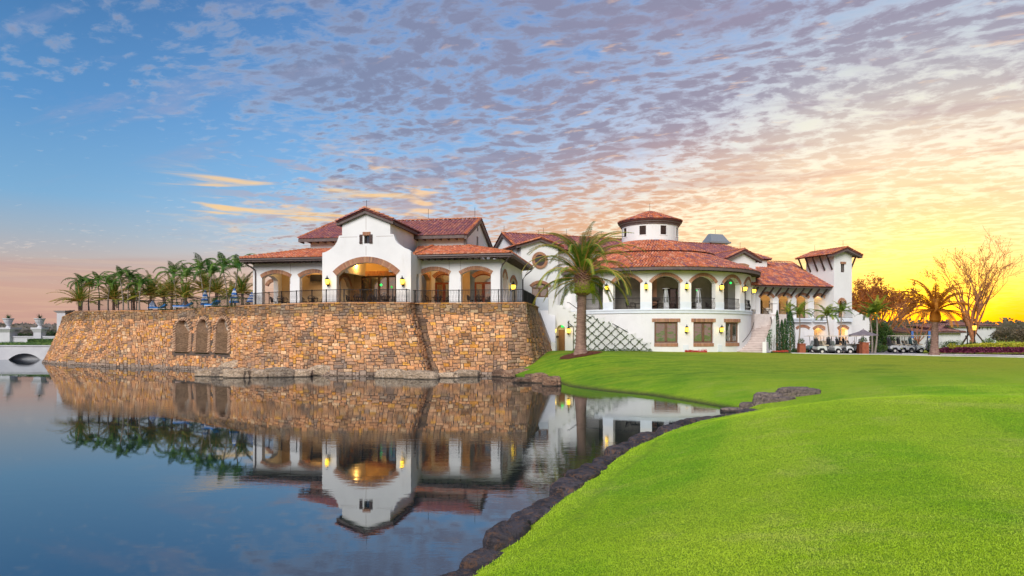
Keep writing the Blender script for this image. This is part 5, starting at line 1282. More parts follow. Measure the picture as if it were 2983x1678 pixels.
for o in up + [blind] + dn: arch_ring(club, Ww, o, L=.34, pitch=.16, v=-.05, t=.35, ext=.06)
for a, b in ((1095, 1488), (1530, 1760)):
    m_ = MB(); m_.fb(Ww, W8(a, 0)[0], W8(b, 0)[0], -.40, -.003, zwf - .45, zwf - .05); m_.fb(Ww, W8(a, 0)[0] - .1, W8(b, 0)[0] + .1, -.52, -.41, zwf - .18, zwf); m_.fb(Ww, W8(a, 0)[0] - .1, W8(b, 0)[0] + .1, -.41, -.003, zwf - .045, zwf); m_.build('balcony_ledge', M['stucco_blue'], club)
mb = MB(); wall(mb, Ww, wl_, wr_ + .2, zwf - .2, WE - .2, 2.3, 2.5, [OP(o['l'] + .55, o['r'] + .55, zwf, o['zs'] - .3, o['zc'] - .3) for o in up]); mb.build('arcade_back_wall', M['inner_plaster'], club)
for o in up: glazed(club, Ww, o['l'] + .5, o['r'] + .6, zwf, o['zs'] - .3, 2.55, 2, 'wood_dark', glass='glass_dark', arch=lambda s, o=o: o['zc'] - .3, trans=o['zs'] - .4, name='door')
mb = MB(); mb.fb(Ww, wl_, wr_, .5, 2.3, zwf - .2, zwf); mb.build('gallery_floor', M['paving'], club)
mb = MB(); mb.fb(Ww, wl_, wr_, .5, 2.3, WE - .3, WE - .2); mb.build('gallery_ceiling', M['inner_plaster'], club)
mb = MB(); mb.fb(Ww, wl_, wr_, 1.8, 2.0, GB, zwf - .2); mb.build('lower_back_wall', M['inner_plaster'], club)
mb = MB(); mb.fb(Ww, FWg.s(cr(8, 1680, 0)[0], 1.7), FWg.s(cr(8, 1700, 0)[0], 1.7), 1.6, 1.79, GB, GB + 2.2); mb.build('door', M['wood_dark'], club)
# roof over the wing
pe0 = Ww(wl_ - 2, -1.2, WE); pit = R(27); nW = (FWg.v * -math.sin(pit) + Vector((0, 0, math.cos(pit))))
def RP(x, y, k=8): return ray_plane(*cr(k, x, y), pe0, nW)
eR_ = Ww(FWg.s(cr(8, 1893, 0)[0], -1.2), -1.2, WE)
r1, r2, r3, r4 = RP(800, 398), RP(1238, 415), RP(1405, 525), RP(1563, 530)
roof_face(club, [pe0, eR_, r4, r3, r2, r1, RP(700, 398)], FWg.u, W_=.34, Lx=.46, name='arcade_roof', palf=lambda p: random.choice(TP_RED if random.random() < .62 else TP_MIX))
ridge(club, RP(740, 398) + Vector((0, 0, .05)), r2 + Vector((0, 0, .05))); ridge(club, r2 + Vector((0, 0, .05)), r3 + Vector((0, 0, .05)), W_=.24); ridge(club, r3, r4); ridge(club, r4 + Vector((0, 0, .05)), eR_ + Vector((0, 0, .05)))
mb = MB()  # rear slope closing the hip
bk = r2 + FWg.v * 5 - Vector((0, 0, 2.2)); mb.poly([r1, r2, bk, r1 + FWg.v * 5 - Vector((0, 0, 2.2))]); mb.poly([r2, r3, r3 + FWg.v * 5 - Vector((0, 0, 1)), bk]); mb.poly([r3, r4, r4 + FWg.v * 4 - Vector((0, 0, 1)), r3 + FWg.v * 4 - Vector((0, 0, 1))]); mb.build('arcade_roof_rear', M['tile_bed'], club)
m_ = MB(); m_.fb(Ww, wl_ - 1, eR_ and FWg.s(cr(8, 1885, 0)[0], -1.2), -1.14, -1.04, WE - .22, WE - .02); m_.build('fascia', M['fascia'], club)
m_ = MB(); m_.hexa([Ww(wl_ - 1, -1.04, WE - .10), Ww(wr_, -1.04, WE - .10), Ww(wr_, 0, WE + .25), Ww(wl_ - 1, 0, WE + .25), Ww(wl_ - 1, -1.04, WE - .04), Ww(wr_, -1.04, WE - .04), Ww(wr_, 0, WE + .31), Ww(wl_ - 1, 0, WE + .31)]); m_.build('soffit', M['soffit'], club)
for k in range(10):
    x = 770 + k * 108; a = FWg.s(cr(8, x, 0)[0], -1.0); m_ = MB(); zb0 = WE - 1.15
    m_.bar(Ww(a, -1.0, WE - .25), Ww(a, -.02, zb0), .14, .16); m_.build('eaves_bracket', M['wood_dark'], club)
# ================================================================== tower
tv = -1.4; ts0 = FWg.s(cr(8, 1834, 0)[0], tv); ts1 = FWg.s(cr(8, 2085, 0)[0], tv); td = None
tz1 = FWg.p(*cr(8, 1834, 300), tv)[1]; tz2 = FWg.p(*cr(8, 2085, 298), tv)[1]; tze = (tz1 + tz2) / 2; tpk = FWg.p(*cr(8, 1945, 240), tv)[1]
tdep = FWg.t(cr(8, 1441, 0)[0], ts0) - tv; tm = (ts0 + ts1) / 2
wp = [W8(1930, 545, tv), W8(1982, 432, tv)]; top_o = OP(wp[0][0], wp[1][0], wp[0][1], wp[1][1])
dno = OP(W8(1897, 0, tv)[0], W8(2022, 0, tv)[0], GB, W8(1960, 1352, tv)[1], W8(1960, 1322, tv)[1])
mo = OP(W8(1905, 0, tv)[0], W8(1985, 0, tv)[0], W8(1900, 1180, tv)[1], W8(1940, 985, tv)[1], W8(1940, 935, tv)[1])
mb = MB(); wall(mb, Ww, ts0, ts1, GB, piecewise([(ts0, tze), (tm, tpk), (ts1, tze)]), tv, tv + .4, [top_o, mo, dno], bps=[tm])
wall(mb, lambda t, q, z: Ww(ts0 + q, t, z), tv + .4, tv + tdep, GB, tze, 0, .3); wall(mb, lambda t, q, z: Ww(ts1 - q, t, z), tv + .4, tv + tdep, GB, tze, 0, .3); wall(mb, Ww, ts0, ts1, GB, piecewise([(ts0, tze), (tm, tpk), (ts1, tze)]), tv + tdep - .3, tv + tdep, bps=[tm])
mb.build('tower_wall', M['stucco'], club)
zR = tpk + .28; ohs = 1.0; sl = (tpk - tze) / (tm - ts0); zE = zR - sl * (tm - ts0 + ohs) 
for sg in (-1, 1):
    se = tm + sg * (tm - ts0 + ohs); v0, v1 = tv - .7, tv + tdep + .8
    roof_face(club, [Ww(se, v0, zE), Ww(se, v1, zE), Ww(tm, v1, zR), Ww(tm, v0, zR)], FWg.v, W_=.33, Lx=.45, name='tower_roof', pal=TP_RED + TP_MIX)
    ridge(club, Ww(se, v0 + .08, zE + .05), Ww(tm, v0 + .08, zR + .05), W_=.26)
    m_ = MB(); m_.hexa([Ww(se, v0 + .05, zE - .30), Ww(tm, v0 + .05, zR - .36), Ww(tm, tv - .003, zR - .36), Ww(se, tv - .003, zE - .30), Ww(se, v0 + .05, zE - .05), Ww(tm, v0 + .05, zR - .05), Ww(tm, tv - .003, zR - .05), Ww(se, tv - .003, zE - .05)]); m_.build('barge_board', M['fascia'], club)
    for k in range(5):
        v = tv + .25 + (tdep + .1) * k / 4; wx = ts0 if sg < 0 else ts1; m_ = MB(); m_.bar(Ww(se - sg * .12, v, zE - .05), Ww(wx + sg * .03, v, zE - 1.75), .13, .15); m_.build('eaves_bracket', M['wood_dark'], club)
ridge(club, Ww(tm, tv - .7, zR + .05), Ww(tm, tv + tdep + .8, zR + .05)); lightning_rod(club, Ww(tm, tv, zR), .9); lightning_rod(club, Ww(tm, tv + tdep, zR), .9)
glazed(club, Ww, top_o['l'], top_o['r'], top_o['zb'], top_o['zs'], tv + .1, 2, 'wood_dark', name='window', bar=.06)
brick_band(club, Ww, top_o['l'] - .12, top_o['r'] + .18, top_o['zs'] + .01, top_o['zs'] + .28, v=tv - .05, t=.2)
arch_ring(club, Ww, dno, L=.34, pitch=.16, v=tv - .05, t=.35, ext=.06); arch_ring(club, Ww, mo, L=.26, pitch=.16, v=tv - .05, t=.3)
mb = MB(); mb.fb(Ww, ts0 + .35, ts1 - .35, tv + 1.3, tv + 1.5, GB, mo['zc'] + .4); mb.build('tower_inner_wall', M['inner_plaster'], club)
m_ = MB(); m_.fb(Ww, W8(1868, 0, tv)[0], W8(2060, 0, tv)[0], tv - .4, tv - .003, zwf - .42, zwf - .02); m_.build('balcony_ledge', M['stucco_blue'], club)
# low block right of the tower
zt0 = FWg.p(*cr(8, 2090, 1060), tv + 1)[1]; zt1 = FWg.p(*cr(8, 2330, 1190), tv + 1)[1]; le = FWg.s(cr(8, 2335, 0)[0], tv + 1)
mb = MB(); wall(mb, Ww, ts1 + .01, le, GB, piecewise([(ts1, zt0), (ts1 + (le - ts1) * .35, zt0 - .12), (ts1 + (le - ts1) * .6, zt0 - .55), (le, zt1)]), tv + 1, tv + 4, bps=[ts1 + (le - ts1) * .35, ts1 + (le - ts1) * .6]); mb.build('low_block', M['stucco'], club)
# lights inside
room_light(Ww((dn[0]['l'] + dn[0]['r']) / 2, 1.0, zwf - .8), 60, (1, .5, .12), parent=club); room_light(Ww(tm - .2, tv + .8, GB + 2.6), 70, (1, .45, .08), parent=club)
for o in up: room_light(Ww((o['l'] + o['r']) / 2 + .3, 1.2, WE - .6), 32, parent=club)
for s_ in sA[1:5]: room_light(RM(s_, 2.0, zWt - .7), 9, (1, .75, .5), parent=club)
# exit lamps (green)
for s_, k in ((sA[3] - .5, (6, 1360, 1188)), (sA[4], (6, 1828, 1083))):
    px, py = cr(*k); sq = FWg; Yq = RM(s_, 1.5, 0).y; p = at(px, py, Yq); m_ = MB(); m_.lathe(p, [(0, -.15), (.15, 0), (0, .15)], 10); tag(m_.build('green_lamp', M['lamp_green']), 'glowing green lamp inside the %s rotunda arch' % ('middle right' if k[1] == 1360 else 'narrow right hand'), 'lamp', 'green lamps')
px, py = cr(3, 2078, 1208); p = at(px, py, FA.w(0, PV + .05, 0).y - 1.2); m_ = MB(); m_.lathe(p, [(0, -.14), (.14, 0), (0, .14)], 10); tag(m_.build('green_lamp', M['lamp_green']), 'glowing green lamp in front of the glazed porch screen', 'lamp', 'green lamps')
# lanterns of the rotunda
names = {1: 'second', 2: 'third', 3: 'fourth', 4: 'fifth'}
lab = ['lit wall lantern of the rotunda just right of the big palm trunk, half behind fronds', 'lit wall lantern between the palm fronds and the first clear rotunda arch', 'lit wall lantern between the two rotunda arches with patio heaters', 'lit wall lantern left of the rotunda arch with the green lamp', 'lit wall lantern left of the narrowest rotunda arch', ]
for k in range(5):
    s_ = (sA[k] + sA[k + 1]) / 2; lantern(RM, s_, rz(721, sA[2]), lab[k], size=1.25, en=9)
s_ = sA[5] + hw + .75; lantern(RM, s_, rz(721, sA[2]), 'lit wall lantern at the far right edge of the rotunda wall', size=1.25, en=6)
for k, lb in ((2, 'lit wall lantern between the two left ground floor windows of the rotunda'), (3, 'lit wall lantern between the two right ground floor windows of the rotunda')):
    lantern(RM, (sA[k] + sA[k + 1]) / 2, rz(829, sA[2]), lb, size=1.25, en=9)
# balustrades in the rotunda arches: built by the railing kit below

# ================================================================== left stair along the rotunda
stL = thing('garden_staircase', 'white walled garden staircase stepping down rightwards before the rotunda, behind the big palm', 'staircase')
Y0 = 66.0; FS = Frame(at(1380, HY, Y0).x, Y0, 1.0); Sw = FS.w
def S7(x, y): return FS.p(*cr(7, x, y), 0)
stp = [(232, 432), (330, 432), (330, 522), (465, 522), (465, 570), (545, 570), (545, 617), (635, 617), (635, 665), (870, 665), (870, 710), (1018, 710), (1018, 757), (1125, 757), (1125, 815), (1225, 815), (1225, 872), (1335, 872), (1335, 928), (1448, 928), (1448, 988), (1558, 988), (1558, 1045), (1670, 1045)]
pr = []
for q in stp:
    a, z = S7(*q)
    if pr and a <= pr[-1][0]: a = pr[-1][0] + .001
    pr.append((a, z))
dr = OP(S7(350, 0)[0], S7(465, 0)[0], GB + .1, S7(400, 872)[1], S7(400, 806)[1])
mb = MB(); wall(mb, Sw, pr[0][0], pr[-1][0], GB - .1, piecewise(pr), 0, .35, [dr], bps=[q[0] for q in pr]); mb.build('stair_wall', M['stucco'], stL)
mb = MB(); mb.fb(Sw, dr['l'] + .2, dr['r'] - .0, .28, .34, GB, dr['zs'] + .0); mb.build('door', M['door_oak'], stL)
mb = MB(); mb.fb(Sw, dr['l'], dr['r'], .345, .4, GB, dr['zc']); mb.build('door_recess', M['inner_plaster'], stL)
mb = MB(); px, py = cr(7, 430, 822); a, z = FS.p(px, py, .2); mb.fb(Sw, a - .14, a + .14, .2, .26, z - .1, z + .06); mb.build('exit_light', M['lamp_green'], stL)
m_ = MB(); a, z = S7(357, 970); m_.fb(Sw, a - .12, a + .12, -.03, 0, z - .1, z + .1); m_.build('door_plate', M['wood_dark'], stL)
n_ = 18
for k in range(n_):   # treads behind the wall
    f0 = k / n_; a = pr[4][0] + (pr[-1][0] - pr[4][0]) * f0; b = pr[4][0] + (pr[-1][0] - pr[4][0]) * (k + 1) / n_; z = TZ - .2 - (TZ - GB - .3) * f0
    m_ = MB(); m_.fb(Sw, a, b, .36, 1.9, GB, z); m_.build('step', M['step'], stL)
for a_, b_ in ((1, 2),): pass
blocks = [(290, 325, 432, 475), (430, 465, 520, 565), (510, 545, 568, 617), (600, 635, 615, 665), (997, 1020, 703, 757), (1105, 1127, 753, 815), (1215, 1230, 812, 862), (1330, 1342, 868, 915), (1438, 1462, 926, 988)]
for l, r, t_, b in blocks:
    m_ = MB(); m_.fb(Sw, S7(l, 0)[0], S7(r, 0)[0], -.09, -.003, S7(l, b)[1], S7(l, t_)[1] + .06); m_.build('coping_block', M['stucco'], stL)
mb = MB(); hr = [(490, 490, -.1), (520, 492, -.1), (640, 580, -.1), (760, 668, -.1), (835, 708, -.1)]
mb.tube([Vector(Sw(S7(x, y)[0], v, S7(x, y)[1])) for x, y, v in hr], .035, 6); mb.tube([Sw(S7(1128, 785)[0], -.1, S7(1128, 785)[1]), Sw(S7(1258, 858)[0], -.1, S7(1258, 858)[1]), Sw(S7(1350, 910)[0], -.1, S7(1350, 910)[1])], .035, 6); mb.build('handrail', M['iron'], stL)
for x, nm in ((308, 'lit wall lantern left of the arched oak door under the stairs'), (508, 'lit wall lantern right of the arched oak door under the stairs')):
    a, z = S7(x, 885); lantern(Sw, a, z, nm, size=1.25, en=11)
# lattice of trained vine
vine = thing('trained_vine', 'dark vine trained in a diamond lattice over the white garden stair wall', 'climbing plant')
def inst(x, y):   # inside the stepped wall outline in crop coordinates
    for (x0, y0), (x1, y1) in zip(stp, stp[1:]):
        if x0 <= x <= x1 and x1 > x0: return y > max(y0, y1) + 8 and x > 582
    return False
rv = random.Random(5)
for fam in (1, -1):
    for k in range(-12, 22):
        mm = MB(); lf = MB(); prev = None
        for i in range(0, 60):
            x = 582 + i * 19; y = 1160 - fam * (x - 582) * .92 + fam * k * 122 + (0 if fam > 0 else -480)
            x2 = x + rv.uniform(-3, 3); y2 = y + rv.uniform(-3, 3); ok = inst(x2, y2) and y2 < 1165 and not (x < 1000 and y2 < 1165 - (1250 - 0) * .42)
            if ok:
                a, z = S7(x2, y2); p = Sw(a, -.04, z)
                if prev is not None: mm.bar(prev, p, rv.uniform(.03, .05))
                for _ in range(2):
                    c = p + Vector((rv.uniform(-.07, .07), -.03, rv.uniform(-.07, .07))); d = rv.uniform(.02, .045); t = rv.uniform(0, 3.1); u = Vector((math.cos(t), 0, math.sin(t))) * d; w = Vector((-math.sin(t), -.3, math.cos(t))) * d
                    lf.quad(c - u - w, c + u - w, c + u + w, c - u + w)
                prev = p
            else: prev = None
        if mm.f: o = mm.build('stem', M['vine'], vine)
        if lf.f: o = lf.build('leaves', M['leaf'], vine); o['kind'] = 'stuff'
mm = MB(); pv = None
for x, y in [(580, 1160), (578, 1000), (580, 830), (500, 770), (520, 745), (505, 815), (560, 830)]:
    a, z = S7(x, y); p = Sw(a, -.05, z)
    if pv: mm.bar(pv, p, .06)
    pv = p
mm.build('stem', M['vine'], vine)
# white sloped buttress beside the stone wall
butt = MB(); c_ = [cr(7, 100, 640), cr(7, 262, 1050), cr(7, 328, 1060), cr(7, 240, 640)]
q = [at(x, y, 64.2) for x, y in c_]
pz = [at(*cr(7, 110, 650), 64), at(*cr(7, 280, 1045), 61.0), at(*cr(7, 280, 1045), 61.0), at(*cr(7, 110, 650), 64)]
A_ = at(*cr(7, 105, 600), 66.5); B_ = at(*cr(7, 268, 1040), 62.0); C_ = at(*cr(7, 328, 1055), 62.0)
butt.hexa([Vector((A_.x, A_.y, GB - .3)), Vector((B_.x, B_.y, GB - .3)), Vector((C_.x, C_.y, GB - .3)), Vector((A_.x + 1.6, A_.y + .3, GB - .3)), A_, B_, C_, Vector((A_.x + 1.6, A_.y + .3, A_.z))])
tag(butt.build('sloping_wall', M['stucco']), 'low white sloping stair wall between stone wall and arched oak door', 'wall')

# ================================================================== right stair with curved wall
stR = thing('entrance_staircase', 'broad pale stone staircase with curved stepped white parapet right of the rotunda', 'staircase')
def stc(t):   # centre line and width
    b = at(1891, HY, 70.0); m1 = at(1924, HY, 73.6); m2 = at(1930, HY, 77.6); e = at(1901, HY, 81.0)
    return b * (1 - t) ** 3 + m1 * 3 * t * (1 - t) ** 2 + m2 * 3 * t * t * (1 - t) + e * t ** 3
N = 24; zb0, zt_ = 1.2, zat(792, 81)
Lp, Rp = [], []
for k in range(N + 1):
    t = k / N; c = stc(t); d = (stc(min(1, t + .02)) - stc(max(0, t - .02))); d.z = 0; d.normalize(); sd = Vector((d.y, -d.x, 0))
    w0 = 1.55 - .25 * t; w1 = 1.10 - .15 * t; Lp.append(c - sd * w0); Rp.append(c + sd * w1)
for k in range(N):
    z = zb0 + (zt_ - zb0) * (k + 1) / N; m_ = MB(); e = bpy.data.objects.new('step', None); COL.objects.link(e); e.parent = stR
    pts = [Lp[k], Rp[k], Rp[k + 1], Lp[k + 1]]
    m_.hexa([Vector((p.x, p.y, zb0 - .3)) for p in pts] + [Vector((p.x, p.y, z - .045)) for p in pts]); m_.build('riser', M['step_riser'], e)
    m_ = MB(); fw = (Lp[k] - Lp[k + 1]).normalized() * .05; pts = [Lp[k] + fw, Rp[k] + fw, Rp[k + 1] + fw * 0, Lp[k + 1] + fw * 0]; m_.hexa([Vector((p.x, p.y, z - .045)) for p in pts] + [Vector((p.x, p.y, z)) for p in pts]); m_.build('tread', M['step'], e)
for k in range(0, N, 2):
    z = zb0 + (zt_ - zb0) * (k + 1) / N + 1.0; a, b = Rp[k], Rp[min(k + 2, N)]; d = (b - a).normalized(); sd = Vector((d.y, -d.x, 0)) * .4
    m_ = MB(); pts = [a, a + sd, b + sd, b]; m_.hexa([Vector((p.x, p.y, zb0 - .3)) for p in pts] + [Vector((p.x, p.y, z)) for p in pts]); m_.build('parapet_block', M['stucco'], stR)
mb = MB(); mb.tube([Vector((p.x, p.y, zb0 + (zt_ - zb0) * k / N + .95)) - Vector((.12, 0, 0)) for k, p in enumerate(Rp)][4:], .035, 6); mb.build('handrail', M['iron'], stR)
mb = MB(); mb.tube([Vector((p.x, p.y, zb0 + (zt_ - zb0) * k / N + .95)) + Vector((.30 , -.35, 0)) for k, p in enumerate(Lp)][1:14], .035, 6); mb.build('handrail', M['iron'], stR)
c = stc(1.0); pz0 = zt_
mb = MB(); mb.fb(Ww, -1.0, 3.6, -1.0, .0, zb0, zt_); mb.build('landing', M['step'], stR)
for px0_, px1_, Yp in ((1891, 1897.5, 80.5),):
    a = at(*cr(9, 280, 330), 80); b = at(*cr(9, 385, 330), 80); m_ = MB(); m_.box(((a.x + b.x) / 2, 80.4, (zt_ + a.z) / 2), (b.x - a.x, .9, a.z - zt_)); m_.box(((a.x + b.x) / 2, 80.4, a.z + .04), (b.x - a.x + .2, 1.1, .08)); m_.build('newel_pier', M['stucco'], stR)
a = at(*cr(9, 700, 300), 78.6); b = at(*cr(9, 790, 300), 78.6); m_ = MB(); m_.box(((a.x + b.x) / 2, 79, (zb0 + a.z) / 2), (b.x - a.x, .8, a.z - zb0)); m_.box(((a.x + b.x) / 2, 79, a.z + .04), (b.x - a.x + .2, 1.0, .08)); m_.build('newel_pier', M['stucco'], stR)
# ================================================================== railings
def baluster_mesh(belly):
    m_ = MB(); h = 1.0
    pts = [(0, 0, 0), (.0, -.02, .06), (.04, -.10, .20), (.05, -.12, .34), (.01, -.06, .55), (-.03, -.0, .75), (-.02, 0, .9), (0, 0, h)] if belly else [(0, 0, 0), (0, 0, h)]
    m_.tube(pts, .013, 4); return m_.mesh('baluster', M['iron'])
BAL = {True: baluster_mesh(True), False: baluster_mesh(False)}
_pm = MB(); _pm.box((0, 0, .54), (.06, .06, 1.08)); _pm.box((0, 0, 1.10), (.09, .09, .04)); POST = _pm.mesh('post', M['iron'])
def railing(pts, label, belly=True, h=1.07, pitch=.125, post=2.3, group=None, posts=True):
    t = thing('iron_railing', label, 'railing', group); pts = [Vector(p) for p in pts]
    for k, (dz, nm, w_) in enumerate(((h, 'top_rail', .05), (.08, 'bottom_rail', .035))):
        m_ = MB()
        for a, b in zip(pts, pts[1:]): m_.bar(a + Vector((0, 0, dz)), b + Vector((0, 0, dz)), w_, w_)
        m_.build(nm, M['iron'], t)
    for a, b in zip(pts, pts[1:]):
        L = (b - a).length; n = max(1, int(L / pitch)); rz_ = math.atan2(b.y - a.y, b.x - a.x); npst = max(1, round(L / post))
        for k in range(n):
            p = a.lerp(b, (k + .5) / n); o = link('baluster', BAL[belly], t); o.location = (p.x, p.y, p.z + .07); o.rotation_euler = (0, 0, rz_); o.scale = (1, 1, h - .08)
        if posts:
            for k in range(npst):
                p = a.lerp(b, k / npst); o = link('post', POST, t); o.location = p; o.rotation_euler = (0, 0, rz_); o.scale = (1, 1, h / 1.07)
    return t
def rim(k0, k1, n, inset=.28, z=TZ):
    out = []
    for i in range(n + 1):
        s = WS[k0] + (WS[k1] - WS[k0]) * i / n; p = wall_pt(s, 1); q = wall_n(s, .96); q.z = 0; q.normalize(); p = p - q * inset; p.z = max(z, p.z + .08) if False else p.z + .09; out.append(p)
    return out
r1_ = rim(2, 5, 9); railing(r1_, 'long black iron railing along the pool terrace in front of the short palms', False, h=1.12)
railing(rim(5, 7, 6)[0:], 'black iron railing along the curving terrace edge above the three niches', False)
railing(rim(7, 10, 9), 'bellied black iron railing before the porch and left wing of the pavilion')
a_, b_ = rim(10, 11, 1); railing([rim(7, 10, 9)[-1], rim(11, 14, 6)[0]], 'short black iron railing panel where the terrace edge steps back', False)
railing(rim(11, 14, 6), 'bellied black iron railing before the two right hand arches of the pavilion')
railing([rim(11, 14, 6)[-1], Vector((WT[15].x - .2, WT[15].y, TZ)), Vector((WT[16].x - .2, WT[16].y, TZ))], 'black iron railing turning back along the right end of the terrace', False)
a = at(188, 796, 82); b = at(165, 796, 84.5); railing([Vector((b.x, b.y, 5.0)), Vector((a.x, a.y, 5.0))], 'low black iron gate panel at the far left end of the stone wall', False)
AN = ['behind the big palm trunk', 'behind the drooping palm fronds', 'in front of the left patio heater', 'in front of the right patio heater', 'below the green lamp', 'in the narrowest arch on the right']
for k, s_ in enumerate(sA):
    n = 4; railing([RM(s_ - hw + 2 * hw * i / n, .12, zb + .02) for i in range(n + 1)], 'bellied black balcony railing in the rotunda arch ' + AN[k], True, h=1.12, posts=False, group='rotunda balcony railings')
for k, (o, nm) in enumerate(zip(up, ['first arch of the upper arcade from the rotunda', 'second arch of the upper arcade from the rotunda', 'third arch of the upper arcade from the rotunda', 'arch of the upper arcade nearest the tower'])):
    railing([Ww(o['l'], -.3 if k else .2, zwf + .02), Ww(o['r'], -.3 if k else .2, zwf + .02)], 'black balcony railing at the ' + nm, False, h=.95, posts=False, group='arcade balcony railings')
railing([Ww(W8(1870, 0, tv)[0], tv - .35, zwf), Ww(W8(2060, 0, tv)[0], tv - .35, zwf)], 'small black balcony railing on the tower front', False, h=1.0)

# ================================================================== terrace furniture
def make_chair():
    t = thing('wicker_chair', 'x', 'chair')
    m_ = MB(); m_.lathe((0, 0, .40), [(0, 0), (.25, 0), (.26, .05), (0, .06)], 12); m_.build('seat', M['wicker'], t)
    m_ = MB()
    for k in range(-5, 6):
        a = R(90) + k * R(17); p = Vector((math.cos(a) * .27, math.sin(a) * .27, .42)); q = Vector((math.cos(a) * .33, math.sin(a) * .33, .92 - .25 * (abs(k) / 5) ** 2)); m_.bar(p, q, .04, .012)
    pts = [Vector((math.cos(R(90) + k * R(17)) * .33, math.sin(R(90) + k * R(17)) * .33, .92 - .25 * (abs(k) / 5) ** 2)) for k in range(-5, 6)]; m_.tube(pts, .02, 5)
    m_.build('backrest', M['wicker'], t)
    for sx in (-1, 1):
        for sy in (-1, 1): m_ = MB(); m_.tube([(sx * .22, sy * .2, 0), (sx * .18, sy * .17, .42)], .016, 5); m_.build('leg', M['wicker'], t)
    return t
def make_table():
    t = thing('terrace_table', 'x', 'table'); m_ = MB(); m_.lathe((0, 0, .70), [(0, 0), (.50, 0), (.50, .035), (0, .04)], 18); m_.build('table_top', M['wicker'], t)
    m_ = MB(); m_.lathe((0, 0, 0), [(.26, 0), (.24, .03), (.045, .07), (.045, .7)], 10); m_.build('pedestal', M['iron'], t); return t
chair0 = make_chair(); table0 = make_table(); _fc = [0, 0]
def put(proto, k, loc, rz_, label, group):
    o = proto if _fc[k] == 0 else copy_tree(proto); _fc[k] += 1; place(o, loc, rz_); o['label'] = label; o['group'] = group; return o
def dining(Fm, s, v, z, where, n=4, ang=0.3, rr=.78):
    put(table0, 1, Fm(s, v, z), 0, 'round dark table ' + where, 'terrace tables')
    nm = ['left hand', 'right hand', 'rear', 'front']; U = (Fm(s + .01, v, z) - Fm(s, v, z)).normalized(); V = Vector((-U.y, U.x, 0)); b = Fm(s, v, z)
    for k in range(n):
        a = [math.pi, 0, math.pi / 2, -math.pi / 2][k] + ang; p = b + U * math.cos(a) * rr + V * math.sin(a) * rr
        put(chair0, 0, p, math.atan2(p.y - b.y, p.x - b.x) - math.pi / 2, '%s dark wicker chair at the table %s' % (nm[k], where), 'dark wicker chairs')
z_ = TZ + .002
dining(Fw, FA.s(cr(3, 690, 0)[0], 3.9), 3.9, z_, 'in the far left arch of the pavilion'); dining(Fw, FA.s(cr(3, 1120, 0)[0], 3.9), 3.9, z_, 'in the pavilion arch left of the porch')
dining(Fw, FA.s(cr(3, 1760, 0)[0], 2.0), 2.0, z_, 'left in the big porch arch'); dining(Fw, FA.s(cr(3, 2130, 0)[0], 2.0), 2.0, z_, 'right in the big porch arch')
dining(Fw, FA.s(cr(4, 745, 0)[0], 4.0), 4.0, z_, 'in the first arch right of the porch'); dining(Fw, FA.s(cr(4, 1335, 0)[0], 4.0), 4.0, z_, 'in the second arch right of the porch')
for k, w_ in ((1, 'in the rotunda arch behind the fronds'), (2, 'beside the left patio heater'), (3, 'beside the right patio heater'), (4, 'in the rotunda arch with the green lamp')):
    dining(RM, sA[k] + (.7 if k == 1 else -.75), 1.6, zb - .1, w_, 3, .5)
def heater(s_, label):
    p = RM(s_, .7, zb - .12); t = thing('patio_heater', label, 'patio heater', 'pyramid patio heaters'); t.location = p
    m_ = MB(); m_.hexa([(x * w, y * w, z) for z, w in ((0, .27), (.8, .24)) for x, y in ((-1, -1), (1, -1), (1, 1), (-1, 1))]); m_.build('base_box', M['steel'], t)
    for x, y in ((-1, -1), (1, -1), (1, 1), (-1, 1)): m_ = MB(); m_.bar((x * .24, y * .24, .8), (x * .11, y * .11, 2.15), .035); m_.build('corner_bar', M['steel'], t)
    m_ = MB(); m_.tube([(0, 0, .8), (0, 0, 2.15)], .06, 10); m_.build('glass_tube', M['canvas_white'], t)
    m_ = MB(); m_.lathe((0, 0, 2.15), [(.14, 0), (.14, .04), (.36, .07), (.34, .10), (0, .14)], 4); m_.build('reflector', M['steel'], t)
heater(rs_(cr(6, 935, 0)[0]), 'silver pyramid patio heater in the middle rotunda arch with a ceiling fan'); heater(rs_(cr(6, 1425, 0)[0]), 'silver pyramid patio heater in the rotunda arch beside a green lamp')
for k, (s_, lb) in enumerate(((sA[2] + .1, 'dark ceiling fan in the middle rotunda arch'), )):
    p = RM(s_, 1.6, zcn + .0); t = thing('ceiling_fan', lb, 'fan'); t.location = p
    m_ = MB(); m_.tube([(0, 0, .6), (0, 0, 0)], .03, 6); m_.lathe((0, 0, -.1), [(0, 0), (.12, .03), (.1, .12), (0, .14)], 10); m_.build('motor', M['wood_dark'], t)
    for q in range(5): a = q * 2 * math.pi / 5 + .2; m_ = MB(); m_.bar((math.cos(a) * .12, math.sin(a) * .12, 0), (math.cos(a) * .8, math.sin(a) * .8, .02), .13, .015); m_.build('blade', M['wood_dark'], t)
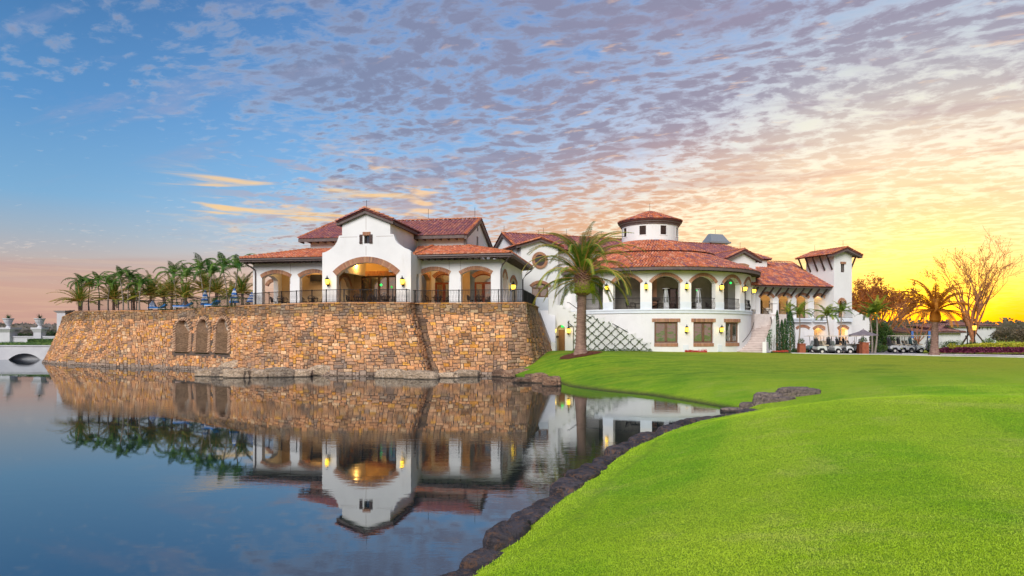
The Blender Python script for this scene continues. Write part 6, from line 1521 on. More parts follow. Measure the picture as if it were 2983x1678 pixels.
def closed_parasol(px, pt, pb, Y, label, sc=1.0):
    p = at(px, HY, Y); zt2 = zat(pt, Y); t = thing('closed_parasol', label, 'parasol', 'closed striped parasols'); t.location = (p.x, p.y, TZ)
    h = zt2 - TZ; m_ = MB(); m_.tube([(0, 0, 0), (0, 0, h + .05)], .03, 6); m_.build('pole', M['metal_grey'], t)
    n = 7; rw = random.Random(int(px)); z0 = .45
    for k in range(n):
        a, b = z0 + (h - z0) * k / n, z0 + (h - z0) * (k + 1) / n; r0 = .36 * (1 - k / n) ** .8 + .05; r1 = .36 * (1 - (k + 1) / n) ** .8 + .04
        m_ = MB(); vs = []; N_ = 12
        for (zz, rr_) in ((a, r0), (b + .01, r1)):
            for q in range(N_): an = 2 * math.pi * q / N_; f = 1 + .22 * (q % 2); vs.append((math.cos(an) * rr_ * f, math.sin(an) * rr_ * f, zz))
        m_.add(vs, [(q, (q + 1) % N_, (q + 1) % N_ + N_, q + N_) for q in range(N_)]); m_.build('canvas_band', M['canvas_blue' if k % 2 == 0 else 'canvas_white'], t)
    m_ = MB(); m_.lathe((0, 0, 0), [(.3, 0), (.3, .06), (.05, .1)], 10); m_.build('base', M['iron'], t)
c2 = lambda x, y: cr(2, x, y)
closed_parasol(*c2(715, 700), 900, 70.0, 'tall closed blue and white parasol behind the railing, left of two palm trunks')
closed_parasol(*c2(1125, 680), 900, 64.5, 'closed blue and white parasol at the foot of the palm nearest the pavilion')
closed_parasol(*c2(1372, 735), 900, 62.5, 'closed blue and white parasol half hidden behind the pavilion corner')
closed_parasol(*c2(438, 835), 900, 74.0, 'short closed blue and white parasol beside the blue lounger')
closed_parasol(*cr(1, 2148, 850), 900, 76.5, 'closed blue and white parasol before the dense left palm clump')
def lounger(px, Y, rz_, label):
    p = at(px, HY, Y); t = thing('sun_lounger', label, 'sun lounger', 'blue sun loungers'); place(t, (p.x, p.y, TZ), rz_)
    m_ = MB(); m_.fb(lambda a, b, c: Vector((a, b, c)), -.95, .95, -.32, .32, .24, .30); m_.build('frame', M['canvas_white'], t)
    for x in (-.85, .85):
        for y in (-.28, .28): m_ = MB(); m_.box((x, y, .12), (.05, .05, .24)); m_.build('leg', M['canvas_white'], t)
    m_ = MB(); m_.box((-.3, 0, .37), (1.3, .62, .14)); m_.build('cushion', M['cushion_blue'], t)
    m_ = MB(); m_.hexa([(.35, -.31, .30), (.95, -.31, .62), (.95, .31, .62), (.35, .31, .30), (.32, -.31, .46), (.88, -.31, .80), (.88, .31, .80), (.32, .31, .46)]); m_.build('back_cushion', M['cushion_blue'], t)
lounger(c2(405, 0)[0], 70.5, .2, 'blue cushioned sun lounger left of the tall closed parasol'); lounger(c2(815, 0)[0], 66.5, -.6, 'blue cushioned sun lounger right of the tall closed parasol'); lounger(cr(1, 2220, 0)[0], 75, .1, 'blue cushioned sun lounger beside the far left parasol')

# ================================================================== vegetation kit
def frond_mesh(L, p0, curl, nl, ll, wid, mleaf, mr='rachis', vee=.35, droop=.25, rr=.022, seed=0, twist=0.0, bend=1.0):
    r_ = random.Random(seed); N = 10; pts = [Vector((0, 0, 0))]; tang = []
    for k in range(N):
        t = k / N; a = p0 - curl * (t ** 1.25) * bend; d = Vector((math.cos(a), twist * t, math.sin(a))).normalized(); tang.append(d); pts.append(pts[-1] + d * (L / N))
    tang.append(tang[-1]); m_ = MB(); nf = 0
    m_.tube(pts, [rr * (1.2 - t / N) + .004 for t in range(N + 1)], 4, cap=False); nf = len(m_.f)
    for k in range(nl):
        t = .10 + .90 * k / (nl - 1); i = min(int(t * N), N - 1); f = t * N - i; p = pts[i].lerp(pts[i + 1], f); T = tang[i].lerp(tang[i + 1], f).normalized()
        side = T.cross(Vector((0, 0, 1))); side = side.normalized() if side.length > .1 else Vector((0, 1, 0)); upv = side.cross(T)
        ln = ll * (math.sin(min(1, t * 1.15 + .12) * math.pi * .92) ** .6 if t < .95 else .35) * r_.uniform(.85, 1.1); fwd = .35 + .75 * t
        for sg in (-1, 1):
            d = (side * sg + T * fwd + upv * (vee + r_.uniform(-.15, .15))).normalized(); dr_ = Vector((0, 0, -1)) * droop * ln
            mid_ = p + d * ln * .55 + dr_ * .25; tip = p + d * ln + dr_; w_ = T * wid * .5
            m_.add([p - w_ * .6, p + w_ * .6, mid_ + w_, mid_ - w_, tip], ((0, 1, 2, 3), (3, 2, 4)))
    me = m_.mesh('frond', M[mleaf]); me.materials.append(M[mr]); 
    me.polygons.foreach_set('material_index', [1] * nf + [0] * (len(me.polygons) - nf)); return me
def trunk_mb(p0, p1, r0, r1, lean=.0, flare=1.4, n=10, rings=14, seed=0, rough=.05):
    r_ = random.Random(seed); m_ = MB(); p0 = Vector(p0); p1 = Vector(p1); pts, rs2 = [], []
    for k in range(rings + 1):
        t = k / rings; p = p0.lerp(p1, t); b = math.sin(t * math.pi) * lean; p.x += b
        pts.append(p); rs2.append((r0 + (r1 - r0) * t) * (1 + (flare - 1) * math.exp(-t * 9)) * (1 + r_.uniform(-rough, rough)))
    m_.tube(pts, rs2, n); return m_
FR = {}
def fr(kind):
    if kind in FR: return FR[kind]
    r = []
    if kind == 'date':
        for k, (p0, curl, L) in enumerate(((80, 92, 5.4), (64, 112, 6.0), (46, 118, 5.9), (26, 106, 5.4), (6, 82, 4.7), (-14, 58, 3.8))):
            for q in range(2): r.append((p0, frond_mesh(L * (1 - .07 * q), R(p0), R(curl + 8 * q), 100, .60, .036, 'frond', vee=.18, droop=.38, rr=.04, seed=k * 2 + q, twist=.12 * (q * 2 - 1))))
    if kind == 'dusk_date':
        for k, (p0, curl, L) in enumerate(((80, 85, 3.1), (58, 100, 3.4), (34, 100, 3.3), (8, 70, 2.9))): r.append((p0, frond_mesh(L, R(p0), R(curl), 44, .40, .05, 'frond_backlit', 'frond_backlit', vee=.15, droop=.35, rr=.035, seed=k)))
    if kind == 'slim':
        for k, (p0, curl, L) in enumerate(((80, 100, 2.1), (56, 130, 2.3), (28, 115, 2.1))): r.append((p0, frond_mesh(L, R(p0), R(curl), 34, .46, .055, 'frond_deep', 'frond_deep', vee=.15, droop=.45, rr=.022, seed=k)))
    if kind == 'slim_olive':
        for k, (p0, curl, L) in enumerate(((75, 80, 2.1), (48, 105, 2.2), (18, 80, 1.9))): r.append((p0, frond_mesh(L, R(p0), R(curl), 30, .50, .06, 'frond_olive', 'frond_olive', vee=.2, droop=.35, rr=.025, seed=k)))
    if kind == 'gold':
        for k, (p0, curl, L) in enumerate(((80, 40, 2.2), (62, 70, 2.2), (35, 80, 2.0))): r.append((p0, frond_mesh(L, R(p0), R(curl), 30, .50, .06, 'frond_gold', 'frond_gold', vee=.3, droop=.25, rr=.025, seed=k)))
    if kind == 'shrubby':
        for k, (p0, curl, L) in enumerate(((80, 60, 1.9), (52, 75, 2.1), (25, 55, 2.1), (5, 35, 1.8))): r.append((p0, frond_mesh(L, R(p0), R(curl), 34, .34, .04, 'frond_olive', vee=.3, droop=.2, rr=.02, seed=k)))
    FR[kind] = r; return r
def crown(t, kind, c, n, seed=0, sc=1.0, az0=None, weights=None):
    ms = fr(kind); r_ = random.Random(seed); c = Vector(c)
    for k in range(n):
        f = k / max(n - 1, 1); i = min(len(ms) - 1, int((f ** .85) * len(ms))); me_ = ms[i][1]
        a = k * 2.39996 + r_.uniform(-.25, .25); o = link('frond', me_, t); o.location = c + Vector((math.cos(a), math.sin(a), 0)) * .08 * sc; o.rotation_euler = (r_.uniform(-.12, .12), r_.uniform(-.14, .14), a); s_ = sc * r_.uniform(.86, 1.1); o.scale = (s_, s_, s_)
def palm(base, top, r0, r1, kind, n, label, name='palm_tree', group=None, seed=0, sc=1.0, lean=0, m='palm_bark_grey', cat='palm tree', shaft=True):
    t = thing(name, label, cat, group); base = Vector(base); top = Vector(top)
    trunk_mb(base - Vector((0, 0, .1)), top, r0, r1, lean, 1.5, 8, 10, seed).build('trunk', M[m], t)
    if shaft: m_ = MB(); m_.tube([top, top + Vector((0, 0, .35 * sc))], [r1 * 1.25, r1 * .7], 8); m_.build('crownshaft', M['frond'], t); top = top + Vector((0, 0, .3 * sc))
    crown(t, kind, top, n, seed, sc); return t
# ---- the big date palm
bx = at(1461, HY, 52); g0 = gz(bx.x, bx.y)
bp = thing('date_palm', 'big date palm on the lawn with arching green crown and thick brown trunk', 'palm tree')
trunk_mb((bx.x, bx.y, g0 - .2), (bx.x + .12, bx.y, zat(741, 52)), .365, .33, -.05, 1.9, 20, 46, 3, .055).build('trunk', M['palm_bark'], bp, True)
r_ = random.Random(2); tb = MB()
for k in range(420):   # leaf scars on the trunk
    z = g0 + .3 + (zat(745, 52) - g0 - .3) * k / 420; a = k * 2.39996; rr_ = .36 - .03 * k / 420; c = Vector((bx.x + .06 + math.cos(a) * rr_, bx.y + math.sin(a) * rr_, z)); tn = Vector((-math.sin(a), math.cos(a), 0)); o_ = Vector((math.cos(a), math.sin(a), 0))
    tb.add([c - tn * .13, c + tn * .13, c + o_ * .045 + Vector((0, 0, .06)), c - Vector((0, 0, .05))], ((0, 1, 2), (0, 3, 1)), None)
o = tb.build('leaf_scars', M['palm_bark'], bp); o['kind'] = 'stuff'
m_ = MB(); m_.lathe((bx.x + .12, bx.y, zat(741, 52)), [(.42, -.06), (.60, .10), (.62, .35), (.58, .8), (.50, 1.25), (.40, 1.7), (.2, 2.0)], 18); m_.build('boot_collar', M['boots'], bp)
tb = MB()
for k in range(150):
    f = k / 150; a = k * 2.39996; z = zat(741, 52) + .95 + f * 1.2; rr_ = .58 - .28 * f; c = Vector((bx.x + .12 + math.cos(a) * rr_, bx.y + math.sin(a) * rr_, z)); o_ = Vector((math.cos(a), math.sin(a), 0))
    tb.bar(c - o_ * .1, c + o_ * .13 + Vector((0, 0, .16)), .12, .05)
o = tb.build('leaf_boots', M['boots'], bp); o['kind'] = 'stuff'
fb_ = MB()
for k in range(2600):
    a = r_.uniform(0, 6.283); z = zat(741, 52) + .08 + abs(r_.gauss(0, .42)); z = min(z, zat(741, 52) + 1.15); rr_ = .74 + .12 * math.sin((z - zat(741, 52)) * 3) + r_.uniform(-.05, .12); c = Vector((bx.x + .12 + math.cos(a) * rr_, bx.y + math.sin(a) * rr_, z)); d = Vector((math.cos(a) + r_.uniform(-.5, .5), math.sin(a) + r_.uniform(-.5, .5), r_.uniform(-.5, .9))).normalized() * r_.uniform(.08, .2); w_ = Vector((-math.sin(a), math.cos(a), r_.uniform(-.3, .3))) * .03
    fb_.add([c - w_, c + w_, c + d], ((0, 1, 2),))
o = fb_.build('fern_skirt', M['crown_fern'], bp); o['kind'] = 'stuff'
top = Vector((bx.x + .12, bx.y, zat(741, 52) + 1.75)); ms = fr('date')
plan = []
for k in range(66):
    f = k / 65; i = min(11, int(f ** 1.28 * 11.7)); plan.append((i, k * 2.39996 + r_.uniform(-.2, .2)))
plan += [(0, .15), (1, -.25), (3, .1), (2, -.05), (9, 3.0), (7, 0.2)]
for i, a in plan:
    if i >= 8 and math.sin(a) < -.55: continue
    o = link('frond', ms[i][1], bp); zo = -.12 * (i // 2); o.location = top + Vector((math.cos(a) * (.08 + .03 * i), math.sin(a) * (.08 + .03 * i), zo)); o.rotation_euler = (r_.uniform(-.1, .1), r_.uniform(-.12, .12), a); s_ = r_.uniform(.82, 1.02); o.scale = (s_, s_, s_)
ring = [(bx.x - 1.75, bx.y - .3), (bx.x - 1.1, bx.y - 1.3), (bx.x + .2, bx.y - 1.5), (bx.x + 1.2, bx.y - .8), (bx.x + 1.9, bx.y + .5), (bx.x + 1.0, bx.y + 1.6), (bx.x - .9, bx.y + 1.4)]
struct(drape('mulch_bed', ring, .035, M['mulch'], .5))
mm = MB()
for k in range(900):
    a, q = r_.uniform(0, 6.28), math.sqrt(r_.random()); x = bx.x + math.cos(a) * q * 1.6; y = bx.y + math.sin(a) * q * 1.4; z = gz(x, y) + .05; d = r_.uniform(.03, .08); t_ = r_.uniform(0, 3.1)
    mm.bar((x - d * math.cos(t_), y - d * math.sin(t_), z), (x + d * math.cos(t_), y + d * math.sin(t_), z + r_.uniform(-.01, .04)), .04, .02)
stuff(mm.build('mulch_chips', M['mulch']), 'reddish mulch chips round the foot of the big date palm', 'mulch')
# ---- palms on the pool terrace
LP = [(1, 1140, 985, 1150, 640, 79, 'leftmost'), (1, 1255, 985, 1262, 690, 80, 'second from the left, low in the clump'), (1, 1395, 985, 1375, 610, 79, 'third from left, pale trunk'), (1, 1525, 985, 1545, 665, 78, 'left of the tall leaning one'),
      (1, 1735, 985, 1688, 545, 76, 'tallest of the left clump, leaning'), (1, 1815, 985, 1815, 580, 77, 'straight, beside the leaning one'), (1, 1912, 985, 1905, 670, 78, 'short, near the right end of the left clump'), (1, 1965, 985, 1985, 660, 76, 'last of the left clump on its right'),
      (2, 315, 960, 262, 520, 75, 'leftmost of the right clump, leaning left'), (2, 428, 960, 448, 560, 74, 'slender, second of the right clump'), (2, 690, 930, 640, 450, 72, 'third of the right clump, behind the tall parasol'), (2, 778, 920, 800, 510, 70, 'between the tall parasol and the right lounger'), (2, 1030, 890, 965, 425, 67, 'tall, second nearest to the pavilion'), (2, 1135, 880, 1170, 440, 65, 'nearest to the pavilion, fronds touching its roof')]
for k, (cp, x0, y0, x1, y1, Y, lb) in enumerate(LP):
    b = at(*cr(cp, x0, y0), Y); t_ = at(*cr(cp, x1, y1), Y); palm((b.x, b.y, TZ), t_, .085, .055, 'slim', 11, 'slender green palm on the pool terrace, ' + lb, group='slender palms on the pool terrace', seed=k, sc=1.0 + .12 * (k > 7), lean=.12 * (-1) ** k)
SP = [(1, 1120, 860, 78, 1.15, 'at the left end of the railing, fronds spilling outwards'), (1, 1600, 830, 79.5, 1.3, 'in the middle of the left clump'), (1, 2120, 770, 78, 1.35, 'at the right end of the left clump, behind a parasol'), (1, 1880, 850, 80, 1.1, 'low behind the railing between pale trunks'), (2, 130, 790, 77, 1.0, 'in the gap between the two palm clumps'), (2, 440, 800, 73, 1.05, 'behind the blue lounger'),
      (2, 700, 690, 74, 1.25, 'rising behind the tall parasol'), (2, 245, 720, 76, 1.0, 'low under the leftmost palm of the right clump'), (2, 870, 730, 71, 1.0, 'right of the tall parasol'), (2, 1235, 740, 67, 1.0, 'beside the pavilion wall'), (2, 1080, 800, 70, .8, 'low behind the railing left of the pavilion')]
for k, (cp, x, y, Y, sc, lb) in enumerate(SP):
    p = at(*cr(cp, x, y), Y); t = palm((p.x, p.y, TZ), (p.x, p.y, max(p.z, TZ + .3)), .16, .14, 'shrubby', 34, 'bushy short trunked palm ' + lb, name='bushy_palm', group='bushy palms on the pool terrace', seed=40 + k, sc=sc * 1.3, m='palm_bark', shaft=False)
def foliage(mb, c, rad, n, size, r_, lump=.35, box=False, flat=False):
    c = Vector(c)
    for _ in range(n):
        if box: q = Vector((r_.uniform(-1, 1), r_.uniform(-1, 1), r_.uniform(-1, 1))); k = r_.randrange(3); q[k] = math.copysign(r_.uniform(.85, 1), q[k]); 
        else:
            q = Vector((r_.gauss(0, 1), r_.gauss(0, 1), r_.gauss(0, 1))).normalized(); q *= (r_.random() ** .35) * (1 + lump * noise.noise(q * 2.2 + c * .3))
        p = c + Vector((q.x * rad[0], q.y * rad[1], q.z * rad[2]))
        u = Vector((r_.gauss(0, 1), r_.gauss(0, 1), r_.gauss(0, .6))).normalized() * size * r_.uniform(.6, 1.3); w_ = u.cross(Vector((r_.gauss(0, 1), r_.gauss(0, 1), r_.gauss(0, 1)))).normalized() * size * r_.uniform(.3, .6)
        mb.add([p - u, p + w_, p + u, p - w_], ((0, 1, 2, 3),))
rg = random.Random(11)
def shrub(name, c, rad, n, size, m, label, cat, group=None, box=False, stem=True):
    t = thing(name, label, cat, group); m_ = MB(); foliage(m_, c, rad, n, size, rg, box=box); o = m_.build('foliage', M[m], t)
    if stem: m_ = MB(); c = Vector(c); m_.tube([(c.x, c.y, c.z - rad[2] * 1.05), (c.x + .05, c.y, c.z)], [.08, .04], 5); m_.build('trunk', M['bark'], t)
    return t
for x0, x1, Y, lb in ((120, 300, 72, 'left of the blue lounger'), (565, 700, 68.5, 'at the foot of the tall parasol'), (870, 1290, 63.5, 'behind the railing left of the pavilion')):
    a, b = at(c2(x0, 0)[0], HY, Y), at(c2(x1, 0)[0], HY, Y - 1.5); m = (a + b) / 2; shrub('clipped_hedge', (m.x, m.y, TZ + .42), ((b.x - a.x) / 2, .45, .42), int(900 * (b.x - a.x)), .045, 'leaf', 'low dark green hedge on the pool terrace ' + lb, 'hedge', box=True, stem=False)
# ---- small palms by the arcade
def P9(x, y, Y): return at(*cr(9, x, y), Y)
RPm = [('slim_olive', (9, 1178, 1190), (9, 1238, 560), 72.5, 1.0, 16, 'young green palm against the arcade with a slim leaning trunk'), ('gold', (9, 1135, 1190), (9, 1010, 520), 73, .72, 12, 'young golden green palm behind the tallest cypress'), ('slim_olive', (9, 1822, 1100), (9, 1785, 600), 71.5, 1.05, 17, 'young palm in front of the blind brick arch nearest the tower'),
       ('slim_olive', (10, 690, 600), (8, 1935, 1130), 71, .95, 15, 'young palm before the tower, left of a twin trunk'), ('slim_olive', (10, 1355, 720), (10, 1300, 150), 70, .95, 12, 'drooping young palm right of the grey parasol'), ('gold', (10, 1405, 745), (10, 1440, 120), 69.5, 1.1, 14, 'bright yellow green palm with upright fronds against the sunset tree')]
for k, (kd, b, tt_, Y, sc, n, lb) in enumerate(RPm):
    p = at(*cr(*b), Y); q = at(*cr(*tt_), Y); palm((p.x, p.y, gz(p.x, p.y)), q, .09, .06, kd, n, lb, group='young palms by the arcade', seed=60 + k, sc=sc * .9, lean=.15)
for k, (x, y0, y1, w_, lb) in enumerate(((785, 455, 1215, .30, 'slim cypress nearest the stair parapet'), (880, 645, 1215, .26, 'shortest slim cypress, second from the stairs'), (945, 620, 1215, .25, 'slim cypress, third from the stairs'), (1048, 460, 1230, .50, 'widest and tallest cypress, fourth from the stairs'))):
    Y = 70.5 - .3 * k; b = P9(x, y1, Y); t_ = P9(x, y0, Y); g_ = gz(b.x, b.y); h = t_.z - g_; t = thing('cypress', lb, 'cypress', 'cypresses beside the stairs'); m_ = MB(); n = int(1500 * w_ / .3)
    for q in range(n):
        f = rg.random(); rr_ = w_ * (1 - f ** 3.2) ** .7 * (.75 + .35 * rg.random()) * (.75 + .25 * min(1, f * 8)); a = rg.uniform(0, 6.28); p = Vector((b.x + math.cos(a) * rr_, b.y + math.sin(a) * rr_, g_ + f * h)); d = Vector((math.cos(a) * .35, math.sin(a) * .35, 1)).normalized() * rg.uniform(.08, .18); w2 = Vector((-math.sin(a), math.cos(a), 0)) * .035
        m_.add([p - w2, p + w2, p + d], ((0, 1, 2),))
    m_.build('foliage', M['leaf_cypress'], t); m_ = MB(); m_.tube([(b.x, b.y, g_ - .1), (b.x, b.y, g_ + h * .9)], [.06, .02], 6); m_.build('trunk', M['bark'], t)
# climbing plant on the parapet
t = thing('climbing_shrub', 'leafy climber with pale gaps on the curved white stair parapet', 'climbing plant'); m_ = MB()
for k in range(700):
    x = rg.uniform(570, 760); y = rg.uniform(max(820, 1300 - (x - 480) * 3.2), 1230); p = P9(x, y, 69.6 + (x - 570) * .004); d = rg.uniform(.03, .07); a = rg.uniform(0, 3); u = Vector((math.cos(a), rg.uniform(-.3, .3), math.sin(a))) * d; w_ = Vector((-math.sin(a), 0, math.cos(a))) * d * .6; m_.add([p - u, p + w_, p + u, p - w_], ((0, 1, 2, 3),))
m_.build('foliage', M['leaf_cypress'], t)
m_ = MB(); 
for k in range(5): p = P9(600 + k * 35, 1250, 69.7); m_.tube([p, p + Vector((rg.uniform(-.1, .2), 0, rg.uniform(.8, 1.8)))], .02, 4)
m_.build('stems', M['vine'], t)
wt = MB(); a = P9(640, 1280, 69.9); b = P9(760, 1280, 70.3); wt.hexa([Vector((a.x, a.y, 1.0)), Vector((b.x, b.y, 1.0)), Vector((b.x, b.y + .5, 1.0)), Vector((a.x, a.y + .5, 1.0)), Vector((a.x, a.y, P9(640, 960, 70).z)), Vector((b.x, b.y, P9(760, 560, 70).z)), Vector((b.x, b.y + .5, P9(760, 560, 70).z)), Vector((a.x, a.y + .5, P9(640, 960, 70).z))]); wt.build('parapet_block', M['stucco'], stR)
# flower beds
def bed(name, x0, x1, yb, Y0, Y1, z0, n, size, m, label, cat, cr_=9, hgt=.35):
    m_ = MB()
    for k in range(n):
        f = rg.random(); px = cr(cr_, x0 + (x1 - x0) * f, 0)[0]; Y = rg.uniform(Y0, Y1); p = at(px, HY, Y); g_ = gz(p.x, p.y) + rg.random() ** 1.5 * hgt * (.6 + .5 * noise.noise(p * .9)); p.z = g_
        u = Vector((rg.gauss(0, 1), rg.gauss(0, 1), rg.gauss(0, .7))).normalized() * size * rg.uniform(.6, 1.3); w_ = u.cross(Vector((rg.gauss(0, 1), rg.gauss(0, 1), rg.gauss(0, 1)))).normalized() * size * .5; m_.add([p - u, p + w_, p + u, p - w_], ((0, 1, 2, 3),))
    return stuff(m_.build(name, M[m]), label, cat)
bed('red_flowers', 690, 1010, 0, 68.4, 69.6, 0, 1500, .06, 'flower_red', 'red flowers at the foot of the cypresses', 'flowers'); bed('flower_leaves', 660, 1050, 0, 68, 70.2, 0, 1300, .06, 'leaf_hedge', 'green leaves round the red flowers by the stairs', 'flower bed', hgt=.26)
bed('shrub_leaves', 1080, 1400, 0, 71, 72.5, 0, 1500, .06, 'leaf_hedge', 'low shrubs below the arcade between cypress and golf carts', 'shrubs', hgt=.5)
bed('red_flowers', 2150, 2460, 0, 65.6, 67.2, 0, 900, .06, 'flower_red', 'small red flowers at the foot of the rotunda', 'flowers', 7, .34); bed('ground_leaves', 780, 1690, 0, 65.0, 65.9, 0, 1200, .06, 'leaf', 'low green plants at the foot of the vine lattice', 'ground cover', 7, .36)
# the round bed on the right
m_ = MB()
def bedband(x0, x1, y0, y1, Y, n, size, m, nm, lb, cat, deep=1.6, fy=None):
    mm_ = MB()
    for k in range(n):
        x = rg.uniform(x0, x1); f = rg.random(); d = rg.uniform(0, deep); px, _ = cr(11, x, 0); yt = fy(x) if fy else y0; yy = y1 + (yt - y1) * f ** .8 * (.85 + .2 * noise.noise(Vector((x * .03, f, 0))))
        p = at(px, cr(11, x, yy)[1], Y + d * f); u = Vector((rg.gauss(0, 1), rg.gauss(0, 1), rg.gauss(0, .8))).normalized() * size * rg.uniform(.6, 1.3); w_ = u.cross(Vector((rg.gauss(0, 1), rg.gauss(0, 1), rg.gauss(0, 1)))).normalized() * size * .5; mm_.add([p - u, p + w_, p + u, p - w_], ((0, 1, 2, 3),))
    return stuff(mm_.build(nm, M[m]), lb, cat)
Yb = 63.5
bedband(760, 2400, 1195, 1280, Yb, 9000, .085, 'leaf_purple', 'purple_bedding', 'band of purple red bedding plants along the front of the round bed', 'flower bed', fy=lambda x: 1225 - min(40, (x - 760) * .25))
bedband(1030, 2400, 1120, 1215, Yb + 1.8, 9000, .09, 'leaf_yellow', 'yellow_shrubs', 'mound of yellow green shrubs behind the purple bedding', 'flower bed', deep=3, fy=lambda x: 1170 - 50 * min(1, max(0, (x - 1030) / 450)))
p_ = [at(cr(11, x, 0)[0], HY, Y) for x, Y in ((700, 66), (760, 62.6), (2500, 59), (2500, 68))]; struct(drape('mulch_bed', [(p.x, p.y) for p in p_], .045, M['mulch'], .8))
yb = MB(); p = at(*cr(11, 1000, 1175), 63.4); foliage(yb, p, (.4, .3, .28), 260, .06, rg); o = yb.build('yellow_bush', M['leaf_yellow']); tag(o, 'small bright yellow bush at the left tip of the round flower bed', 'bush')
# ================================================================== boulders
def boulder_mesh(seed, dx, dy, dz, flat=.55, rough=.40):
    bm = bmesh.new(); bmesh.ops.create_icosphere(bm, subdivisions=4, radius=1.0); off = Vector((seed * 7.3, seed * 3.1, seed * 1.7))
    for v in bm.verts:
        p = v.co.copy(); n = noise.fractal(p * 1.1 + off, 1.0, 2.1, 5); lay = math.sin((p.z * 5 + noise.noise(p * 1.7 + off) * 2.5)) * .035; n2 = abs(noise.noise(p * 2.6 + off)) * -.16
        p = p * (1 + rough * n + lay + n2)
        for k in range(3): p[k] = math.copysign(abs(p[k]) ** .72, p[k])
        if p.z > flat: p.z = flat + (p.z - flat) * .35
        v.co = Vector((p.x * dx, p.y * dy, p.z * dz))
    me = bpy.data.meshes.new('boulder'); bm.to_mesh(me); bm.free(); me.polygons.foreach_set('use_smooth', [True] * len(me.polygons)); return me
_bs = [100]
def boulder(x0, x1, yt, yb, m, label, group, depth=.7, tilt=0.0, name='boulder', Yo=None, cat='boulder', zb=0.0):
    Y = Yo or (H - zb) * F / (yb - HY); w_ = (x1 - x0) / F * Y; h = zat(yt, Y + .2) - zb; _bs[0] += 1
    if Yo is None and zb > .05: zb = gz((x0 + x1) / 2 / F * Y - CX / F * Y, Y + .3) - .06; h += .10
    me = boulder_mesh(_bs[0], w_ / 2 * 1.08, max(.25, w_ * depth / 2), h * .98); me.materials.append(M[m]); o = link(name, me); c = at((x0 + x1) / 2, HY, Y + w_ * depth * .35); o.location = (c.x, c.y, zb + .02); o.rotation_euler = (0, tilt, rg.uniform(-.2, .2)); return tag(o, label, cat, group)
def B12(x, y): return cr(12, x, y)
def B13(x, y): return cr(13, x, y)
def B14(x, y): return cr(14, x, y)
WB_ = [(12, 2100, 2330, 690, 796, 'pale flat boulder at the left end of the rocks below the wall'), (12, 2290, 2480, 655, 800, 'pale boulder below the niches, second from the left'), (13, 170, 380, 585, 720, 'jagged upright boulder leaning on the wall right of the niches'), (13, 90, 260, 680, 800, 'low pale boulder in the gap before the long ones'),
       (13, 235, 470, 670, 812, 'long pale boulder with dark crown, left of centre'), (13, 430, 670, 690, 808, 'smooth pale boulder, right half of the left pair'), (13, 640, 920, 660, 806, 'wide pale boulder with dark striped top'), (13, 880, 1145, 690, 800, 'pale boulder tapering right in mid wall'),
       (13, 1135, 1385, 640, 786, 'blocky grey boulder standing alone in mid wall'), (13, 1745, 1900, 700, 790, 'low pale boulder left of the buttress'), (13, 1850, 2180, 680, 815, 'large pale boulder at the foot of the buttress'), (13, 2150, 2475, 690, 828, 'boulder with black top at the foot of the buttress'),
       (14, 530, 800, 850, 948, 'long smooth pale boulder right of the buttress'), (14, 760, 1060, 810, 936, 'pale boulder below the bright part of the wall'), (14, 930, 1125, 765, 905, 'tall rounded boulder near the right corner of the wall'), (14, 1225, 1360, 800, 932, 'dark brown boulder right of the wall corner'),
       (14, 1340, 1510, 815, 945, 'brown boulder beside the pipe, half under the lawn edge'), (14, 1430, 1760, 800, 925, 'long brown ledge rock along the lawn edge'), (14, 1500, 1740, 920, 1005, 'low brown boulder at the waterline before the ledge'), (14, 1640, 1800, 870, 960, 'brown boulder in the middle of the outcrop'), (14, 1720, 1920, 830, 1010, 'tall brown boulder of the outcrop'), (14, 1850, 2070, 868, 1050, 'pale fronted block ending the outcrop at the grass')]
for k, (c, x0, x1, yt, yb, lb) in enumerate(WB_):
    a = cr(c, x0, yt); b = cr(c, x1, yb); m = 'rock_pale' if k < 15 else 'rock_brown'
    if k == 2: boulder(a[0], b[0], a[1], b[1], m, lb, 'boulders at the foot of the stone wall', .5, -.35, Yo=57.0)
    else: boulder(a[0], b[0], a[1], b[1], m, lb, 'boulders at the foot of the stone wall', .55 if k < 15 else .7)
# near bank: dark edging rocks from the viewer to the head of the inlet
L_ = 0.0; path = [Vector((x, y, 0)) for x, y in NEAR[3:]]; i = 0
def along(d):
    for a, b in zip(path, path[1:]):
        l = (b - a).length
        if d <= l: return a.lerp(b, d / l), (b - a).normalized()
        d -= l
    return path[-1], (path[-1] - path[-2]).normalized()
tot = sum((b - a).length for a, b in zip(path, path[1:])); d = .2; k = 0; r3 = random.Random(21); ords = ['first', 'second', 'third', 'fourth', 'fifth', 'sixth', 'seventh', 'eighth', 'ninth', 'tenth', 'eleventh', 'twelfth', 'thirteenth', 'fourteenth', 'fifteenth', 'sixteenth', 'seventeenth', 'eighteenth', 'nineteenth', 'twentieth', 'twenty first', 'twenty second', 'twenty third', 'twenty fourth', 'twenty fifth']
edge = []
while d < tot - .3:
    ln = r3.uniform(.75, 1.35) * (.80 + .035 * d); p, t = along(d + ln / 2); edge.append((p, t, ln)); d += ln * .97
vis = [e for e in edge if e[0].y > 7.0]
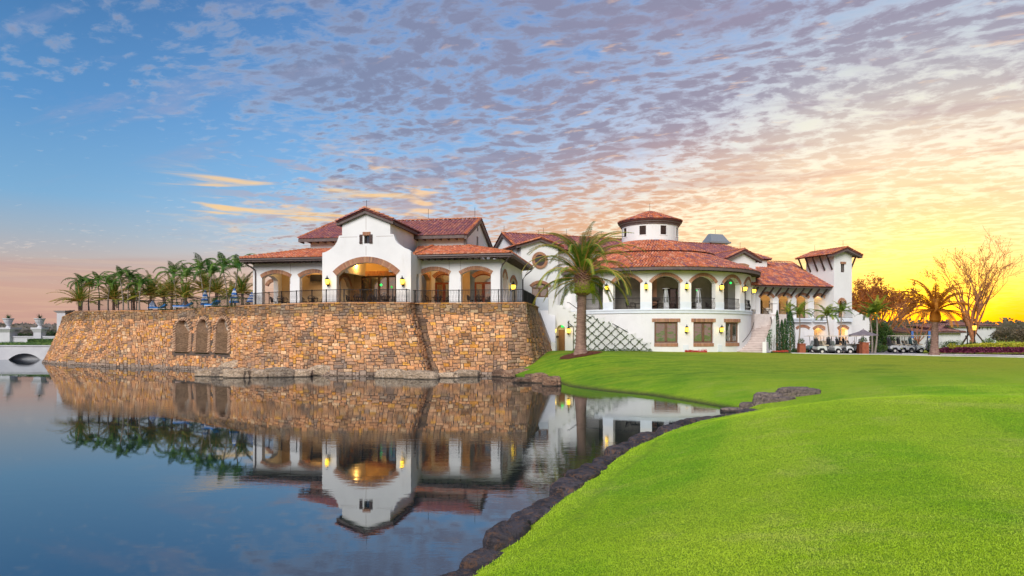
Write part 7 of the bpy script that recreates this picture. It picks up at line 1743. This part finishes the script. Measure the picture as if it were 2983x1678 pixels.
for p, t, ln in vis:
    _bs[0] += 1; w_ = r3.uniform(.50, .80); h = r3.uniform(.34, .58); me = boulder_mesh(_bs[0], ln * .455, w_ * .50, h, .60, .34); me.materials.append(M['rock_dark']); o = link('edging_rock', me); nrm = Vector((t.y, -t.x, 0)); c = p + nrm * .20
    o.location = (c.x, c.y, .06); o.rotation_euler = (0, r3.uniform(-.06, .06), math.atan2(t.y, t.x))
    vi = [q[0] for q in vis].index(p) if any(q[0] is p for q in vis) else -1
    lb = 'dark edging rock between water and green, %s from the bottom of the picture' % (ords[min(vi, 24)]) if vi >= 0 else 'dark edging rock on the bank nearest the viewer, below the picture'
    tag(o, lb, 'rock', 'dark rocks edging the green')
for (x0, x1, yt, yb, zb_, lb) in ((1955, 2055, 967, 1002, .62, 'large flat topped grey boulder on the green at the head of the inlet'), (1900, 1965, 984, 1016, .45, 'smaller grey boulder left of the large flat topped one'), (1925, 2000, 996, 1012, .55, 'low slab in front of the grey boulders'), (1862, 1908, 1012, 1026, .25, 'flat stone between inlet tip and grey boulders'), (1815, 1870, 1022, 1036, .12, 'low flat stone at the very tip of the inlet')):
    boulder(x0, x1, yt, yb, 'rock_grey', lb, 'boulders at the head of the inlet', .5, zb=zb_ - .12)
p0 = at(*cr(14, 1735, 655), 57); p1 = at(*cr(14, 1722, 560), 57.6); m_ = MB(); m_.tube([p0 - Vector((0, 0, .2)), p1], .05, 8); tag(m_.build('drain_pipe', M['canvas_white'], None, True), 'thin leaning white pipe at the foot of the stone wall above the lawn', 'pipe')

# ================================================================== golf carts
def make_cart(body='cart_body', long_roof=False):
    t = thing('golf_cart', 'x', 'golf cart'); I = lambda a, b, c: Vector((a, b, c))
    m_ = MB()
    def side_prof(y0, y1, pts): 
        m_.poly([(x, y0, z) for x, z in pts][::-1]); m_.poly([(x, y1, z) for x, z in pts])
        for (xa, za), (xb, zb2) in zip(pts, pts[1:] + pts[:1]): m_.quad((xa, y0, za), (xb, y0, zb2), (xb, y1, zb2), (xa, y1, za))
    side_prof(-.58, .58, [(-1.18, .42), (-1.20, .66), (-1.0, .78), (-.35, .78), (-.25, .60), (-.22, .34), (-.42, .34), (-.55, .56), (-.95, .56), (-1.05, .40)])
    m_.build('rear_body', M[body], t); m_ = MB()
    side_prof(-.58, .58, [(.55, .34), (.50, .62), (.60, .80), (.86, .78), (1.12, .62), (1.22, .46), (1.20, .36), (1.14, .36), (1.06, .52), (.80, .56), (.66, .48), (.62, .34)])
    m_.build('front_cowl', M[body], t)
    m_ = MB(); m_.fb(I, -.28, .62, -.56, .56, .24, .33); m_.fb(I, -1.2, 1.2, -.40, .40, .22, .30); m_.fb(I, 1.16, 1.26, -.5, .5, .28, .40); m_.fb(I, -1.28, -1.16, -.5, .5, .30, .44); m_.build('chassis', M['cart_trim'], t)
    m_ = MB(); m_.fb(I, -.55, -.02, -.52, .52, .79, .90); m_.build('seat', M['cart_seat'], t)
    for y in (-.28, .28): m_ = MB(); m_.hexa([(-.62, y - .22, .95), (-.54, y - .22, .95), (-.54, y + .22, .95), (-.62, y + .22, .95), (-.72, y - .22, 1.28), (-.64, y - .22, 1.28), (-.64, y + .22, 1.28), (-.72, y + .22, 1.28)]); m_.build('seat_back', M['cart_seat'], t)
    m_ = MB(); m_.fb(I, -1.05, 1.0 if not long_roof else 1.25, -.56, .56, 1.74, 1.78); m_.fb(I, -.98, .93, -.50, .50, 1.78, 1.82); m_.build('canopy', M['cart_roof'], t)
    for x0, x1, y in ((-.80, -.86, -.50), (-.80, -.86, .50), (.62, .42, -.50), (.62, .42, .50)): m_ = MB(); m_.bar((x0, y, .75), (x1 + (.28 if x0 > 0 else 0), y, 1.75), .035); m_.build('roof_strut', M['cart_trim'], t)
    m_ = MB(); m_.hexa([(.60, -.47, .82), (.62, -.47, .82), (.62, .47, .82), (.60, .47, .82), (.52, -.47, 1.30), (.54, -.47, 1.30), (.54, .47, 1.30), (.52, .47, 1.30)]); m_.build('windscreen', M['windscreen'], t)
    m_ = MB(); m_.tube([(.50, -.2, .70), (.30, -.2, .98)], .02, 5); pts = [(.30 + .04 * math.cos(a), -.2 + .17 * math.sin(a), .98 + .14 * math.cos(a)) for a in [k * math.pi / 5 for k in range(11)]]; m_.tube(pts, .015, 4); m_.build('steering_wheel', M['cart_trim'], t)
    for x in (-.76, .88):
        for y in (-.56, .56):
            w_ = MB(); w_.tube([(x, y - .09, .225), (x, y + .09, .225)], .225, 18); wo = w_.build('wheel', M['tyre'], t)
            w_ = MB(); s = 1 if y > 0 else -1; w_.tube([(x, y + s * .092, .225), (x, y + s * .105, .225)], .13, 12); w_.build('rim', M['hub'], wo)
    m_ = MB(); m_.fb(I, -1.20, -.86, -.45, .45, .80, .92); m_.build('bag_rack', M['cart_trim'], t)
    for y in (-.22, .22):
        b = MB(); b.tube([(-1.0, y, .72), (-1.12, y, 1.50)], [.13, .12], 9); bo = b.build('golf_bag', M['cart_trim'], t)
        c = MB()
        for q in range(5): a = q * 1.25; c.tube([(-1.1, y, 1.45), (-1.14 + .08 * math.cos(a), y + .08 * math.sin(a), 1.66)], .014, 4)
        c.build('golf_clubs', M['chrome'], bo)
    for y in (-.4, .4): m_ = MB(); m_.box((1.2, y, .56), (.05, .14, .08)); m_.build('headlight', M['chrome'], t)
    return t
carts = [('A', 2080, 889.3, 0.0, 'front silver white golf cart of the left row, side on, bags at the rear'), ('B', 2112, 888.2, -.25, 'second golf cart of the left row, nose just ahead of the front one'), ('C', 2134, 887.3, -.32, 'third golf cart of the left row, white hood between two others'), ('D', 2150, 886.6, -.36, 'rearmost white golf cart of the left row beside the grey parasol')]
cp = make_cart(); used_ = False
sets = carts + [('E', 2264, 887.2, -.12, 'leftmost golf cart of the right row, full side in view'), ('F', 2289, 887.4, -.3, 'middle golf cart of the right row'), ('G', 2318, 886.4, -.28, 'rightmost golf cart of the right row with a green blue bag')]
for k, (_, px, py, rz_, lb) in enumerate(sets):
    o = cp if k == 0 else copy_tree(cp); Y = (H - 1.22) * F / (py - HY); p = at(px, HY, Y); place(o, (p.x, p.y, gz(p.x, p.y) + .04), rz_, 1.0); o['label'] = lb; o['group'] = 'parked golf carts'
gg = [c for c in o.children if c.name.startswith('golf_bag')]
for c in gg: c.data = c.data.copy(); c.data.materials[0] = M['cart_teal']; c['label'] = 'green blue golf bag'
t = make_cart('cart_teal', True); Y = 71.5; p = at(2058, HY, Y); place(t, (p.x, p.y, gz(p.x, p.y) + .04), math.pi); t['label'] = 'dark teal golf cart facing left behind the front white one'; t['group'] = 'parked golf carts'
# planters, parasol, tree box
def planter(px, py, w_, h, Y, label):
    p = at(px, HY, Y); g_ = gz(p.x, p.y); t = thing('timber_planter', label, 'planter', 'timber planters'); t.location = (p.x, p.y, g_)
    for k in range(5):
        for s in (-1, 1):
            m_ = MB(); m_.box((-w_ / 2 + w_ * (k + .5) / 5, s * w_ / 2, h / 2), (w_ / 5 * .9, .04, h)); m_.build('board', M['terracotta'], t)
            m_ = MB(); m_.box((s * w_ / 2, -w_ / 2 + w_ * (k + .5) / 5, h / 2), (.04, w_ / 5 * .9, h)); m_.build('board', M['terracotta'], t)
    m_ = MB(); m_.box((0, 0, h + .03), (w_ + .1, w_ + .1, .06)); m_.build('rim', M['terracotta'], t)
    m_ = MB(); foliage(m_, (0, 0, h + .28), (w_ * .55, w_ * .5, .32), 260, .06, rg); m_.build('foliage', M['leaf'], t); return t
planter(cr(10, 1205, 0)[0], 0, .62, 1.12, 66.5, 'reddish timber planter with a round emblem beside the rearmost cart'); planter(cr(10, 1140, 0)[0], 0, .5, .95, 68.5, 'smaller reddish timber planter half behind the parasol planter'); planter(cr(10, 30, 0)[0], 0, .6, .95, 69.5, 'reddish timber planter at the left end behind the teal cart')
p = at(cr(10, 1205, 0)[0], HY, 66.5 - .34); m_ = MB(); m_.tube([(p.x, p.y, gz(p.x, p.y) + .78), (p.x, p.y - .02, gz(p.x, p.y) + .78)], .14, 16)
t = thing('market_parasol', 'open grey canvas parasol above a timber planter behind the golf carts', 'parasol'); Y = 67.4; p = at(cr(10, 1190, 0)[0], HY, Y); g_ = gz(p.x, p.y); t.location = (p.x, p.y, 0)
zt2 = at(*cr(10, 1190, 412), Y).z; ze2 = at(*cr(10, 1190, 484), Y).z; rr = (cr(10, 1430, 0)[0] - cr(10, 950, 0)[0]) / 2 / F * Y * 1.05
for k in range(8):
    a0, a1 = k * math.pi / 4 + .2, (k + 1) * math.pi / 4 + .2; m_ = MB(); m_.quad((math.cos(a0) * .25, math.sin(a0) * .25, zt2), (math.cos(a0) * rr, math.sin(a0) * rr, ze2), (math.cos(a1) * rr, math.sin(a1) * rr, ze2), (math.cos(a1) * .25, math.sin(a1) * .25, zt2)); m_.quad((math.cos(a0) * rr, math.sin(a0) * rr, ze2), (math.cos(a1) * rr, math.sin(a1) * rr, ze2), (math.cos(a1) * rr, math.sin(a1) * rr, ze2 - .1), (math.cos(a0) * rr, math.sin(a0) * rr, ze2 - .1)); m_.build('canvas_panel', M['canvas_grey'], t)
m_ = MB(); m_.lathe((0, 0, zt2 - .02), [(.36, 0), (.2, .1), (0, .2)], 8); m_.build('vent_cap', M['canvas_grey'], t); m_ = MB(); m_.tube([(0, 0, g_), (0, 0, zt2 + .25)], .03, 8); m_.build('pole', M['wood_brown'], t)

# ================================================================== trees on the right
def branch_tree(base, h, spread, label, m_leaf, n_leaf, leaf, levels=4, m_bark='bark', seed=0, nb=6, trunk_h=.2, r0=.2, cat='tree', name='tree', droop=.0, fan=1.0, group=None, bark_n=5):
    r_ = random.Random(seed); t = thing(name, label, cat, group); m_ = MB(); tips = []
    base = Vector(base); top = base + Vector((0, 0, h * trunk_h)); m_.tube([base - Vector((0, 0, .2)), base + Vector((0, 0, h * trunk_h * .5)), top], [r0 * 1.3, r0, r0 * .9], 8)
    lm = MB()
    def grow(p, d, L, r, lv):
        pts = [p]; rr = [r]; q = p; dd = d.copy(); n = 4
        for k in range(n):
            dd = (dd + Vector((r_.gauss(0, .10), r_.gauss(0, .10), r_.gauss(.05, .07) - droop))).normalized(); q = q + dd * L / n; pts.append(q); rr.append(max(.014, r * (1 - .6 * (k + 1) / n)))
            if lv > 0 and k >= 1:
                for _ in range(1 if r_.random() < .7 else 2):
                    s = Vector((r_.gauss(0, 1), r_.gauss(0, 1), r_.gauss(.1, .5))).normalized(); grow(q, (dd * .9 + s * .6).normalized(), L * r_.uniform(.42, .62), rr[-1] * .6, lv - 1)
        m_.tube(pts, rr, bark_n if lv > 1 else 3, cap=False); tips.append((pts, lv))
    for k in range(nb):
        a = k * 2.39996 + r_.uniform(-.3, .3); sp = spread * r_.uniform(.35, 1.0); d = Vector((math.cos(a) * sp, math.sin(a) * sp * .8, 1)).normalized(); grow(top, d, h * (1 - trunk_h) * r_.uniform(.75, 1.0), r0 * .5, levels - 1)
    o = m_.build('trunk', M[m_bark], t)
    if n_leaf:
        small = [pp for pp, lv in tips if lv <= 1]
        for _ in range(n_leaf):
            pp = r_.choice(small); p = pp[r_.randrange(1, len(pp))] + Vector((r_.gauss(0, .12), r_.gauss(0, .12), r_.gauss(0, .12))); u = Vector((r_.gauss(0, 1), r_.gauss(0, 1), r_.gauss(0, 1))).normalized() * leaf; w_ = u.cross(Vector((r_.gauss(0, 1), r_.gauss(0, 1), r_.gauss(0, 1)))).normalized() * leaf * .5
            lm.add([p - u, p + w_, p + u, p - w_], ((0, 1, 2, 3),))
        lm.build('crown', M[m_leaf], t)
    return t
def ground_at(px, Y): p = at(px, HY, Y); return Vector((p.x, p.y, gz(p.x, p.y)))
branch_tree(ground_at(cr(11, 1310, 0)[0], 72), 8.2, .36, 'tall nearly bare tree with upswept branches braced by dark props', 'leaf_autumn_backlit', 2400, .075, 4, seed=4, nb=11, trunk_h=.17, r0=.30)
branch_tree(ground_at(2228, 88), 6.3, 1.25, 'wide autumn brown tree right of the tower in front of the sun', 'leaf_autumn_backlit', 6500, .13, 4, seed=9, nb=11, trunk_h=.25, r0=.25)
branch_tree(ground_at(2185, 86), 6.0, .9, 'dense brown tree behind the young palms right of the tower', 'leaf_autumn_backlit', 5500, .13, 4, seed=12, nb=9, trunk_h=.25, r0=.22)
branch_tree(ground_at(cr(11, 490, 0)[0], 76), 4.3, 1.0, 'small bare tree standing behind the right row of golf carts', 'leaf_autumn_backlit', 500, .06, 4, seed=15, nb=7, trunk_h=.22, r0=.14)
dp = thing('date_palm', 'dark date palm against the sunset between carts and bare tree', 'palm tree'); g = ground_at(2350, 63.5); tt_ = Vector((g.x + .1, g.y, zat(808, 63.5)))
trunk_mb(g, tt_, .34, .27, 0, 1.5, 14, 20, 5, .05).build('trunk', M['palm_bark'], dp); m_ = MB(); m_.lathe(tt_ - Vector((0, 0, .1)), [(.3, 0), (.48, .2), (.46, .7), (.25, 1.3)], 12); m_.build('boot_collar', M['frond_backlit'], dp); crown(dp, 'dusk_date', tt_ + Vector((0, 0, 1.0)), 40, 5, 1.3)
for k, (x0, x1, yt, yb, Y, m, lb) in enumerate(((1330, 1460, 180, 720, 74, 'leaf', 'narrow dark green tree behind the drooping young palm'), (1450, 1700, 270, 720, 73.5, 'leaf', 'rounded dark green tree left of the right golf cart row'), (1640, 1760, 430, 720, 75, 'leaf', 'small loose green tree just left of the far white building'))):
    a = at(*cr(10, x0, yt), Y); b = at(*cr(10, x1, yb), Y); g = gz(a.x, Y); shrub('green_tree', ((a.x + b.x) / 2, Y, (a.z + g) / 2 + .3), ((b.x - a.x) / 2, .9, (a.z - g) / 2 - .1), int(2600 * (b.x - a.x) / 2), .11, m, lb, 'tree', 'green trees behind the carts')
for k, (x0, x1, yt, Y, lb) in enumerate(((820, 1200, 1090, 66.5, 'green hedge in front of the low far white building'), (1440, 1660, 1050, 70, 'green hedge right of the braced bare tree'), (1180, 1440, 1110, 70, 'low green hedge round the foot of the braced bare tree'), (-560, -330, 1150, 70.5, 'low reddish green shrubs under the young palms'), (-300, 60, 1150, 70.5, 'low shrubs behind the gap between both cart rows'), (640, 760, 1060, 69, 'green bush right of the last golf cart'))):
    a = at(*cr(11, x0, yt), Y); b = at(*cr(11, x1, yt), Y); g = gz(a.x, Y); hh = max(.3, (a.z - g) / 2); shrub('hedge', ((a.x + b.x) / 2, Y, g + hh), ((b.x - a.x) / 2, .6, hh), int(900 * (b.x - a.x)), .07, 'leaf_hedge', lb, 'hedge', 'hedges on the right', stem=False)
for k, (x, yt, Y, w_) in enumerate(((1810, 920, 95, 1.5), (1960, 900, 98, 1.7), (2060, 940, 90, 1.2), (1740, 960, 100, 1.3))):
    p = at(*cr(11, x, yt), Y); g = gz(p.x, Y); shrub('small_tree', (p.x, p.y, (p.z + g) / 2 + .5), (w_, w_, (p.z - g) / 2 - .3), 900, .15, 'leaf_far', 'small hazy green tree at the right edge, ' + ['below the wood, leftmost full crown', 'tallest crown of the row', 'last crown at the picture edge', 'thin one nearest the house'][k], 'tree', 'small trees at the right edge')
# props of the braced tree
pb = thing('tree_brace', 'dark timber props bracing the bare tree in the round bed', 'tree brace'); g = ground_at(cr(11, 1310, 0)[0], 72)
for dx, dy in ((-2.0, -.3), (-1.1, .8), (1.0, .9), (2.0, -.2)): m_ = MB(); m_.bar((g.x + dx * .08, g.y + dy * .08, g.z + 2.4), (g.x + dx, g.y + dy, g.z), .11); m_.build('prop', M['wood_dark'], pb)
# far wood on the horizon
m_ = MB()
for k in range(9000):
    x = rg.uniform(60, 620); y = rg.uniform(300, 420); p = Vector((x, y, 1)); hh = 7 + 5 * noise.noise(Vector((x * .03, 0, 0))) + 2.2 * noise.noise(Vector((x * .15, 3, 0))); z = 1 + hh * rg.random() ** .6; s = rg.uniform(.8, 1.7); u = Vector((rg.gauss(0, 1), rg.gauss(0, .4), rg.gauss(0, .7))).normalized() * s; w_ = Vector((-u.z, .2, u.x)) * .7; m_.add([Vector((x, y, z)) - u, Vector((x, y, z)) + w_, Vector((x, y, z)) + u, Vector((x, y, z)) - w_], ((0, 1, 2, 3),))
stuff(m_.build('far_wood', M['leaf_far']), 'far brownish wood along the horizon on the right', 'wood')
m_ = MB()
for k in range(9000):
    x = rg.uniform(-330, -120); y = rg.uniform(260, 330); hh = 5.5 + 2.4 * noise.noise(Vector((x * .05, 7, 0))) + 1.5 * noise.noise(Vector((x * .2, 3, 0))); z = 1 + hh * rg.random() ** .6; s = rg.uniform(.5, 1.2); u = Vector((rg.gauss(0, 1), rg.gauss(0, .4), rg.gauss(0, .7))).normalized() * s; w_ = Vector((-u.z, .2, u.x)) * .7; m_.add([Vector((x, y, z)) - u, Vector((x, y, z)) + w_, Vector((x, y, z)) + u, Vector((x, y, z)) - w_], ((0, 1, 2, 3),))
stuff(m_.build('far_wood', M['leaf_dusk']), 'far dusky wood along the horizon on the left', 'wood')
# ================================================================== far white houses
def hbox(name, px0, px1, py_e, Y, depth, label, py_r, ov=.5, wins=(), base=1.0):
    t = thing(name, label, 'house', 'far white houses'); a = at(px0, py_e, Y); b = at(px1, py_e, Y); z = a.z; I = lambda s, v, q: Vector((s, Y + v, q))
    m_ = MB(); ops = [OP(at(w[0], HY, Y).x, at(w[1], HY, Y).x, zat(w[3], Y), zat(w[2], Y)) for w in wins]; wall(m_, I, a.x, b.x, base, z, 0, .3, ops); m_.fb(I, a.x, a.x + .3, .3, depth, base, z); m_.fb(I, b.x - .3, b.x, .3, depth, base, z); m_.build('wall', M['house_wall'], t)
    for o in ops: m_ = MB(); m_.fb(I, o['l'], o['r'], .15, .2, o['zb'], o['zs']); m_.build('window', M['glass_dark'], t)
    zr = zat(py_r, Y + depth / 2); ri = depth / 2 * .9
    x0, x1 = a.x - ov, b.x + ov; v0, v1 = -ov, depth + ov; q0, q1 = x0 + ri, x1 - ri
    roof_face2 = lambda pts, e: roof_face(t, pts, e, W_=.5, Lx=.6, pal=[(.30, .14, .11), (.22, .10, .09), (.36, .18, .13)])
    roof_face2([I(x0, v0, z), I(x1, v0, z), I(q1, depth / 2, zr), I(q0, depth / 2, zr)], (1, 0, 0)); roof_face2([I(x0, v0, z), I(x0, v1, z), I(q0, depth / 2, zr)], (0, 1, 0)); roof_face2([I(x1, v0, z), I(x1, v1, z), I(q1, depth / 2, zr)], (0, 1, 0)); roof_face2([I(x0, v1, z), I(x1, v1, z), I(q1, depth / 2, zr), I(q0, depth / 2, zr)], (1, 0, 0))
    m_ = MB(); m_.fb(I, x0, x1, v0, v1, z - .2, z - .02); m_.build('eaves', M['fascia'], t); return t
X11 = lambda x: cr(11, x, 0)[0]; Y11 = lambda y: cr(11, 0, y)[1]
hbox('far_house', X11(1010), X11(1665), Y11(872), 108, 12, 'two storey white house with dark hipped roof behind the braced bare tree', Y11(808), wins=[(X11(1235), X11(1270), Y11(875), Y11(935)), (X11(1395), X11(1430), Y11(880), Y11(930)), (X11(1450), X11(1462), Y11(885), Y11(935)), (X11(1530), X11(1545), Y11(885), Y11(940)), (X11(1578), X11(1595), Y11(885), Y11(930)), (X11(1200), X11(1222), Y11(1020), Y11(1060))])
hbox('far_house', X11(800), X11(1130), Y11(965), 94, 9, 'single storey white house with brown tiled roof right of the dark date palm', Y11(880), wins=[])
hbox('far_house', X11(100), X11(735), Y11(968), 90, 7, 'long low white house behind the right row of golf carts', Y11(905), wins=[(X11(560), X11(575), Y11(990), Y11(1030))])
for x, lb in ((380, 'left blue pennant sign on a post behind the golf carts'), (636, 'right blue pennant sign on a post behind the golf carts')):
    g = ground_at(X11(x), 74); t = thing('pennant_sign', lb, 'sign', 'blue pennant signs'); zt2 = at(X11(x), Y11(945), 74).z
    m_ = MB(); m_.tube([g, (g.x, g.y, zt2)], .04, 6); m_.build('post', M['iron'], t); m_ = MB(); m_.box((g.x + .16, g.y, zt2 - .45), (.26, .03, .75)); m_.build('panel', M['sign_blue'], t)
g = ground_at(X11(1340), 66); t = thing('lamp_post', 'lit yellow lantern on a dark post before the braced bare tree', 'lamp post'); zt2 = at(X11(1340), Y11(862), 66).z
m_ = MB(); m_.tube([g, (g.x, g.y, zt2 - .5)], [.06, .04], 8); m_.build('post', M['iron'], t); m_ = MB(); m_.lathe((g.x, g.y, zt2 - .5), [(.06, -.08), (.12, 0)], 6); m_.lathe((g.x, g.y, zt2), [(.24, -.06), (.04, .12), (0, .18)], 6); m_.build('lantern_cap', M['iron'], t); m_ = MB(); m_.lathe((g.x, g.y, zt2 - .5), [(0, 0), (.13, 0), (.19, .42), (0, .44)], 6); m_.build('lantern_glass', M['lamp_glass'], t)
g = ground_at(X11(1232), 67); t = thing('lamp_post', 'thin unlit dark post left of the braced bare tree', 'post'); m_ = MB(); m_.tube([g, (g.x, g.y, at(X11(1232), Y11(880), 67).z)], .05, 6); m_.build('post', M['iron'], t)

# ================================================================== left background: bridge, balustrade, urns
Yb2 = 81.5; I = lambda s, v, z: Vector((s, Yb2 + v, z)); x0, x1 = at(21, HY, Yb2).x, at(102, HY, Yb2).x; zt2 = zat(871, Yb2); zcr2 = zat(889, Yb2)
t = thing('low_bridge', 'low white bridge wall with a flat arched opening over the lake on the left', 'bridge')
m_ = MB(); wall(m_, I, -150, -49.5, -.5, zt2, 0, .5, [OP(x0, x1, -.5, .02, zcr2)]); m_.build('bridge_wall', M['house_wall'], t)
m_ = MB(); m_.fb(I, -150, -49.5, -.1, .6, zt2, zt2 + .12); m_.build('coping', M['house_wall'], t); m_ = MB(); m_.fb(I, x0 - 3, x1 + 3, .95, 1.2, -.5, zt2 - .1); m_.build('vault', M['house_wall'], t)
for y0, y1, Y, lb, xx in ((852, 862, 88, 'upper clipped hedge behind the white bridge', (-63.5, -50)), (860, 871, 84.5, 'lower clipped hedge directly behind the bridge parapet', (-95, -50))):
    z0, z1 = zat(y1, Y), zat(y0, Y); m_ = MB(); foliage(m_, ((xx[0] + xx[1]) / 2, Y, (z0 + z1) / 2 - .1), ((xx[1] - xx[0]) / 2, .7, (z1 - z0) / 2 + .1), 7000, .07, rg, box=True); m_.fb(lambda a, b, c: Vector((a, b, c)), xx[0], xx[1], Y - .6, Y + .6, z0 - .4, z1 - .08); tag(m_.build('clipped_hedge', M['leaf_hedge']), lb, 'hedge', 'clipped hedges behind the bridge')
Yp = 94; Ip = lambda s, v, z: Vector((s, Yp + v, z))
m_ = MB(); m_.fb(Ip, -160, -47, 0, .5, .8, zat(848, Yp)); m_.fb(Ip, -160, -47, -.08, .58, zat(848, Yp), zat(845.5, Yp)); tag(m_.build('garden_wall', M['house_wall']), 'low white garden wall carrying piers and black fence panels on the left', 'wall')
def pier(pxc, w_, label, py_cap=824, urn=True, Y=Yp):
    p = at(pxc, HY, Y + .25); w2 = w_ / F * Y; zc_ = zat(py_cap, Y); t = thing('gate_pier', label, 'pier', 'white piers on the garden wall')
    m_ = MB(); b = w2 * .36; m_.box((p.x, p.y, (1 + zc_ - .7) / 2), (b * 2, b * 2, zc_ - .7 - 1)); m_.hexa([(p.x + i * s, p.y + j * s, z) for z, s in ((zc_ - .7, b), (zc_ - .25, w2 / 2)) for i, j in ((-1, -1), (1, -1), (1, 1), (-1, 1))]); m_.box((p.x, p.y, zc_ - .12), (w2 * 1.05, w2 * 1.05, .25)); m_.build('shaft', M['house_wall'], t)
    if urn:
        u = thing('stone_urn', 'white stone urn with spiky plant on the ' + label.split(',')[0].replace('white pier', 'pier'), 'urn', 'stone urns'); 
        m_ = MB(); m_.lathe((p.x, p.y, zc_), [(.35, 0), (.30, .12), (.18, .22), (.30, .40), (.55, .85), (.62, 1.15), (.72, 1.2), (.72, 1.3), (.5, 1.3)], 14); m_.build('bowl', M['house_wall'], u)
        m_ = MB()
        for q in range(40): a = q * 2.4; e = rg.uniform(.2, 1.3); d = Vector((math.cos(a) * math.cos(e), math.sin(a) * math.cos(e), math.sin(e))) * rg.uniform(.6, .95); c = Vector((p.x, p.y, zc_ + 1.25)); w3 = Vector((-math.sin(a), math.cos(a), 0)) * .05; m_.add([c - w3, c + w3, c + d], ((0, 1, 2),))
        m_.build('spiky_plant', M['leaf_cypress'], u)
pier(21, 37, 'white pier at the far left edge, wider one'); pier(100, 26, 'white pier nearer the stone wall, slimmer one')
pier(-110, 37, 'white pier beyond the left edge of the picture')
zc3 = zat(782, 86); t = thing('gate_pier', 'pale capped pillar half hidden behind the left end of the stone wall', 'pier'); p = at(157, HY, 86); m_ = MB(); m_.box((p.x + .2, p.y, (zc3 + 1) / 2), (1.1, 1.1, zc3 - 1)); m_.hexa([(p.x + .2 + i * s, p.y + j * s, z) for z, s in ((zc3 - .3, .55), (zc3, .85)) for i, j in ((-1, -1), (1, -1), (1, 1), (-1, 1))]); m_.build('shaft', M['house_wall'], t)
for (a, b, lb) in ((37, 88, 'black fence panel between the two urn piers'), (113, 150, 'black fence panel between slimmer pier and stone wall'), (-90, 4, 'black fence panel at the left picture edge')):
    pa, pb_ = at(a, HY, Yp + .25), at(b, HY, Yp + .25); railing([Vector((pa.x, pa.y, zat(845, Yp))), Vector((pb_.x, pb_.y, zat(845, Yp)))], lb, False, h=zat(831, Yp) - zat(845, Yp), pitch=.14, posts=False)
for x0_, x1_, yt, Y, lb in ((0, 90, 838, 97, 'dark bushes behind the fence panel between the piers'), (90, 165, 834, 98, 'dark bushes behind the fence next to the stone wall')):
    a = at(x0_, yt, Y); b = at(x1_, yt, Y); shrub('bush_row', ((a.x + b.x) / 2, Y, (a.z + 1) / 2), ((b.x - a.x) / 2, 1.0, (a.z - 1) / 2), 2500, .14, 'leaf', lb, 'bushes', 'bushes behind the far fence', stem=False)

# ================================================================== short mown blades on the near green
def blades(name, n, x0, x1, y0, y1, h, label, filt=None, seed=1):
    r = np.random.RandomState(seed); y = y0 * (y1 / y0) ** r.rand(n); x = x0 + (x1 - x0) * r.rand(n) * 1.0; x = x * (y / y1) ** .6 if filt is None else x
    ok = (np.abs(x / y) < 1.5) & (r.rand(n) < np.clip((30 - y) / 8 - np.clip((x - 20) / 8, 0, 1), 0, 1)); x, y = x[ok], y[ok]; d, ins = _pond(x, y); k = (~ins) & (d > .42 if filt is None else (d > .36) & (d < .80)); x, y = x[k], y[k]; z = gz_arr(x, y); m = len(x)
    a = r.rand(m) * 6.283; hh = h * (.5 + r.rand(m)); w = .0032 * (1 + y / 9); le = .6 * hh
    c = np.cos(a); s_ = np.sin(a); lx = (r.rand(m) - .5) * 2 * le; ly = (r.rand(m) - .5) * 2 * le
    V = np.empty((m, 3, 3)); V[:, 0] = np.stack([x - c * w, y - s_ * w, z - .004], 1); V[:, 1] = np.stack([x + c * w, y + s_ * w, z - .004], 1); V[:, 2] = np.stack([x + lx, y + ly, z + hh], 1)
    me = bpy.data.meshes.new(name); me.vertices.add(3 * m); me.vertices.foreach_set('co', V.ravel()); me.loops.add(3 * m); me.loops.foreach_set('vertex_index', np.arange(3 * m)); me.polygons.add(m); me.polygons.foreach_set('loop_start', np.arange(m) * 3); me.polygons.foreach_set('loop_total', np.full(m, 3)); me.update(calc_edges=True); me.materials.append(M['blade']); return stuff(link(name, me), label, 'grass')
blades('grass_blades', 900000, -2, 30, 4.2, 30, .0085, 'short mown grass of the near green')
blades('edge_grass', 60000, -4, 12, 6, 28, .032, 'longer ragged grass along the rock edging of the green', filt=1, seed=3)
